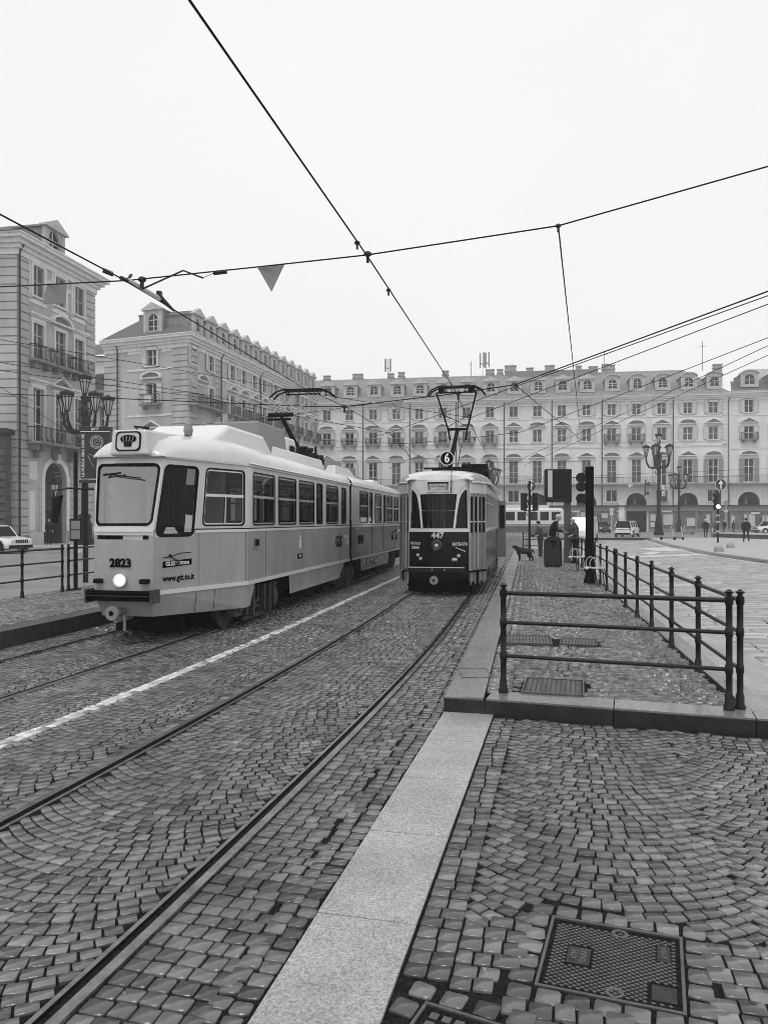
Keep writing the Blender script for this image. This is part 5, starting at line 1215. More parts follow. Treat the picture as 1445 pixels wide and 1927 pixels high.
# sides
def fV(sg): return lambda s, z, d: (sg*(1.05-d), s, z)
SB = fbx(936.5); nW = 7; w_ = (SB-1.3)/nW; hs = [(1.22+i*w_+.06, 1.22+(i+1)*w_-.02, 1.60, 2.44) for i in range(nW)]
m = MB(); m2 = MB()
for sg in (-1, 1): panel(m, fV(sg), 1.02, SB, ZP, 2.68, hs, .04); panel(m2, fV(sg), 1.02, SB, .58, ZP, [], .04)
for sg in (-1, 1): m.tube([fV(sg)(1.02,ZP+.02,-.015), fV(sg)(SB,ZP+.02,-.015)], .03, 5)
m.build('upper_side', K['twhite'], B_); m2.build('lower_side', K['tdark'], B_)
for sg in (-1, 1):
    for h in hs:
        f = fV(sg); m = MB(); m.mi = 0
        m.add([f(h[0],h[3]-.24,.0), f(h[1],h[3]-.24,.0), f(h[1],h[3]-.21,.0), f(h[0],h[3]-.21,.0)], [(0,1,2,3)]); o = m.build('window', K['twhite'], B_)
        m = MB(); m.add([f(h[0],h[2],.03), f(h[1],h[2],.03), f(h[1],h[3],.03), f(h[0],h[3],.03)], [(0,1,2,3)]); m.build('pane', K['glass'], o)
m = MB(); m.box(-1.0,1.0,SB,SB+1.2,.5,2.68); m.build('rear_platform', K['tdark'], B_)
m = MB(); m.box(1.05,1.32,SB+.15,SB+.20,.52,2.45); rd = m.build('rear_door_leaf', K['door'], B_); m = MB(); m.box(1.10,1.27,SB+.145,SB+.15,1.5,2.3); m.build('pane', K['dglass'], rd)
# front fittings
m = MB(); q = fC(0,1.19,0); m.lathe([(.05,-.05),(.10,-.08),(.125,-.05),(.13,-.02),(.13,.05)], 22, (-.02,0,1.21), ax='y'); h2 = m.build('headlight', K['under2'], B_, smooth=40)
m = MB(); m.lathe([(.002,-.10),(.035,-.095),(.045,-.07)], 16, (-.02,0,1.21), ax='y'); m.build('lamp', K['lglass'], h2)
for t, z in ((-.47,.98),(-.40,.90),(.47,.97),(.40,.885),(.355,.885)):
    m = MB(); y0 = fC(t,z,0)[1]; m.lathe([(.002,-.05),(.03,-.045),(.045,-.02),(.045,.03)], 12, (t,y0,z), ax='y'); m.build('signal_light', K['alu'], B_, smooth=True)
fm = lambda t, z, q=0: Matrix.Translation((t, fC(t,z,0)[1]-.02-q, z))
text('fleet_number', '447', .19, K['lgrey'], B_, fm(0,1.435), bold=.006)
text('door_lettering', 'VIETATO', .088, K['lgrey'], B_, fm(-.525,1.25,.02) @ rot(-.55), bold=.002, sx=.85); text('door_lettering', 'SALIRE', .088, K['lgrey'], B_, fm(-.525,1.155,.02) @ rot(-.55), bold=.002, sx=.85)
text('door_lettering', 'ENTRATA', .105, K['lgrey'], B_, fm(.50,1.235,.02) @ rot(.55), bold=.003, sx=.85)
m = MB(); f = lambda x, z: (x, fC(x,z,0)[1]-.012, z); m.add([f(.38,1.155), f(.42,1.16), f(.44,1.135), f(.62,1.06), f(.625,1.08), f(.45,1.155), f(.42,1.18)], [(0,1,2,3,4,5,6)]); m.build('painted_arrow', K['lgrey'], B_)
m = MB(); m.box(-.68,.62,-.06,.08,.60,.72); m.mi = 1; m.box(-.68,.62,-.066,-.06,.70,.72); m.lathe([(.016,-.07),(.016,-.06)], 8, (-.12,0,.66), ax='y'); m.lathe([(.016,-.07),(.016,-.06)], 8, (.16,0,.66), ax='y'); m.build('bumper', [K['tdark'], K['alu']], B_, bevel=.008)
m = MB(); m.lathe([(.03,-.28),(.095,-.28),(.10,-.24),(.05,-.2),(.05,.3)], 18, (-.06,0,.43), ax='y'); m.mi = 1; m.lathe([(.001,-.284),(.032,-.284)], 12, (-.06,0,.43), ax='y'); m.build('coupler', [K['coup'], K['mblack']], B_, smooth=35)
# destination blind
m = MB(); a, b = [fC(t,z,-.02) for t, z in ((-.26,2.44),(.26,2.44))], [fC(t,z,-.02) for t, z in ((-.26,2.70),(.26,2.70))]
m.box(-.27,.27,.055,.12,2.445,2.47); m.box(-.27,.27,.055,.12,2.665,2.69); m.box(-.27,-.245,.055,.12,2.47,2.665); m.box(.245,.27,.055,.12,2.47,2.665); m.mi = 1; m.box(-.245,.245,.075,.08,2.47,2.665); m.mi = 2; m.box(-.245,.245,.06,.074,2.635,2.665)
ds = m.build('destination_blind', [K['white'], K['grey'], K['mblack']], B_)
text('blind_lettering', 'SAN GIOVANNI', .068, K['white'], ds, Matrix.Translation((0,.070,2.60)), bold=.002, sx=.80); text('blind_lettering', 'BARCOLA', .075, K['white'], ds, Matrix.Translation((0,.070,2.515)), bold=.003, sx=.95)
m = MB(); m.tube([fC(.31,3.0,-.02),(.31,.06,2.75),fC(.31,2.66,-.03),fC(.30,2.42,-.03)], .009, 5); m.lathe([(.002,-.03),(.022,-.02),(.022,.02)], 8, (.31,.05,2.67), ax='y'); m.build('blind_cable', K['rubber'], B_)
# roof number disc and boards
m = MB(); m.lathe([(.155,-.02),(.172,-.02),(.172,.02),(.155,.02)], 28, (.10,1.15,3.29), ax='y', cap=False); m.mi = 1; m.lathe([(.001,-.01),(.156,-.01),(.156,.01),(.001,.01)], 28, (.10,1.15,3.29), ax='y')
m.mi = 2; m.tube([(-.02,1.2,3.02),(-.02,1.15,3.2)], .012, 5); m.tube([(.22,1.2,3.02),(.22,1.15,3.2)], .012, 5); nd_ = m.build('line_number_disc', [K['white'], K['mblack'], K['under']], B_)
text('line_number', '6', .30, K['white'], nd_, Matrix.Translation((.10,1.122,3.29)), bold=.010, sx=.85)
m = MB(); m.box(-.28,.50,1.25,1.6,2.99,3.05); m.box(-.5,.62,1.35,1.5,3.05,3.09); m.build('roof_board', K['under'], B_)
m = MB(); m.box(.30,1.0,3.0,3.06,3.05,3.28)
for i in range(5): m.lathe([(.05,3.08),(.035,3.16),(.05,3.22)], 8, (.38+i*.13,2.9,0))
m.box(-.2,1.0,2.6,4.4,3.02,3.07); m.build('roof_resistor', K['under'], B_)
m = MB(); m.tube([(.75,1.6,2.98),(.85,1.6,3.1),(1.02,1.9,3.0),(1.05,2.4,2.86)], .02, 5); m.ball((.95,2.4,3.0), .11); m.build('roof_reel', K['under'], B_)
# pantograph with a V frame on one leaning arm
sb, zb = 3.7, 3.12; m = MB(); m.box(-.5,.5,sb-.7,sb+.7,zb-.08,zb); m.tube([(-.3,sb,zb+.08),(.3,sb,zb+.08)], .06, 8); pp = m.build('pantograph', K['under'], B_)
sj, zj_, sh, zh = 4.15, 4.35, 3.75, 5.47; tj = .10; m = MB(); m.tube([(-.08,sb-.25,zb+.05), (tj,sj,zj_)], [.075,.06], 8); m.tube([(.10,sb+.25,zb+.05), (tj+.08,sj+.1,zj_-.5)], .012, 5); m.build('lower_arm', K['under'], pp)
m = MB(); m.tube([(tj-.28,sj,zj_),(tj+.28,sj,zj_)], .04, 8)
for sg in (-1, 1): m.tube([(tj+sg*.22,sj+.1,zj_-.30),(tj+sg*.27,sj,zj_),(tj+sg*.55,sh,zh-.16)], .024, 6); m.tube([(tj+sg*.30,sj,zj_+.05),(tj-sg*.0,sj-.05,zj_+.22),(tj+sg*.36,sj-.1,zj_+.38)], .014, 5)
m.tube([(tj+.02,sj,zj_),(tj+.05,sh,zh-.12)], .01, 4); m.build('upper_arm', K['under'], pp)
m = MB()
for q in (-.13,.13): m.tube([(tj-.80,sh+q,zh-.24),(tj-.68,sh+q,zh-.09),(tj-.50,sh+q,zh),(tj+.50,sh+q,zh),(tj+.68,sh+q,zh-.09),(tj+.80,sh+q,zh-.24)], .022, 6)
m.tube([(tj-.56,sh,zh-.15),(tj+.56,sh,zh-.15)], .022, 6); m.box(tj-.5,tj+.5,sh-.15,sh+.15,zh-.012,zh+.012)
for sg in (-1, 1): m.lathe([(.075,-.01),(.09,-.01),(.09,.01),(.075,.01)], 12, (tj+sg*.42,sh,zh-.09), ax='y')
m.build('collector_head', K['under'], pp)
# running gear, interior
m = MB(); m.box(-.9,.9,.5,SB+.8,.36,.6); m.box(-.75,.75,.5,.8,.10,.40); m.box(-.85,.85,1.0,SB,.2,.5); m.build('underframe', K['mblack'], B_)  # underframe in matt black, painting in the darkness under the tram
m = MB()
for s in (3.3, 6.2): wheelset(m, 0, s)
m.build('wheel', K['under2'], B_, smooth=35)
m = MB()
for s in np.arange(1.4, SB, .62): m.box(1.0,1.06,s,s+.1,.12+.15*random.random(),.56); m.box(.98,1.04,s,s+.45,.30,.40)
m.box(1.0,1.05,1.2,SB,.28,.33); m.box(1.03,1.06,2.8,6.6,.42,.58); m.build('running_gear', K['under2'], B_)
m = MB(); m.box(-.95,.95,2.6,2.66,.6,2.65); m.mi = 1
for t in (-.33,-.22,-.12,-.03,.02): m.box(t-.014,t+.014,.95,.98,1.2,2.5)
m.box(.05,.09,.9,.95,1.2,2.6)
m.build('cab_partition', [K['under'], K['curtl']], B_)
m = MB(); m.lathe([(.03,1.0),(.05,1.75),(.13,1.78),(.02,1.82)], 10, (-.05,.6,0)); m.build('controller', K['under2'], B_)

# ---- white tram crossing far behind
Cc = thing('distant_tram', 'light tram with a dark lower band crossing far behind the waiting people', 'tram', (1.75, 81.5, 0), R(-4))
Lc = 17.6; m = MB(); fz = lambda u, z, d: (u, d, z)
wn = [(.45+i*1.18, 1.35+i*1.18, 1.72, 2.62) for i in range(14)]
panel(m, fz, 0, Lc-.6, 1.42, 2.8, wn, .06); m.loft([[(0,0,2.8),(0,.3,3.02),(0,1.9,3.02),(0,2.2,2.8)], [(Lc-.6,0,2.8),(Lc-.8,.3,3.02),(Lc-.8,1.9,3.02),(Lc-.6,2.2,2.8)]], closed=False)
m.add([(Lc-.6,0,1.42),(Lc,.5,1.42),(Lc-.25,.5,2.8),(Lc-.6,0,2.8)], [(0,1,2,3)]); m.box(2,Lc-2,.5,1.7,3.0,3.35); m.box(0,.05,0,2.2,1.42,2.8); m.box(Lc-.3,Lc-.25,.5,1.7,1.42,2.8)
m.build('upper_body', K['twhite'], Cc)
m = MB(); m.box(0,Lc-.5,-.01,2.2,.45,1.2); m.build('lower_body', K['tgrey2'], Cc); m = MB(); m.box(0,Lc-.45,-.03,2.2,1.2,1.28); m.box(0,Lc-.45,-.03,2.2,1.36,1.42); m.build('trim_strip', K['white'], Cc)
m = MB(); m.box(0,Lc-.45,-.02,2.2,1.28,1.36)
for s in (3, 9, 14.5): m.box(s-.9,s+.9,.2,2,.0,.5)
m.build('bogie', K['under'], Cc)
for h in wn: m = MB(); m.box(h[0],h[1],.05,.07,h[2],h[3]); m.build('window', K['dglass'], Cc)
m = MB()
for i in range(4): m.box(9+i*.55,9.4+i*.55,.49,.5,3.08,3.25)
m.build('roof_vent', K['under'], Cc)
# ------------------------------------------------------------------ railings
def post(m, x, y, z, h, r_=.027):
    m.lathe([(r_*1.7,z),(r_*1.7,z+.03),(r_*1.35,z+.05),(r_*1.3,z+.12),(r_,z+.14),(r_,z+h*.30),(r_*1.25,z+h*.31),(r_*1.25,z+h*.37),(r_,z+h*.38),(r_,z+h*.61),(r_*1.25,z+h*.62),(r_*1.25,z+h*.68),(r_,z+h*.69),(r_,z+h*.88),(r_*1.3,z+h*.89),(r_*1.3,z+h*.95),(r_*.8,z+h*.96),(r_*.8,z+h*.975),(r_*1.45,z+h*.985),(r_*1.5,z+h*.993),(r_*.9,z+h*1.0),(r_*.5,z+h*1.012)], 12, (x, y, 0))
RG = 'black iron railings round the platforms'
def railing(pts, z, label, h=1.0, cap=True):
    t_ = thing('railing', label, 'railing', (pts[0][0], pts[0][1], z), 0, RG); o = Vector((pts[0][0], pts[0][1], 0))
    for p in pts:
        m = MB(); q = Vector((p[0], p[1], 0))-o; post(m, q.x, q.y, 0, h); m.build('post', K['fence'], t_, smooth=40)
    for a, b in zip(pts[:-1], pts[1:]):
        a = Vector((a[0], a[1], 0))-o; b = Vector((b[0], b[1], 0))-o
        for f_ in (.34, .65, .92): m = MB(); m.tube([a+Vector((0,0,h*f_)), b+Vector((0,0,h*f_))], .018 if f_ < .9 else .021, 8); m.build('rail', K['fence'], t_, smooth=40)
    return t_
ft = lambda x, y: tuple(G(x, y, PZT+.012))[:2]
railing([ft(947,1303), ft(1371,1336)], PZT+.012, 'front black railing with three bars across the near end of the right platform', 1.02)
sp = [(PR(Y)-.10, Y) for Y in (6.62, 8.25, 9.78, 11.35, 12.85, 14.4, 15.9)]
railing(sp, PZT+.008, 'nearest side railing of the right platform, starting at its front corner', 1.02)
sp = [(PR(Y)-.10, Y) for Y in (16.2, 17.8, 19.4, 21.0, 22.6, 24.2)]; railing(sp, PZT+.008, 'second side railing of the right platform, beside the two metal seats', 1.02)
sp = [(PR(Y)-.10, Y) for Y in (24.5, 26.1, 27.7, 29.3, 30.9, 32.5, 34.1, 35.7, 37.3)]; railing(sp, PZT+.008, 'far side railing of the right platform, behind the bald man', 1.02)
railing([(float(kl(38.5))+.5, 38.6), (PR(37.3)-.4, 37.5)], PZT+.008, 'short railing closing the far end of the right platform by the signal', 1.0)
pl_ = lambda Y: tuple(tp(Y, -7.66))[:2]
railing([pl_(12.2), pl_(13.6), pl_(14.9)], PL, 'left platform railing ending at the left edge of the picture', 1.0)
railing([pl_(15.12), pl_(16.45), pl_(17.9), pl_(19.4), pl_(21)], PL, 'left platform railing running behind the front of the grey tram', 1.0)

# ------------------------------------------------------------------ posts, boxes, signals
def stop_post():
    p = G(143, 1111, PL); t_ = thing('bus_stop_post', 'slim dark stop post with a framed timetable on the left platform', 'stop post', p)
    m = MB(); m.tube([(0,0,0),(0,0,3.0)], .045, 10); m.box(-.09,.09,-.09,.09,0,.04); m.build('pole', K['lampm'], t_)
    Y = p.y; k = Y/F; m = MB(); m.box(-.10,.16,-.08,-.04,EYE-PL-(1018-HZ)*k,EYE-PL-(976-HZ)*k); fr = m.build('timetable_frame', K['black'], t_)
    m = MB(); m.box(-.07,.13,-.085,-.08,EYE-PL-(1014-HZ)*k,EYE-PL-(998-HZ)*k); m.box(-.07,.13,-.085,-.08,EYE-PL-(996-HZ)*k,EYE-PL-(980-HZ)*k); m.build('timetable', K['grey'], fr)
stop_post()
def kiosk():
    Y = 22.0; p = P(176, 1000, Y); p.z = .0; t_ = thing('poster_panel', 'black poster panel with a white spiral emblem and vertical lettering, behind the grey tram', 'poster panel', p, 0); k = Y/F
    zz = lambda y: EYE-(y-HZ)*k; xx = lambda x: (x-176)*k
    m = MB(); m.box(xx(152),xx(208),0,.14,zz(901),zz(812)); m.box(xx(151),xx(209),-.03,.17,zz(812),zz(803)); m.box(xx(150),xx(208),-.03,.17,zz(909),zz(903)); cb = m.build('cabinet', K['poster'], t_, bevel=.01)
    m = MB(); m.box(xx(152),xx(208),-.034,-.03,zz(812.8),zz(811.6)); m.box(xx(152),xx(205),-.034,-.03,zz(902),zz(901)); m.build('trim', K['white'], t_)
    m = MB(); m.box(xx(156),xx(164),.02,.12,0,zz(905)); m.box(xx(196),xx(204),.02,.12,0,zz(905)); m.build('leg', K['lampm'], t_)
    text('logo', 'GTT', .10, K['white'], cb, Matrix.Translation((xx(179),-.034,zz(808))), bold=.004, shear=.3, sx=1.1)
    text('vertical_lettering', 'LA MUSICA GIRA CON ME', .105, K['white'], cb, Matrix.Translation((xx(157.3),-.004,zz(857))) @ Matrix.Rotation(-PI/2, 4, 'Y'), bold=.003, sx=.98, sp=1.02)
    m = MB(); c0 = Vector((xx(182.5),-.006,zz(832))); pts = []
    for i in range(26): a = i*.5; r_ = .02+.0052*i; pts.append((c0.x+r_*math.cos(a), -.006, c0.z+r_*math.sin(a)))
    m.tube(pts, .007, 4)
    for i in range(26): a = 2*PI*i/26; m.tube([(c0.x+.13*math.cos(a), -.006, c0.z+.13*math.sin(a)), (c0.x+.17*math.cos(a+.12), -.006, c0.z+.17*math.sin(a+.12)), (c0.x+.195*math.cos(a+.32), -.006, c0.z+.195*math.sin(a+.32))], .008, 4)
    m.build('spiral_emblem', K['lgrey'], cb)
    m = MB(); m.tube([(xx(168),-.006,zz(862)),(xx(166),-.006,zz(857)),(xx(169),-.006,zz(855)),(xx(178),-.006,zz(858))], .005, 4); m.tube([(xx(166.5),-.006,zz(858)),(xx(172),-.006,zz(870)),(xx(177),-.006,zz(879))], .005, 4); m.build('line_drawing', K['lgrey'], cb)
kiosk()
def lamp(name, label, p, H, arms=5, ph=.3, sc_=1.0):
    t_ = thing('street_lamp', label, 'street lamp', p, 0, 'ornate cast iron lamps with clustered lanterns'); k = H/10.9; w_ = k*sc_
    m = MB(); m.lathe([(.62*w_,0),(.62*w_,.35*k),(.5*w_,.45*k),(.46*w_,1.3*k),(.34*w_,1.6*k),(.40*w_,1.75*k),(.40*w_,1.9*k),(.24*w_,2.0*k)], 8, ph=.5); m.build('base', K['lampm'], t_)
    m = MB(); m.lathe([(.24*w_,1.9*k),(.20*w_,4*k),(.19*w_,6.4*k),(.28*w_,6.5*k),(.18*w_,6.7*k),(.26*w_,7.2*k),(.30*w_,7.35*k),(.20*w_,7.6*k),(.16*w_,8.2*k),(.28*w_,8.5*k),(.14*w_,8.9*k),(.22*w_,9.3*k),(.30*w_,9.45*k),(.10*w_,9.6*k),(.10*w_,9.75*k)], 12)
    for i in range(4):
        a = PI/2*i; m.tube([(.2*w_*math.cos(a), .2*w_*math.sin(a), 6.7*k),(.42*w_*math.cos(a), .42*w_*math.sin(a), 6.55*k),(.46*w_*math.cos(a), .46*w_*math.sin(a), 6.85*k),(.36*w_*math.cos(a), .36*w_*math.sin(a), 6.85*k)], .04*w_, 5)
        m.tube([(.15*w_*math.cos(a+.7), .15*w_*math.sin(a+.7), 7.7*k),(.45*w_*math.cos(a+.7), .45*w_*math.sin(a+.7), 7.9*k),(.30*w_*math.cos(a+.7), .30*w_*math.sin(a+.7), 8.25*k),(.42*w_*math.cos(a+.7), .42*w_*math.sin(a+.7), 8.6*k),(.2*w_*math.cos(a+.7), .2*w_*math.sin(a+.7), 8.8*k)], .05*w_, 5)
    m.build('pole', K['lampm'], t_)
    def lantern(x, y, z):
        m = MB(); m.lathe([(.06*w_,z),(.16*w_,z+.08*k),(.16*w_,z+.14*k)], 8, (x,y,0)); m.lathe([(.40*w_,z+1.03*k),(.48*w_,z+1.08*k),(.48*w_,z+1.20*k),(.20*w_,z+1.32*k),(.05*w_,z+1.42*k)], 8, (x,y,0))
        for i in range(8):
            a = 2*PI*i/8; m.tube([(x+.15*w_*math.cos(a), y+.15*w_*math.sin(a), z+.14*k),(x+.35*w_*math.cos(a), y+.35*w_*math.sin(a), z+1.06*k)], .034*w_, 4)
            for q in (0, .5): b = 2*PI*(i+q)/8; m.ball((x+.42*w_*math.cos(b), y+.42*w_*math.sin(b), z+1.22*k), .05*w_, n=5)
        o = m.build('lantern', K['lampm'], t_); m = MB(); m.lathe([(.13*w_,z+.14*k),(.33*w_,z+1.05*k)], 8, (x,y,0)); m.build('glass', K['lglass'], o)
    for i in range(arms):
        a = ph+2*PI*i/arms; c_, s_ = math.cos(a), math.sin(a); q = lambda r_, z: (r_*w_*c_, r_*w_*s_, z*k)
        m = MB(); m.tube([q(.15,7.35), q(.7,7.15), q(1.15,7.3), q(1.42,7.75), q(1.5,8.3)], [.14*w_, .12*w_, .13*w_, .11*w_, .09*w_], 7); m.ball(q(.75,7.2), .14*w_, n=6); m.build('arm', K['lampm'], t_, smooth=True)
        lantern(1.5*w_*c_, 1.5*w_*s_, 8.3*k)
    lantern(0, 0, 9.55*k)
    return t_
yb = 1029; Yl = EYE*F/(yb-HZ); pL = P(160, yb, Yl); pL.z = .14
HL = EYE+(HZ-705)/F*Yl
lamp('l', 'large ornate lamp with a cluster of lanterns on the left, before the nearest building', pL, HL-.14, 5, -.75, .95)
Yr = EYE*F/(1010-HZ); p = P(1239, 1010, Yr); p.z = .14; lamp('r', 'tall ornate lamp on the right, standing behind the electric scooters', p, EYE+(HZ-815)/F*Yr-.14, 5, .35, .86)
Yr = 104; p = P(1277, 1000, Yr); p.z = .14; lamp('r', 'smaller ornate lamp just right of the tall one, nearer the shop fronts', p, EYE+(HZ-877)/F*Yr-.14, 5, .1, .9)
Yr = 88; p = P(919, 1000, Yr); p.z = .14; lamp('m', 'ornate lamp half hidden behind the roof of the dark vintage tram', p, EYE+(HZ-866)/F*Yr-.14, 5, .2, 1.0)

def arrow_disc(par, x, z, r_, y=-.03):
    m = MB(); m.lathe([(.001,y),(r_,y),(r_,y+.02),(.001,y+.02)], 24, (x,0,z), ax='y'); m.mi = 1; m.lathe([(r_*.92,y-.002),(r_,y-.002),(r_,y),(r_*.92,y)], 24, (x,0,z), ax='y', cap=False)
    o = m.build('sign_disc', [K['poster'], K['lgrey']], par)
    m = MB(); a = r_; m.add([(x+q[0]*a, y-.006, z+q[1]*a) for q in ((-.11,-.75),(.11,-.75),(.11,.05),(.45,.05),(0,.8),(-.45,.05),(-.11,.05))], [(0,1,2,3,4,5,6)]); m.build('arrow', K['white'], o)
def head(par, x, y, z, r_, rz, lit=None, sp=None, name='signal_head', bars=()):
    M_ = TR(x, y, 0, rz); m = MB(M_); sp = sp or r_*2.5; d = r_*1.5
    m.box(-r_*1.15, r_*1.15, 0, d, z-sp*1.5, z+sp*1.5)
    for i in (-1, 0, 1):
        zc = z-i*sp
        n_ = 12; A = [(r_*math.cos(a), zc+r_*math.sin(a)) for a in [R(-20)+R(220)*q/n_ for q in range(n_+1)]]
        m.strip([(a, -.01, b) for a, b in A], [(a*.95, -r_*(1.5 if 3 <= q <= 9 else .8), b) for q, (a, b) in enumerate(A)]); m.strip([(a*.97, -.01, b) for a, b in A], [(a*.92, -r_*(1.5 if 3 <= q <= 9 else .8), b-.004) for q, (a, b) in enumerate(A)])
    o = m.build(name, K['black'], par)
    for i in (-1, 0, 1):
        m = MB(M_); m.lathe([(.001,-.03),(r_*.5,-.025),(r_*.88,-.004)], 16, (0,0,z-i*sp), ax='y'); m.build('lens', K['lit2'] if lit == i+1 else K['iron'], o, smooth=True)
    for i, kind in bars:
        m = MB(M_); zc = z-i*sp
        if kind == 'h': m.box(-r_*.7, r_*.7, -.045, -.035, zc-r_*.16, zc+r_*.16)
        else: m.box(-r_*.16, r_*.16, -.045, -.035, zc-r_*.7, zc+r_*.7)
        m.build('signal_bar', K['lit2'], o)
    return o
# tram signal on the thick pole beside the seats
p = G(1109, 1098, PZT); t_ = thing('tram_signal', 'tram signal with three round bar lights on a thick black pole beside the near seat', 'tram signal', p); k = p.y/F; zz = lambda y: (HZ-y)*k+EYE-PZT
m = MB(); m.lathe([(.15,0),(.15,.12),(.12,.14),(.105,.25),(.105,zz(878))], 14); m.build('pole', K['mblack'], t_)
for i, (y, kind) in enumerate(((899,'h'),(916,'v'),(938,None))):
    m = MB(TR(-.10,0,0,R(-25))); z = zz(y); r_ = .128; m.loft([[((r_*c)*math.cos(a)-.10, q, z+(r_*c)*math.sin(a)) for a in [2*PI*j/16 for j in range(16)]] for c, q in ((.35,.16),(.8,.10),(1,0),(1,-.13))]); 
    hd_ = m.build('signal_lamp', K['black'], t_, smooth=40); m = MB(TR(-.10,0,0,R(-25))); m.lathe([(.001,-.02),(r_*.93,-.01)], 16, (-.10,0,z), ax='y'); m.build('lens', K['iron'], hd_)
    m = MB(TR(-.10,0,0,R(-25)))
    if kind == 'h': m.box(-.10-r_*.7,-.10+r_*.7,-.04,-.03,z-.025,z+.02)
    elif kind == 'v': m.box(-.10-.02,-.10+.02,-.04,-.03,z-r_*.7,z+r_*.6)
    if kind: m.build('signal_bar', K['lit2'], hd_)
m = MB(); m.box(-.12,-.0,-.02,.1,zz(888),zz(886)); m.box(-.12,0,-.02,.1,zz(948),zz(945)); m.build('bracket', K['black'], t_)
# double signal with arrow disc
p = G(996, 1040, PZT); t_ = thing('traffic_light', 'double traffic light under a round arrow sign at the far end of the platform', 'traffic light', p, 0, 'black traffic lights with round arrow signs'); k = p.y/F; zz = lambda y: (HZ-y)*k+EYE-PZT
m = MB(); m.tube([(0,0,0),(0,0,zz(905))], .065, 10); m.tube([(0,0,zz(975)),(-.22,-.02,zz(962))], .02, 5); m.tube([(0,0,zz(975)),(.22,-.02,zz(962))], .02, 5); m.box(-.33,.33,-.03,.03,zz(961.5),zz(960)); m.build('pole', K['lampm'], t_)
head(t_, -.25, -.05, zz(944), .115, R(20)); head(t_, .27, -.05, zz(944), .115, R(-20)); arrow_disc(t_, .08, zz(915.5), .235)
# right signal
p = G(1350, 1021, PZT); t_ = thing('traffic_light', 'traffic light with its lower lamp lit and a round arrow sign above it', 'traffic light', p, 0, 'black traffic lights with round arrow signs'); k = p.y/F; zz = lambda y: (HZ-y)*k+EYE-PZT
m = MB(); m.tube([(0,0,0),(0,0,zz(925))], .07, 10); m.tube([(.18,0,zz(951)),(.18,0,zz(920))], .03, 6); m.tube([(.0,0,zz(951)),(.18,0,zz(951))], .03, 6); m.build('pole', K['lampm'], t_)
m = MB()
for y in (970, 982, 1000): m.box(-.08,.08,-.08,.08,zz(y+1.6),zz(y-1.6))
m.build('sticker', K['lgrey'], t_)
head(t_, -.18, -.1, zz(944), .16, R(-55), None, .42); m = MB(); m.lathe([(.001,-.36),(.15,-.35)], 16, (-.12,0,zz(953.5)), ax='y'); m.build('lit_lens', K['lit2'], t_); arrow_disc(t_, .2, zz(911.5), .40)
# information board
p = G(1067, 1060, PZT); t_ = thing('display_board', 'tall black display box mounted on a flat grey post above the two men', 'display board', p); k = p.y/F; zz = lambda y: (HZ-y)*k+EYE-PZT
m = MB(); m.box(-.10,.13,-.06,.12,0,zz(883)); m.build('post', K['postg'], t_, bevel=.01)
m = MB(); m.box((1024.5-1067)*k,.11,-.24,-.06,zz(945.5),zz(883.5)); m.box((1024-1067)*k,-.10,-.06,.08,zz(945.5),zz(883.5)); cb = m.build('cabinet', K['black'], t_, bevel=.012)
m = MB(); m.box((1028-1067)*k,(1036-1067)*k,-.25,-.24,zz(936),zz(886)); m.build('route_strip', K['lgrey'], cb)
m = MB(); m.box((1037.5-1067)*k,.02,-.246,-.24,zz(937),zz(886)); m.build('screen', K['dglass'], cb)
# litter bin
p = G(1038.5, 1067, PZT); t_ = thing('litter_bin', 'rounded dark litter bin with an oval opening on the platform before the men', 'litter bin', p); w_ = .275; H_ = 1.07
def outline(w_, H_, n_=14): return [(-w_,0.05)]+[(-w_*math.cos(PI*i/n_), H_-w_*.85+w_*.85*math.sin(PI*i/n_)) for i in range(n_+1)]+[(w_,.05)]
m = MB(); m.prism([(a*.96, -.20, b) for a, b in outline(w_, H_)], (0,.40,0)); m.box(-w_*.9,w_*.9,-.17,.17,0,.06); m.build('bin_body', K['iron'], t_, bevel=.03)
m = MB(); o1 = outline(w_+.012, H_+.01); o2 = outline(w_-.03, H_-.035); m.loft([[(a,-.215,b),(c,-.215,d),(c,-.19,d),(a,-.19,b)] for (a, b), (c, d) in zip(o1, o2)]); m.build('rim', K['black'], t_, smooth=40)
m = MB(); m.lathe([(.001,-.222),(.105,-.222)], 20, (0,0,.88), ax='y'); [None for _ in ()]; m.v = [(x, y, .88+(z-.88)*.6) for x, y, z in m.v]; m.build('opening', K['mblack'], t_)
m = MB(); m.tube([(.125*math.cos(a), -.222, .88+.078*math.sin(a)) for a in [2*PI*i/20 for i in range(20)]], .012, 5, closed=True); m.build('opening_rim', K['iron'], t_)
m = MB(); m.lathe([(.001,-.214),(.022,-.214)], 10, (0,0,.73), ax='y'); m.v = [(x, y, .73+(z-.73)*1.7) for x, y, z in m.v]; m.build('emblem', K['white'], t_)
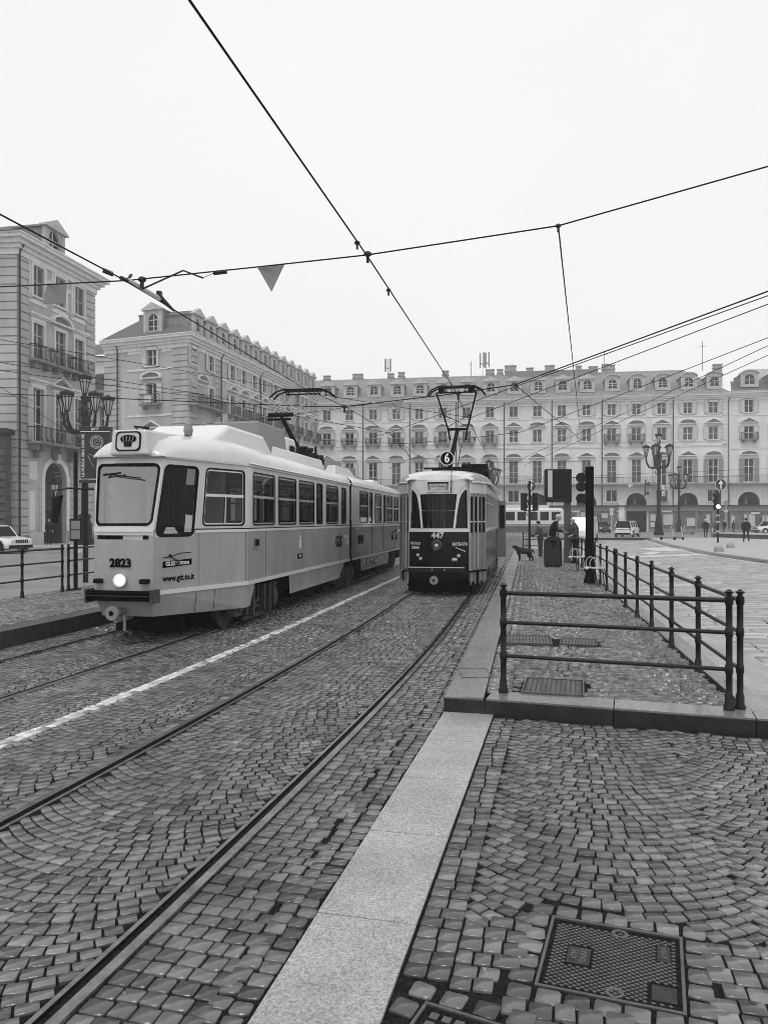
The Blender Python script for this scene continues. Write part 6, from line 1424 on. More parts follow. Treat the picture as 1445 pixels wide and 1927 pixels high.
# platform seats
def seat(p, label, k_=1.0):
    t_ = thing('metal_seat', label, 'seat', p, -TH+R(6), 'perforated metal seats with tubular arms'); m = MB()
    pr = [(-.30,.44),(-.24,.475),(-.05,.455),(.12,.46),(.22,.52),(.30,.66),(.36,.72)]
    A = [(x, -.24, z) for x, z in pr]; B = [(x, .24, z) for x, z in pr]; m.strip(A, B); m.strip([(x, y, z-.02) for x, y, z in A], [(x, y, z-.02) for x, y, z in B]); m.strip(A, [(x, y, z-.02) for x, y, z in A]); m.strip(B, [(x, y, z-.02) for x, y, z in B])
    m.build('seat_shell', K['lgrey'], t_, smooth=40)
    for s_ in (-.25, .25):
        m = MB(); m.tube([(-.22,s_,.46),(-.24,s_,.58),(-.20,s_,.68),(-.12,s_,.72),(-.04,s_,.68),(.0,s_,.58),(.01,s_,.46)], .012, 6); m.build('arm', K['tube'], t_, smooth=True)
    for a, b in (((-.1,-.12),(-.02,-.16)),((-.1,.12),(-.02,.16)),((.14,-.12),(.2,-.16)),((.14,.12),(.2,.16))):
        m = MB(); m.tube([(a[0],a[1],.46),(b[0],b[1],.0)], .014, 6); m.build('leg', K['iron'], t_)
p = Vector((5.27, 19.0, PZT)); seat(p, 'nearer perforated metal seat beside the thick black signal pole'); p = Vector((6.22, 24.6, PZT)); seat(p, 'farther perforated metal seat next to the grey post of the display board')
# left road signs
p = Vector(G(9.5, 1030, 0)); t_ = thing('road_sign', 'round and square pedestrian crossing signs on one thin pole at the left edge', 'road sign', p); k = p.y/F; zz = lambda y: (HZ-y)*k+EYE
m = MB(); m.tube([(0,0,0),(0,0,zz(930))], .035, 8); m.build('pole', K['iron'], t_)
m = MB(); m.lathe([(.001,-.05),(.21,-.05),(.21,-.03),(.001,-.03)], 24, (0,0,zz(938)), ax='y'); m.mi = 1; m.lathe([(.18,-.055),(.21,-.055),(.21,-.05),(.18,-.05)], 24, (0,0,zz(938)), ax='y', cap=False)
for a in (0, PI/2, PI, -PI/2):
    m.add([(.11*math.cos(a)+.05*math.cos(a+q), -.056, zz(938)+.11*math.sin(a)+.05*math.sin(a+q)) for q in (0, 2.1, 4.2)], [(0,1,2)])
m.build('round_sign', [K['iron'], K['lgrey']], t_)
m = MB(); s_ = .20; m.box(-s_,s_,-.05,-.03,zz(955)-s_,zz(955)+s_); m.mi = 1; m.add([(-s_*.8,-.056,zz(955)-s_*.75),(s_*.8,-.056,zz(955)-s_*.75),(0,-.056,zz(955)+s_*.75)], [(0,1,2)]); m.mi = 0; m.lathe([(.001,-.062),(.03,-.062)], 8, (0,0,zz(953)), ax='y'); m.box(-.02,.02,-.062,-.058,zz(958.5),zz(954)); m.build('square_sign', [K['iron'], K['white']], t_)
m = MB(); m.box(-.035,.035,-.05,-.03,zz(972),zz(964)); m.build('number_plate', K['white'], t_)
# road sign pole near the shop fronts, right
p = P(1365, 1004, 98); p.z = .14; t_ = thing('road_sign', 'small round sign on a pale pole behind the lit traffic light', 'road sign', p); zz = lambda y: (HZ-y)*98/F+EYE-.14
m = MB(); m.tube([(0,0,0),(0,0,zz(945))], .06, 6); m.box(-.25,.25,-.05,.05,zz(964),zz(960)); m.build('pole', K['lgrey'], t_); m = MB(); m.lathe([(.001,-.08),(.34,-.08),(.34,-.05),(.001,-.05)], 20, (0,0,zz(947)), ax='y'); m.build('sign_disc', K['grey'], t_)
p = P(1150, 1004, 100); p.z = .0; t_ = thing('road_sign', 'pale pedestrian sign on a thin pole above the dark saloon car', 'road sign', p); zz = lambda y: (HZ-y)*100/F+EYE
m = MB(); m.tube([(0,0,0),(0,0,zz(956))], .05, 6); m.build('pole', K['lgrey'], t_); m = MB(); m.box(-.2,.2,-.08,-.05,zz(969),zz(957)); m.mi = 1; m.box(-.05,.05,-.09,-.08,zz(966),zz(960)); m.build('sign_plate', [K['white'], K['mblack']], t_)
# shop signs on the far palace
p = P(1246, 930, 111.5); t_ = thing('hanging_sign', 'dark vertical shop sign with slanted white lettering on the far palace, behind the tall lamp', 'shop sign', p, aF); zz = lambda y: (HZ-y)*111.5/F+EYE-p.z
m = MB(); m.box(-.75,.62,-.2,.1,zz(944),zz(922)); m.box(-.1,.42,-.2,.1,zz(922),zz(903)); m.build('sign_board', K['poster'], t_)
text('sign_lettering', 'TELIER', .62, K['white'], t_, Matrix.Translation((.12,-.21,zz(924))) @ Matrix.Rotation(-PI/2, 4, 'Y'), bold=.03, shear=.3, sx=.95)
p = P(1213, 918, 111.8); t_ = thing('traffic_light', 'far dark signal silhouette above the white car, against the palace', 'traffic light', p); 
m = MB(); m.tube([(0,0,-1.2),(.1,0,1.2)], .12, 6); m.lathe([(.05,-.3),(.35,.3)], 8, (.35,0,.55), ax='x'); m.lathe([(.05,-.3),(.3,.3)], 8, (.2,0,-.75), ax='x'); m.build('signal_head', K['iron'], t_)
p = P(1185, 915, 112); t_ = thing('hanging_sign', 'small white triangular sign hung above the dark portal of the far palace', 'shop sign', p)
m = MB(); m.prism([(-.35,0,.25),(.45,0,.25),(.4,0,.1),(.05,0,.0),(-.05,0,-.3)], (0,.05,0)); m.build('sign_plate', K['white'], t_)
# bollards
BG = 'domed stone bollards'
def dome(p, r_, label, h=.0):
    m = MB(); m.lathe([(r_,0),(r_,h+.02)]+[(r_*math.cos(R(a)), h+.02+r_*.95*math.sin(R(a))) for a in (15,30,45,60,75,89)], 20); o = m.build('bollard', K['granite'], None, smooth=40); o.location = p; tag(o, label, 'bollard', BG)
dome(G(1352, 1040, .10), .24, 'nearer domed stone bollard at the kerb corner, at the foot of the traffic light', .16); dome(G(1374, 1031, .15), .24, 'farther domed stone bollard, just right of the one at the kerb corner', .10)
dome(P(151, 1052, 33)-Vector((0,0,P(151,1052,33).z)), .20, 'pale domed bollard on the left road, seen through the railing', .32)
# low dark wall of the square
a_, b_ = G(1342, 1011, .14), G(1470, 1016, .14); d_ = (b_-a_); t_ = thing('low_wall', 'long low dark wall in the square with a pale coping, behind the walking man', 'wall', a_, math.atan2(d_.y, d_.x))
m = MB(); L_ = d_.length+3; m.box(0, L_, 0, .5, 0, .36); m.box(-.3,0,0.1,.4,0,.2); m.build('wall', K['kerbd'], t_); m = MB(); m.box(-.05, L_, -.03, 1.6, .36, .44); m.build('coping', K['lgrey'], t_)

# ------------------------------------------------------------------ vehicles
def car(label, p, rz, L_, W_, H_, paint, suv=True, group='cars standing and driving in the square', dark=.0, name='parked_car'):
    t_ = thing(name, label, 'car', p, rz, group); hw = W_/2; gh = .20 if suv else .15; bz = H_*.60
    st = [(0,.42,.62*H_*.78,.78),(.03,.30,bz*.86,.92),(.22,gh,bz*.97,1),(.30,gh,bz,1),(.5,gh,bz*1.0,1),(.72,gh,bz*1.01,1),(.93,gh+.02,bz*1.0,.97),(.985,.30,bz*.92,.92),(1.0,.40,bz*.75,.86)]
    rings = []
    for x, z0, z1, wf in st:
        X = (x-.5)*L_; w_ = hw*wf; rings.append([(X,-w_*.92,z0),(X,-w_,z0+.14),(X,-w_*1.0,z1*.78),(X,-w_*.93,z1),(X,w_*.93,z1),(X,w_*1.0,z1*.78),(X,w_,z0+.14),(X,w_*.92,z0)])
    m = MB(); m.loft(rings); 
    gst = [(.27 if suv else .25,0,.92),(.37,.88,.82),(.43,1,.80),(.72,1.0,.79),(.93 if suv else .84,.94 if suv else .9,.78),(.985 if suv else .93,0,.86)]
    body_ = m.build('body', paint, t_, smooth=40, bevel=.02)
    m = MB(); rings = [];
    for x, f_, wf in gst: X = (x-.5)*L_; z = bz-.02+(H_-bz)*f_; rings.append([(X,-hw*.93*(wf if f_ else .97),z),(X,hw*.93*(wf if f_ else .97),z)])
    zr = H_; R_ = rings
    top_ = [(r_[0], r_[1]) for r_ in rings]
    m.strip([r_[0] for r_ in rings], [r_[1] for r_ in rings]); 
    for s_ in (0, 1): m.add([r_[s_] for r_ in rings], [tuple(range(len(rings)))])
    m.build('cabin', K['dglass'], t_)
    m = MB(); rr = rings[1:5]; m.strip([(a[0], a[1]*1.01, a[2]+.012) for a, b in rr], [(b[0], b[1]*1.01, b[2]+.012) for a, b in rr]); m.strip([(a[0], a[1]*1.01, a[2]+.012) for a, b in rr], [(a[0], a[1]*1.02, a[2]-.05) for a, b in rr]); m.strip([(b[0], b[1]*1.01, b[2]+.012) for a, b in rr], [(b[0], b[1]*1.02, b[2]-.05) for a, b in rr])
    for s_ in (0, 1):
        sg = -1 if s_ == 0 else 1
        def pil(i, w_=.05, t=0):
            pass
        for (i, j) in ((0,1),(4,5)):
            a, b = Vector(R_[i][s_]), Vector(R_[j][s_]); m.tube([a, b], .035, 4)
        for x in (.50,.72): X = (x-.5)*L_; m.box(X-.035,X+.035,sg*hw*.74-.03,sg*hw*.93,bz-.03,H_-.02) if 0 else m.tube([(X,sg*hw*.90,bz-.02),(X,sg*hw*.735,H_-.02)], .035, 4)
    m.build('roof', paint, t_, smooth=40)
    for x in (.18,.80):
        for sg in (-1, 1):
            r_ = .34 if suv else .30; X = (x-.5)*L_; m = MB(); m.lathe([(.05,-.10),(r_*.96,-.10),(r_,-.05),(r_,.08),(r_*.92,.10),(r_*.65,.10)], 20, (X,sg*(hw-.09),r_), ax='y'); w_o = m.build('wheel', K['rubber'], t_, smooth=40)
            m = MB(); m.lathe([(.02,-.11),(r_*.6,-.11),(r_*.62,-.09),(r_*.62,.11),(.02,.11)], 12, (X,sg*(hw-.09),r_), ax='y'); m.build('rim', K['alu'], w_o)
            m = MB(); n_ = 10; q = [(X+(r_+.09)*math.cos(PI*i/n_), sg*(hw+.004), r_+(r_+.09)*math.sin(PI*i/n_)) for i in range(n_+1)]; m.add(q, [tuple(range(n_+1))]); m.build('wheel_arch', K['mblack'], t_)
    m = MB(); m.box(-L_*.30,L_*.28,-hw-.006,hw+.006,gh,gh+.18); m.box(-L_/2-.01,-L_/2+.2,-hw*.84,hw*.84,.30,.46); m.box(L_/2-.2,L_/2+.012,-hw*.84,hw*.84,.28,.46); m.build('cladding', K['mblack'], t_)
    for sg in (-1, 1):
        m = MB(); m.lathe([(.001,-.03),(.10,-.02),(.11,.03)], 12, (-L_/2-.0,sg*hw*.68,bz*.72), ax='x'); m.build('headlight', K['white'], t_)
        m = MB(); m.cbox((L_/2-.03,sg*hw*.80,bz*.80),(.10,.18,.26)); m.build('tail_light', K['grey'], t_)
        m = MB(); m.cbox((-L_*.20,sg*(hw+.08),bz+.06),(.10,.18,.14)); m.build('wing_mirror', K['mblack'], t_)
    m = MB()
    for i in range(7): m.cbox((-L_/2-.005,(i-3)*hw*.14,bz*.72),(.05,hw*.07,.18))
    m.build('grille', K['mblack'], t_)
    m = MB(); m.cbox((L_/2+.006,0,bz*.70),(.02,.5,.12)); m.mi = 0; m.build('licence_plate', K['white'], t_)
    m = MB(); m.cbox((L_/2+.008,0,bz*.80),(.03,hw*1.2,.04)); m.build('tailgate_trim', K['mblack'], t_)
    return t_
# the small white four-wheel-drive at the left edge: front end towards the right
p = P(-14, 1040, 41.5); p.z = 0; car('white boxy off-roader with a slotted grille, cut off by the left edge', p, R(180-20), 4.1, 1.8, 1.52, K['carw'], name='parked_car')
p = P(1180, 1010, 80); p.z = 0; car('white off-roader seen from behind at the kerb, below the dark portal', p, R(180+60), 4.3, 1.85, 1.70, K['carw'])
p = P(1130, 1000, 104); p.z = 0; car('dark saloon car with a pale bumper, between the van and the white off-roader', p, R(90), 4.4, 1.8, 1.6, K['card'], False)
p = P(1450, 1003, 92); p.z = 0.14; car('pale hatchback cut off by the right edge behind the low wall', p, R(8), 4.2, 1.8, 1.55, K['carw'], False)
# white van behind the men
p = P(1097, 1006, 62); p.z = 0; t_ = thing('van', 'white delivery van seen between the board post and the signal pole', 'van', p, R(68)); L_, W_, H_ = 4.6, 1.9, 2.05
m = MB(); m.loft([[(-L_/2,-.8,.5),(-L_/2,-.85,1.0),(-L_/2+.9,-.85,1.15),(-L_/2+1.5,-.80,H_-.05),(L_/2-.1,-.80,H_),(L_/2,-.9,1.0),(L_/2,-.9,.35),(-L_/2+.2,-.9,.3)], [(-L_/2,.8,.5),(-L_/2,.85,1.0),(-L_/2+.9,.85,1.15),(-L_/2+1.5,.80,H_-.05),(L_/2-.1,.80,H_),(L_/2,.9,1.0),(L_/2,.9,.35),(-L_/2+.2,.9,.3)]]); m.build('body', K['carw'], t_, bevel=.08)
m = MB()
for x in (-1.45, 1.45):
    for sg in (-1, 1): m.lathe([(.05,-.1),(.33,-.1),(.33,.1),(.05,.1)], 16, (x,sg*.84,.33), ax='y')
m.build('wheel', K['rubber'], t_)
m = MB()
for sg in (-1, 1): m.add([(-1.35,sg*.862,1.2),(-.35,sg*.862,1.2),(-.35,sg*.84,1.75),(-.85,sg*.84,1.75)], [(0,1,2,3)]); m.add([(L_/2+.012,sg*.12,1.15),(L_/2+.012,sg*.75,1.15),(L_/2-.06,sg*.7,1.75),(L_/2-.06,sg*.12,1.75)], [(0,1,2,3)])
m.build('window', K['dglass'], t_); m = MB(); m.box(L_/2,L_/2+.04,-.85,.85,.45,.55); m.box(L_/2,L_/2+.03,-.9,-.78,.9,1.4); m.box(L_/2,L_/2+.03,.78,.9,.9,1.4); m.build('tail_light', K['mblack'], t_)
# electric scooters
def scooter(p, rz, label):
    t_ = thing('electric_scooter', label, 'scooter', p, rz, 'parked electric scooters'); k = 1.05
    m = MB(); m.box(-.42*k,.32*k,-.075,.075,.12,.19); m.build('deck', K['black'], t_, bevel=.01)
    m = MB(); m.tube([(.36*k,0,.22),(.46*k,0,.18)], .03, 6); m.tube([(.44*k,0,.18),(.24*k,0,1.15*k)], .034, 8); m.build('stem', K['lgrey'], t_)
    m = MB(); m.tube([(.24*k,-.26,1.17*k),(.24*k,.26,1.17*k)], .022, 6); m.box(.19,.30,-.05,.05,1.12*k,1.2*k); m.build('handlebar', K['black'], t_)
    for x in (-.48, .48): m = MB(); m.lathe([(.03,-.03),(.11,-.03),(.12,0),(.11,.03),(.03,.03)], 14, (x*k,0,.12), ax='y'); m.build('wheel', K['rubber'], t_)
    m = MB(); m.box(.40*k,.56*k,-.05,.05,.20,.26); m.box(-.58*k,-.40*k,-.05,.05,.20,.25); m.build('mudguard', K['black'], t_)
scooter(G(1256, 1016, .15), R(-8), 'left electric scooter lying side on near the kerb'); scooter(G(1277, 1016, .15), R(-75), 'middle electric scooter seen end on, white stem'); scooter(G(1293, 1006, .15), R(160), 'farthest right electric scooter, smallest, near the thin lamp')
# ------------------------------------------------------------------ people and the dog
def skin_mesh(name, verts, edges, rads, mats, pick, sub=1, root=0):
    me = bpy.data.meshes.new(name); me.from_pydata([tuple(v) for v in verts], edges, [])
    o = bpy.data.objects.new(name, me); COL.objects.link(o); o.modifiers.new('skin', 'SKIN')
    sv = me.skin_vertices[0].data if me.skin_vertices else None
    if sv is None:
        b = bmesh.new(); b.from_mesh(me); b.verts.layers.skin.verify(); b.to_mesh(me); b.free(); sv = me.skin_vertices[0].data
    for i, r_ in enumerate(rads):
        r_ = r_ if isinstance(r_, tuple) else (r_, r_); sv[i].radius = r_; sv[i].use_root = (i == root)
    s = o.modifiers.new('sub', 'SUBSURF'); s.levels = sub; s.render_levels = sub
    dg = bpy.context.evaluated_depsgraph_get(); out = bpy.data.meshes.new_from_object(o.evaluated_get(dg)); bpy.data.objects.remove(o); bpy.data.meshes.remove(me)
    out.name = name; out.materials.clear()
    for mt in mats: out.materials.append(mt)
    for p_ in out.polygons: p_.material_index = pick(p_.center); p_.use_smooth = True
    return out
def person(label, p, rz, h, top, legs, hair, walk=0.0, armL=None, armR=None, coat=.0, hunch=.04, hat=None, group=None, shoe=None, fine=True, bag=False, wide=1.0):
    """faces -y; armL / armR: (elbow, wrist) in units of height, relative to the shoulder"""
    t_ = thing('person', label, 'person', p, rz, group); k = h/1.75; V, E, Rr = [], [], []
    def v(x, y, z, r_, par=None):
        V.append((x*k, y*k, z*k)); Rr.append((r_[0]*k, r_[1]*k) if isinstance(r_, tuple) else r_*k)
        if par is not None: E.append((par, len(V)-1))
        return len(V)-1
    W_ = wide; hy = -hunch
    pel = v(0,0,.95,(.15*W_,.11)); ab = v(0,0,1.10,(.145*W_,.11),pel); ch = v(0,hy*.4,1.30,(.17*W_,.12),ab); nk = v(0,hy*.8,1.45,(.075,.07),ch); n2 = v(0,hy*1.1,1.52,.052,nk); hd1 = v(0,hy*1.6-.01,1.60,(.072,.085),n2); hd2 = v(0,hy*1.6,1.68,(.075,.09),hd1)
    nose = v(0,hy*1.6-.10,1.615,.014,hd1)
    for sg in (-1, 1): v(sg*.078,hy*1.6,1.62,.016,hd1)
    for sg, arm in ((-1, armL), (1, armR)):
        arm = arm or ((.04,.02,-.29), (.03,-.04,-.52)); sh = v(sg*.17*W_,hy*.6,1.40,.062,ch); el = v(sg*(.17*W_+arm[0][0]),hy*.6+arm[0][1],1.40+arm[0][2],.047,sh); wr = v(sg*(.17*W_+arm[1][0]),hy*.6+arm[1][1],1.40+arm[1][2],.030,el)
        d = Vector((sg*(arm[1][0]-arm[0][0]), arm[1][1]-arm[0][1], arm[1][2]-arm[0][2])).normalized(); w0 = Vector(V[wr])/k; pm = w0+d*.06
        pa = v(pm.x,pm.y,pm.z,(.036,.018),wr); side = d.cross(Vector((1,0,0)) if abs(d.x) < .8 else Vector((0,0,1))).normalized()
        if fine:
            for i, ln in enumerate((.07,.08,.075,.06)):
                o_ = side*((i-1.5)*.020); f0 = v(*(pm+o_+d*.035),.0095,pa); f1 = v(*(pm+o_+d*(.035+ln*.55)+Vector((-sg*.006,-.004,0))),.0085,f0); v(*(pm+o_+d*(.03+ln*.95)+Vector((-sg*.018,-.012,0))),.007,f1)
            th = v(*(pm-side*.045+d*.0),.0105,pa); v(*(pm-side*.06+d*.035+Vector((0,-.01,0))),.009,th)
    for sg in (-1, 1):
        st = walk*sg; hp = v(sg*.09*W_,0,.90,.10,pel); kn = v(sg*.10,-abs(st)*.10-st*.25,.50+abs(st)*.02,.062,hp); an_ = v(sg*.10,-st*.5+(.10 if st < 0 else 0),.10+(.06 if st < 0 else 0),.045,kn); z_ = .035+(.05 if st < 0 else 0); hl = v(sg*.10,-st*.5+.05+(.10 if st < 0 else 0),z_+.02,.036,an_); v(sg*.11,-st*.5-.14+(.10 if st < 0 else 0),z_-.005,(.036,.03),an_)
    shoe_m = shoe or K['mblack']
    def pick(c):
        z = c[2]/k
        if z > 1.50: return 0
        if z < .10: return 3
        if z < .96 and abs(c[0])/k < .19 and abs(c[1])/k < .6 and not (c[1]/k < -.22 and z > .75): return 2
        if fine or True:
            for sg, arm in ((-1, armL), (1, armR)):
                arm = arm or ((.04,.02,-.29), (.03,-.04,-.52)); wv = Vector((sg*(.17*W_+arm[1][0])*k, (hy*.6+arm[1][1])*k, (1.40+arm[1][2])*k))
                if (Vector(c)-wv-Vector((0,0,-.03*k))).length < .10*k: return 0
        return 1
    bm_ = skin_mesh('body', V, E, Rr, [K['skin'], top, legs, shoe_m], pick, 1, pel); link('body', bm_, t_)
    hc = (0, hy*1.6+.012, 1.655)
    if hair:
        m = MB(); m.ball((hc[0]*k, (hc[1]+.012)*k, (hc[2]+.018)*k), .108*k, .86, 1.0, .92, 12)
        keep = [f for f in m.f if sum(m.v[i][2] for i in f)/len(f) > (1.63*k if sum(m.v[i][1] for i in f)/len(f) < (hc[1]-.02)*k else 1.56*k)]; m.f = [f for f in keep if not (sum(m.v[i][1] for i in f)/len(f) < (hc[1]-.055)*k and sum(m.v[i][2] for i in f)/len(f) < 1.70*k)]; m.m = [0]*len(m.f)
        m.build('hair', hair, t_, smooth=True)
    if hat: m = MB(); m.lathe([(.13,1.66),(.13,1.675),(.10,1.68),(.095,1.76),(.02,1.785)], 14, (0,hy*1.6/1,0)); m.v = [(x*k,y*k,z*k) for x, y, z in m.v]; m.build('cap', hat, t_, smooth=40)
    m = MB()     # coat: closed at the collar, open at the hem
    n_ = 16
    def ring(z, rx, ry, y0): return [(rx*k*math.cos(2*PI*i/n_), (y0+ry*math.sin(2*PI*i/n_))*k, z*k) for i in range(n_)]
    hem = .92-coat; m.loft([ring(hem,.185*W_+coat*.05,.145+coat*.04,0), ring(.98,.18*W_,.14,0), ring(1.12,.175*W_,.135,hy*.1), ring(1.30,.205*W_,.145,hy*.4), ring(1.40,.19*W_,.125,hy*.6), ring(1.46,.10,.10,hy*.8), ring(1.50,.075,.08,hy*.95)], cap=False)
    m.build('jacket', top, t_, smooth=True)
    if bag: m = MB(); m.box(.20*k,.30*k,-.12*k,.16*k,.62*k,.92*k); m.tube([(.25*k,0,.92*k),(.15*k,0,1.42*k)], .012, 4); m.build('bag', K['cloth'], t_)
    return t_
pm_ = G(1020, 1052, PZT); pm_.z = PZT
phone_arm = ((.02,-.06,-.27), (-.06,-.28,-.24)); down = ((.05,.03,-.28), (.04,-.03,-.52))
person('boy in a dark jacket and jeans looking at his phone, back to the big man', P(1016.5,1000,32.2).xy.to_3d()+Vector((0,0,PZT)), R(-75), 1.58, K['cloth3'], K['cloth2'], K['cloth'], 0, phone_arm, ((.02,-.05,-.27), (-.03,-.22,-.33)), hunch=.09, shoe=K['shoe'])
person('tall man in a black coat bending over his phone behind the litter bin', P(1039,1000,30.3).xy.to_3d()+Vector((0,0,PZT)), R(80), 1.84, K['cloth'], K['cloth'], K['hairw'], 0, ((.03,-.10,-.26), (-.03,-.36,-.24)), ((.03,-.10,-.26), (-.02,-.38,-.22)), coat=.08, hunch=.15, wide=1.22)
person('bald man in a grey hooded jacket facing left at the display board post', P(1081.5,1000,28.6).xy.to_3d()+Vector((0,0,PZT)), R(-82), 1.76, K['cloth3'], K['cloth'], None, 0, phone_arm, ((.04,-.03,-.28), (-.02,-.20,-.36)), hunch=.05, wide=1.1)
fg_ = 'people walking and standing in the square'
def far(x, y, z0, hgt, rz, label, top=K['cloth'], legs=K['cloth'], hair=K['hairw'], **kw):
    g_ = G(x, y, z0); person(label, g_, rz, hgt, top, legs, hair, group=fg_, fine=False, **kw)
far(1327, 1012, .145, 1.72, R(170), 'white haired person in a black coat standing left of the traffic light', wide=1.3, coat=.12)
far(1403, 1020, .145, 1.78, R(175), 'man in a black puffer jacket walking away, right of the bollards', wide=1.5, walk=.35, hair=K['cloth'], coat=.1)
far(1362, 1003.5, .145, 1.66, R(180), 'person in black standing behind the low wall, right of the traffic light', wide=1.25)
far(1345, 1004.5, .145, 1.7, R(150), 'hooded person in grey half behind the traffic light pole', top=K['cloth3'], hair=K['cloth'], wide=1.2)
far(1379, 1003, .145, 1.6, R(60), 'small person in a dark skirt and coat before the shop window', hair=K['cloth'], coat=.2, bag=True)
q = P(93.5, 1024, 50.5); q.z = .14; person('person in dark clothes standing in the tall arched passage at the left', q, R(10), 1.75, K['cloth'], K['cloth'], K['cloth'], wide=1.15, fine=False)
# cycle held by the white haired man: handlebar and frame seen beside him
q = G(1340, 1012, .145); t_ = thing('bicycle', 'bicycle standing beside the white haired person near the traffic light', 'bicycle', q, R(60)); m = MB()
for x in (-.5, .5): m2 = MB(); m2.tube([(x+.32*math.cos(a), 0, .34+.32*math.sin(a)) for a in [2*PI*i/18 for i in range(18)]], .018, 5, closed=True); m2.build('wheel', K['rubber'], t_)
m.tube([(-.5,0,.34),(-.15,0,.85),(.35,0,.85),(-.05,0,.32),(-.5,0,.34)], .018, 5); m.tube([(-.05,0,.32),(-.18,0,.95)], .016, 5); m.tube([(.5,0,.34),(.33,0,1.0)], .018, 5); m.build('frame', K['lgrey'], t_)
m = MB(); m.tube([(.33,-.25,1.02),(.33,.25,1.02)], .016, 5); m.build('handlebar', K['black'], t_); m = MB(); m.ball((-.19,0,.97), .09, 1.3, .7, .4, 6); m.build('saddle', K['black'], t_)
# dog
dp = P(985, 1000, 30.4).xy.to_3d()+Vector((0,0,PZT)); t_ = thing('dog', 'curly dark dog standing side on at the platform kerb, head to the left', 'dog', dp, R(8)); V, E, Rr = [], [], []
def dv(x, y, z, r_, par=None):
    V.append((x, y, z)); Rr.append(r_)
    if par is not None: E.append((par, len(V)-1))
    return len(V)-1
hip = dv(.24,0,.42,(.12,.125)); bel = dv(.08,0,.40,(.12,.12),hip); cst = dv(-.16,0,.41,(.13,.15),bel); nk = dv(-.26,0,.49,.10,cst); n2 = dv(-.31,0,.56,.085,nk); hd_ = dv(-.36,0,.60,(.095,.10),n2); mz = dv(-.435,0,.575,.062,hd_); dv(-.475,0,.565,.045,mz)
for sg in (-1, 1):
    dv(-.335,sg*.07,.60,.032,hd_) and dv(-.335,sg*.085,.535,.028,len(V)-1)
    s1 = dv(-.18,sg*.075,.34,.065,cst); s2 = dv(-.165+sg*.02,sg*.08,.18,.048,s1); s3 = dv(-.17+sg*.03,sg*.08,.05,.044,s2); dv(-.205+sg*.03,sg*.08,.025,.030,s3)
    h1 = dv(.26,sg*.075,.33,.068,hip); h2_ = dv(.22-sg*.03,sg*.08,.235,.062,h1); h3 = dv(.32-sg*.03,sg*.08,.15,.042,h2_); h4 = dv(.31-sg*.03,sg*.08,.045,.038,h3); dv(.27-sg*.03,sg*.08,.024,.030,h4)
t1 = dv(.33,0,.46,.035,hip); t2 = dv(.40,0,.40,.028,t1); dv(.43,0,.30,.022,t2)
link('body', skin_mesh('body', V, E, Rr, [K['fur']], lambda c: 0, 1, 0), t_)

# ------------------------------------------------------------------ overhead wires
def wire(label, pts, r_=.012, name='overhead_wire', sag=.0, cat_='wire', fit=()):
    m = MB(); q = [Vector(p) for p in pts]; out = []
    for a, b in zip(q[:-1], q[1:]):
        n_ = max(2, int((b-a).length/6)); out += [a+(b-a)*i/n_+Vector((0,0,-sag*4*(i/n_)*(1-i/n_))) for i in range(n_)]
    out.append(q[-1]); m.tube(out, r_, 5); o = m.build(name, K['rubber'], None); tag(o, label, cat_, 'overhead tram wires and span wires')
    for f in fit: m = MB(); f(m); m.build('clamp', K['iron'], o)
    return o
def clamp(c, s_=.05, d=None): return lambda m: (m.ball(c, s_, 1.2, 1.2, .8, 6), m.box(c[0]-s_*.4, c[0]+s_*.4, c[1]-s_*.4, c[1]+s_*.4, c[2]-s_*2.4, c[2]))
zN, zA = 5.45, 5.20
w1 = [PZ(357, 0, zN), PZ(690, 480, zN), PZ(852, 727, zN), PZ(899, 826, zN), PZ(926, 872, zN)]; w1 = [w1[0]*2-w1[1]]+w1
w1[0] = Vector((-3.6, -5, zN)); w1 += [Vector((9.3, 62, zN))]
wire('contact wire over the dark tram, running down from the top of the picture', w1, .011, 'contact_wire', fit=[clamp(PZ(672,457,zN), .035), clamp(PZ(731,546,zN), .035), clamp(PZ(893,826,zN), .05)])
w2 = [Vector((-6.2, -1, zA)), PZ(0, 403, zA), PZ(240, 530, zA), PZ(566, 727, zA), PZ(655, 768, zA), PZ(733, 815, zA), PZ(800, 870, zA)]
wire('contact wire over the grey tram, entering at the left edge', w2, .011, 'contact_wire', fit=[clamp(PZ(752,835,zA), .06)])
# section insulator on that wire
a_, b_ = PZ(240, 527, zA+.03), PZ(300, 562, zA+.03); c_ = PZ(328, 585, zA); d_ = PZ(195, 511, zA); t_ = thing('section_insulator', 'pale rod with dark end clamps on the left contact wire, before the sky', 'insulator', a_)
m = MB(); m.tube([a_-a_, b_-a_], .038, 8); m.build('insulator_rod', K['lgrey'], t_)
m = MB(); m.tube([Vector((0,0,-.01)), (d_-a_)*.28], .03, 6); m.tube([Vector((0,0,0)), (b_-a_)*.12+Vector((0,0,.11))], .022, 5); m.tube([b_-a_+Vector((0,0,.03)), c_-a_], [.05,.018], 6); m.box((b_-a_).x-.03,(b_-a_).x+.04,(b_-a_).y-.05,(b_-a_).y+.05,0,.11)
e0, e1 = d_-a_, PZ(212,518,zA)-a_
for i in range(7): q = e0+(e1-e0)*i/6; m.tube([q, q+Vector((.01,0,.05))], .008, 4)
m.tube([e0, e1], .02, 5); m.build('end_clamp', K['iron'], t_)
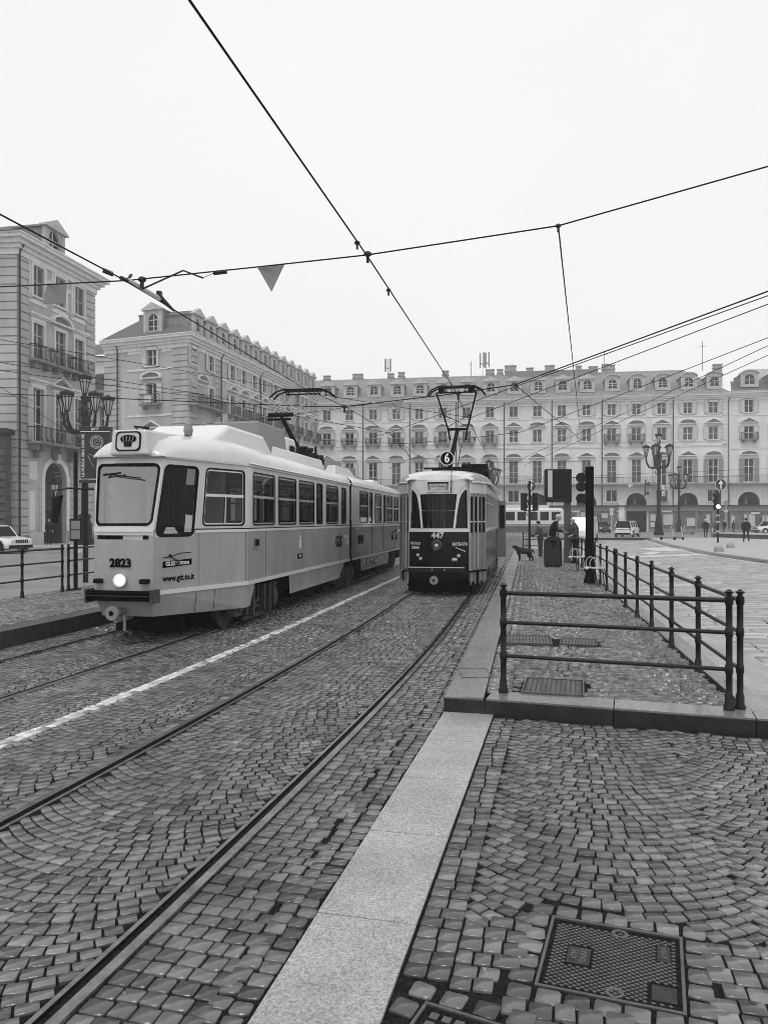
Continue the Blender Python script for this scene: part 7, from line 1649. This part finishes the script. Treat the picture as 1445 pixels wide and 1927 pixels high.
# span wire in front with the pennant
s_ = [Vector((-30, 22, 8.2)), PZ(0, 540, 5.62), PZ(240, 528, 5.30), PZ(480, 503, 5.5), PZ(690, 480, zN+.05), PZ(1050, 425, 5.75), PZ(1445, 313, 6.3)]; s_.append(s_[-1]+(s_[-1]-s_[-2])*2)
wire('front span wire crossing the sky from left to right, carrying the nearer pennants', s_, .011, 'span_wire', fit=[clamp(PZ(692,478,zN+.05), .05), clamp(PZ(268,526,5.33), .055), clamp(PZ(1050,425,5.75), .035)])
m = MB(); e = [PZ(402,514,5.42), PZ(427,511,5.44)]; m.tube(e, .032, 6); o = m.build('strain_insulator', K['iron'], None); tag(o, 'dark ribbed insulator on the front span wire, left of the nearer pennant', 'insulator')
m = MB(); h0 = PZ(268,526,5.33); m.tube([h0+Vector((0,0,-.14)), PZ(345,509,5.52)+Vector((0,0,0)), PZ(382,523,5.36)], .014, 6); m.tube([PZ(382,523,5.36), PZ(402,514,5.42)], .005, 4); o = m.build('steady_arm', K['iron'], None); tag(o, 'bent steady arm hanging from the front span wire above the left contact wire', 'steady arm')
def pennant(label, pts, g_='pennants on the span wires', mat=K['flag']):
    m = MB(); n_ = Vector((0,.012,0)); m.prism([tuple(p) for p in pts], n_); o = m.build('pennant', mat, None); tag(o, label, 'pennant', g_)
pennant('grey triangular pennant hanging on the front span wire against the sky', [PZ(485,504,5.49), PZ(535,498,5.52), P(511,549,PZ(511,500,5.5).y)])
Yq = PZ(105,535,5.48).y; pennant('four sided grey pennant on the front span wire before the left building', [P(88,537.5,Yq+.05), P(127,534,Yq), P(122,571,Yq), P(81,571.5,Yq+.05)])
zB = 6.2
sb_ = [P(560,765,34), PZ(590,765,zB), PZ(648,765,zB), PZ(710,758,zB), PZ(862,740,zB), PZ(969,724,zB), PZ(1445,548,7.2)]; sb_[0] = sb_[1]+Vector((-14,3,1)); sb_.append(sb_[-1]+(sb_[-1]-sb_[-2])*.8)
wire('second span wire behind the pantographs, carrying the farther pennants', sb_, .020, 'span_wire', fit=[clamp(PZ(648,765,zB), .1), clamp(PZ(862,740,zB), .09), clamp(PZ(969,724,zB), .06)])
Yq = PZ(745,752,zB).y; pennant('faded triangular pennant on the second span wire, between the two trams', [P(738,757,Yq), P(760,753,Yq), P(749,778,Yq)], mat=K['grey']); pennant('faded band shaped pennant beside the faded triangular one', [P(712,759,Yq), P(738,757,Yq), P(744,765,Yq), P(712,765,Yq)], mat=K['grey'])
N2 = PZ(1093, 828, 7.5); far_l = lambda x, y, z: PZ(x, y, z)
L_ = [
 ('long wire from the right edge, passing over the vintage tram collector', [PZ(1445,556,7.3), PZ(934,740,6.3), PZ(830,779,6.3), PZ(731,815,6.3), PZ(700,822,6.5)], .018),
 ('wire from the right edge down to the node right of the vintage tram collector', [PZ(1445,572,7.4), PZ(886,786,6.5), PZ(757,767,7.4), PZ(604,743,8.6), PZ(400,707,9.5), PZ(0,639,9.5)], .018),
 ('wire from the right edge passing above the display board', [PZ(1445,635,8.6), PZ(1172,741,7.4), PZ(980,813,6.4), PZ(870,826,6.2), PZ(757,835,6.3), PZ(590,828,6.6)], .020),
 ('lower wire from the right edge, falling to the far left of the display board', [PZ(1445,650,8.8), PZ(1180,775,8), PZ(995,857,6.8), PZ(940,890,6.2)], .020),
 ('lowest wire from the right edge meeting the far wire node', [PZ(1445,668,9), PZ(1180,787,8.2), N2, PZ(985,876,7)], .020),
 ('steep wire from the front span wire down to the far wire node', [PZ(1050,425,5.75), N2], .014),
 ('slanting wire between the middle node and the far wire node', [PZ(969,724,zB), N2], .020),
 ('wire before the left buildings ending behind the grey tram, second from the top', [PZ(0,682,9), PZ(400,745,8.6), PZ(557,783,7.4), PZ(733,815,6.3)], .020),
 ('wire before the left buildings, third from the top', [PZ(0,697,9), PZ(400,751,8.4), PZ(480,770,8)], .020),
 ('wire falling steeply from the left edge to the lanterns of the left lamp', [PZ(-40,700,9), PZ(0,727,8.6), PZ(130,815,6.5)], .016),
 ('faint far wire at the height of the palace balcony on the right', [PZ(1445,882,8.2), PZ(1180,892,8.2), PZ(960,905,7.4)], .030),
 ('fainter far wire just under the balcony wire on the right', [PZ(1445,893,8), PZ(1240,900,8), PZ(900,896,8)], .026),
 ('faint wire crossing behind the roof of the vintage tram', [PZ(590,867,8.2), PZ(745,871,8), PZ(870,872,8), PZ(1100,868,8.4)], .026),
 ('short wire from the node down left behind the vintage tram', [PZ(757,835,6.3), PZ(773,863,6), PZ(732,882,5.6)], .022),
 ('wire falling from the contact wire clamp behind the vintage tram', [PZ(733,815,6.3), PZ(773,863,6), PZ(827,862,5.8)], .022),
 ('thin wire rising from the corner building to the lamp cluster', [PZ(300,806,10), PZ(520,785,9.5), PZ(700,760,9)], .024),
]
for lb, pts, r_ in L_: wire(lb, pts, r_*.8)
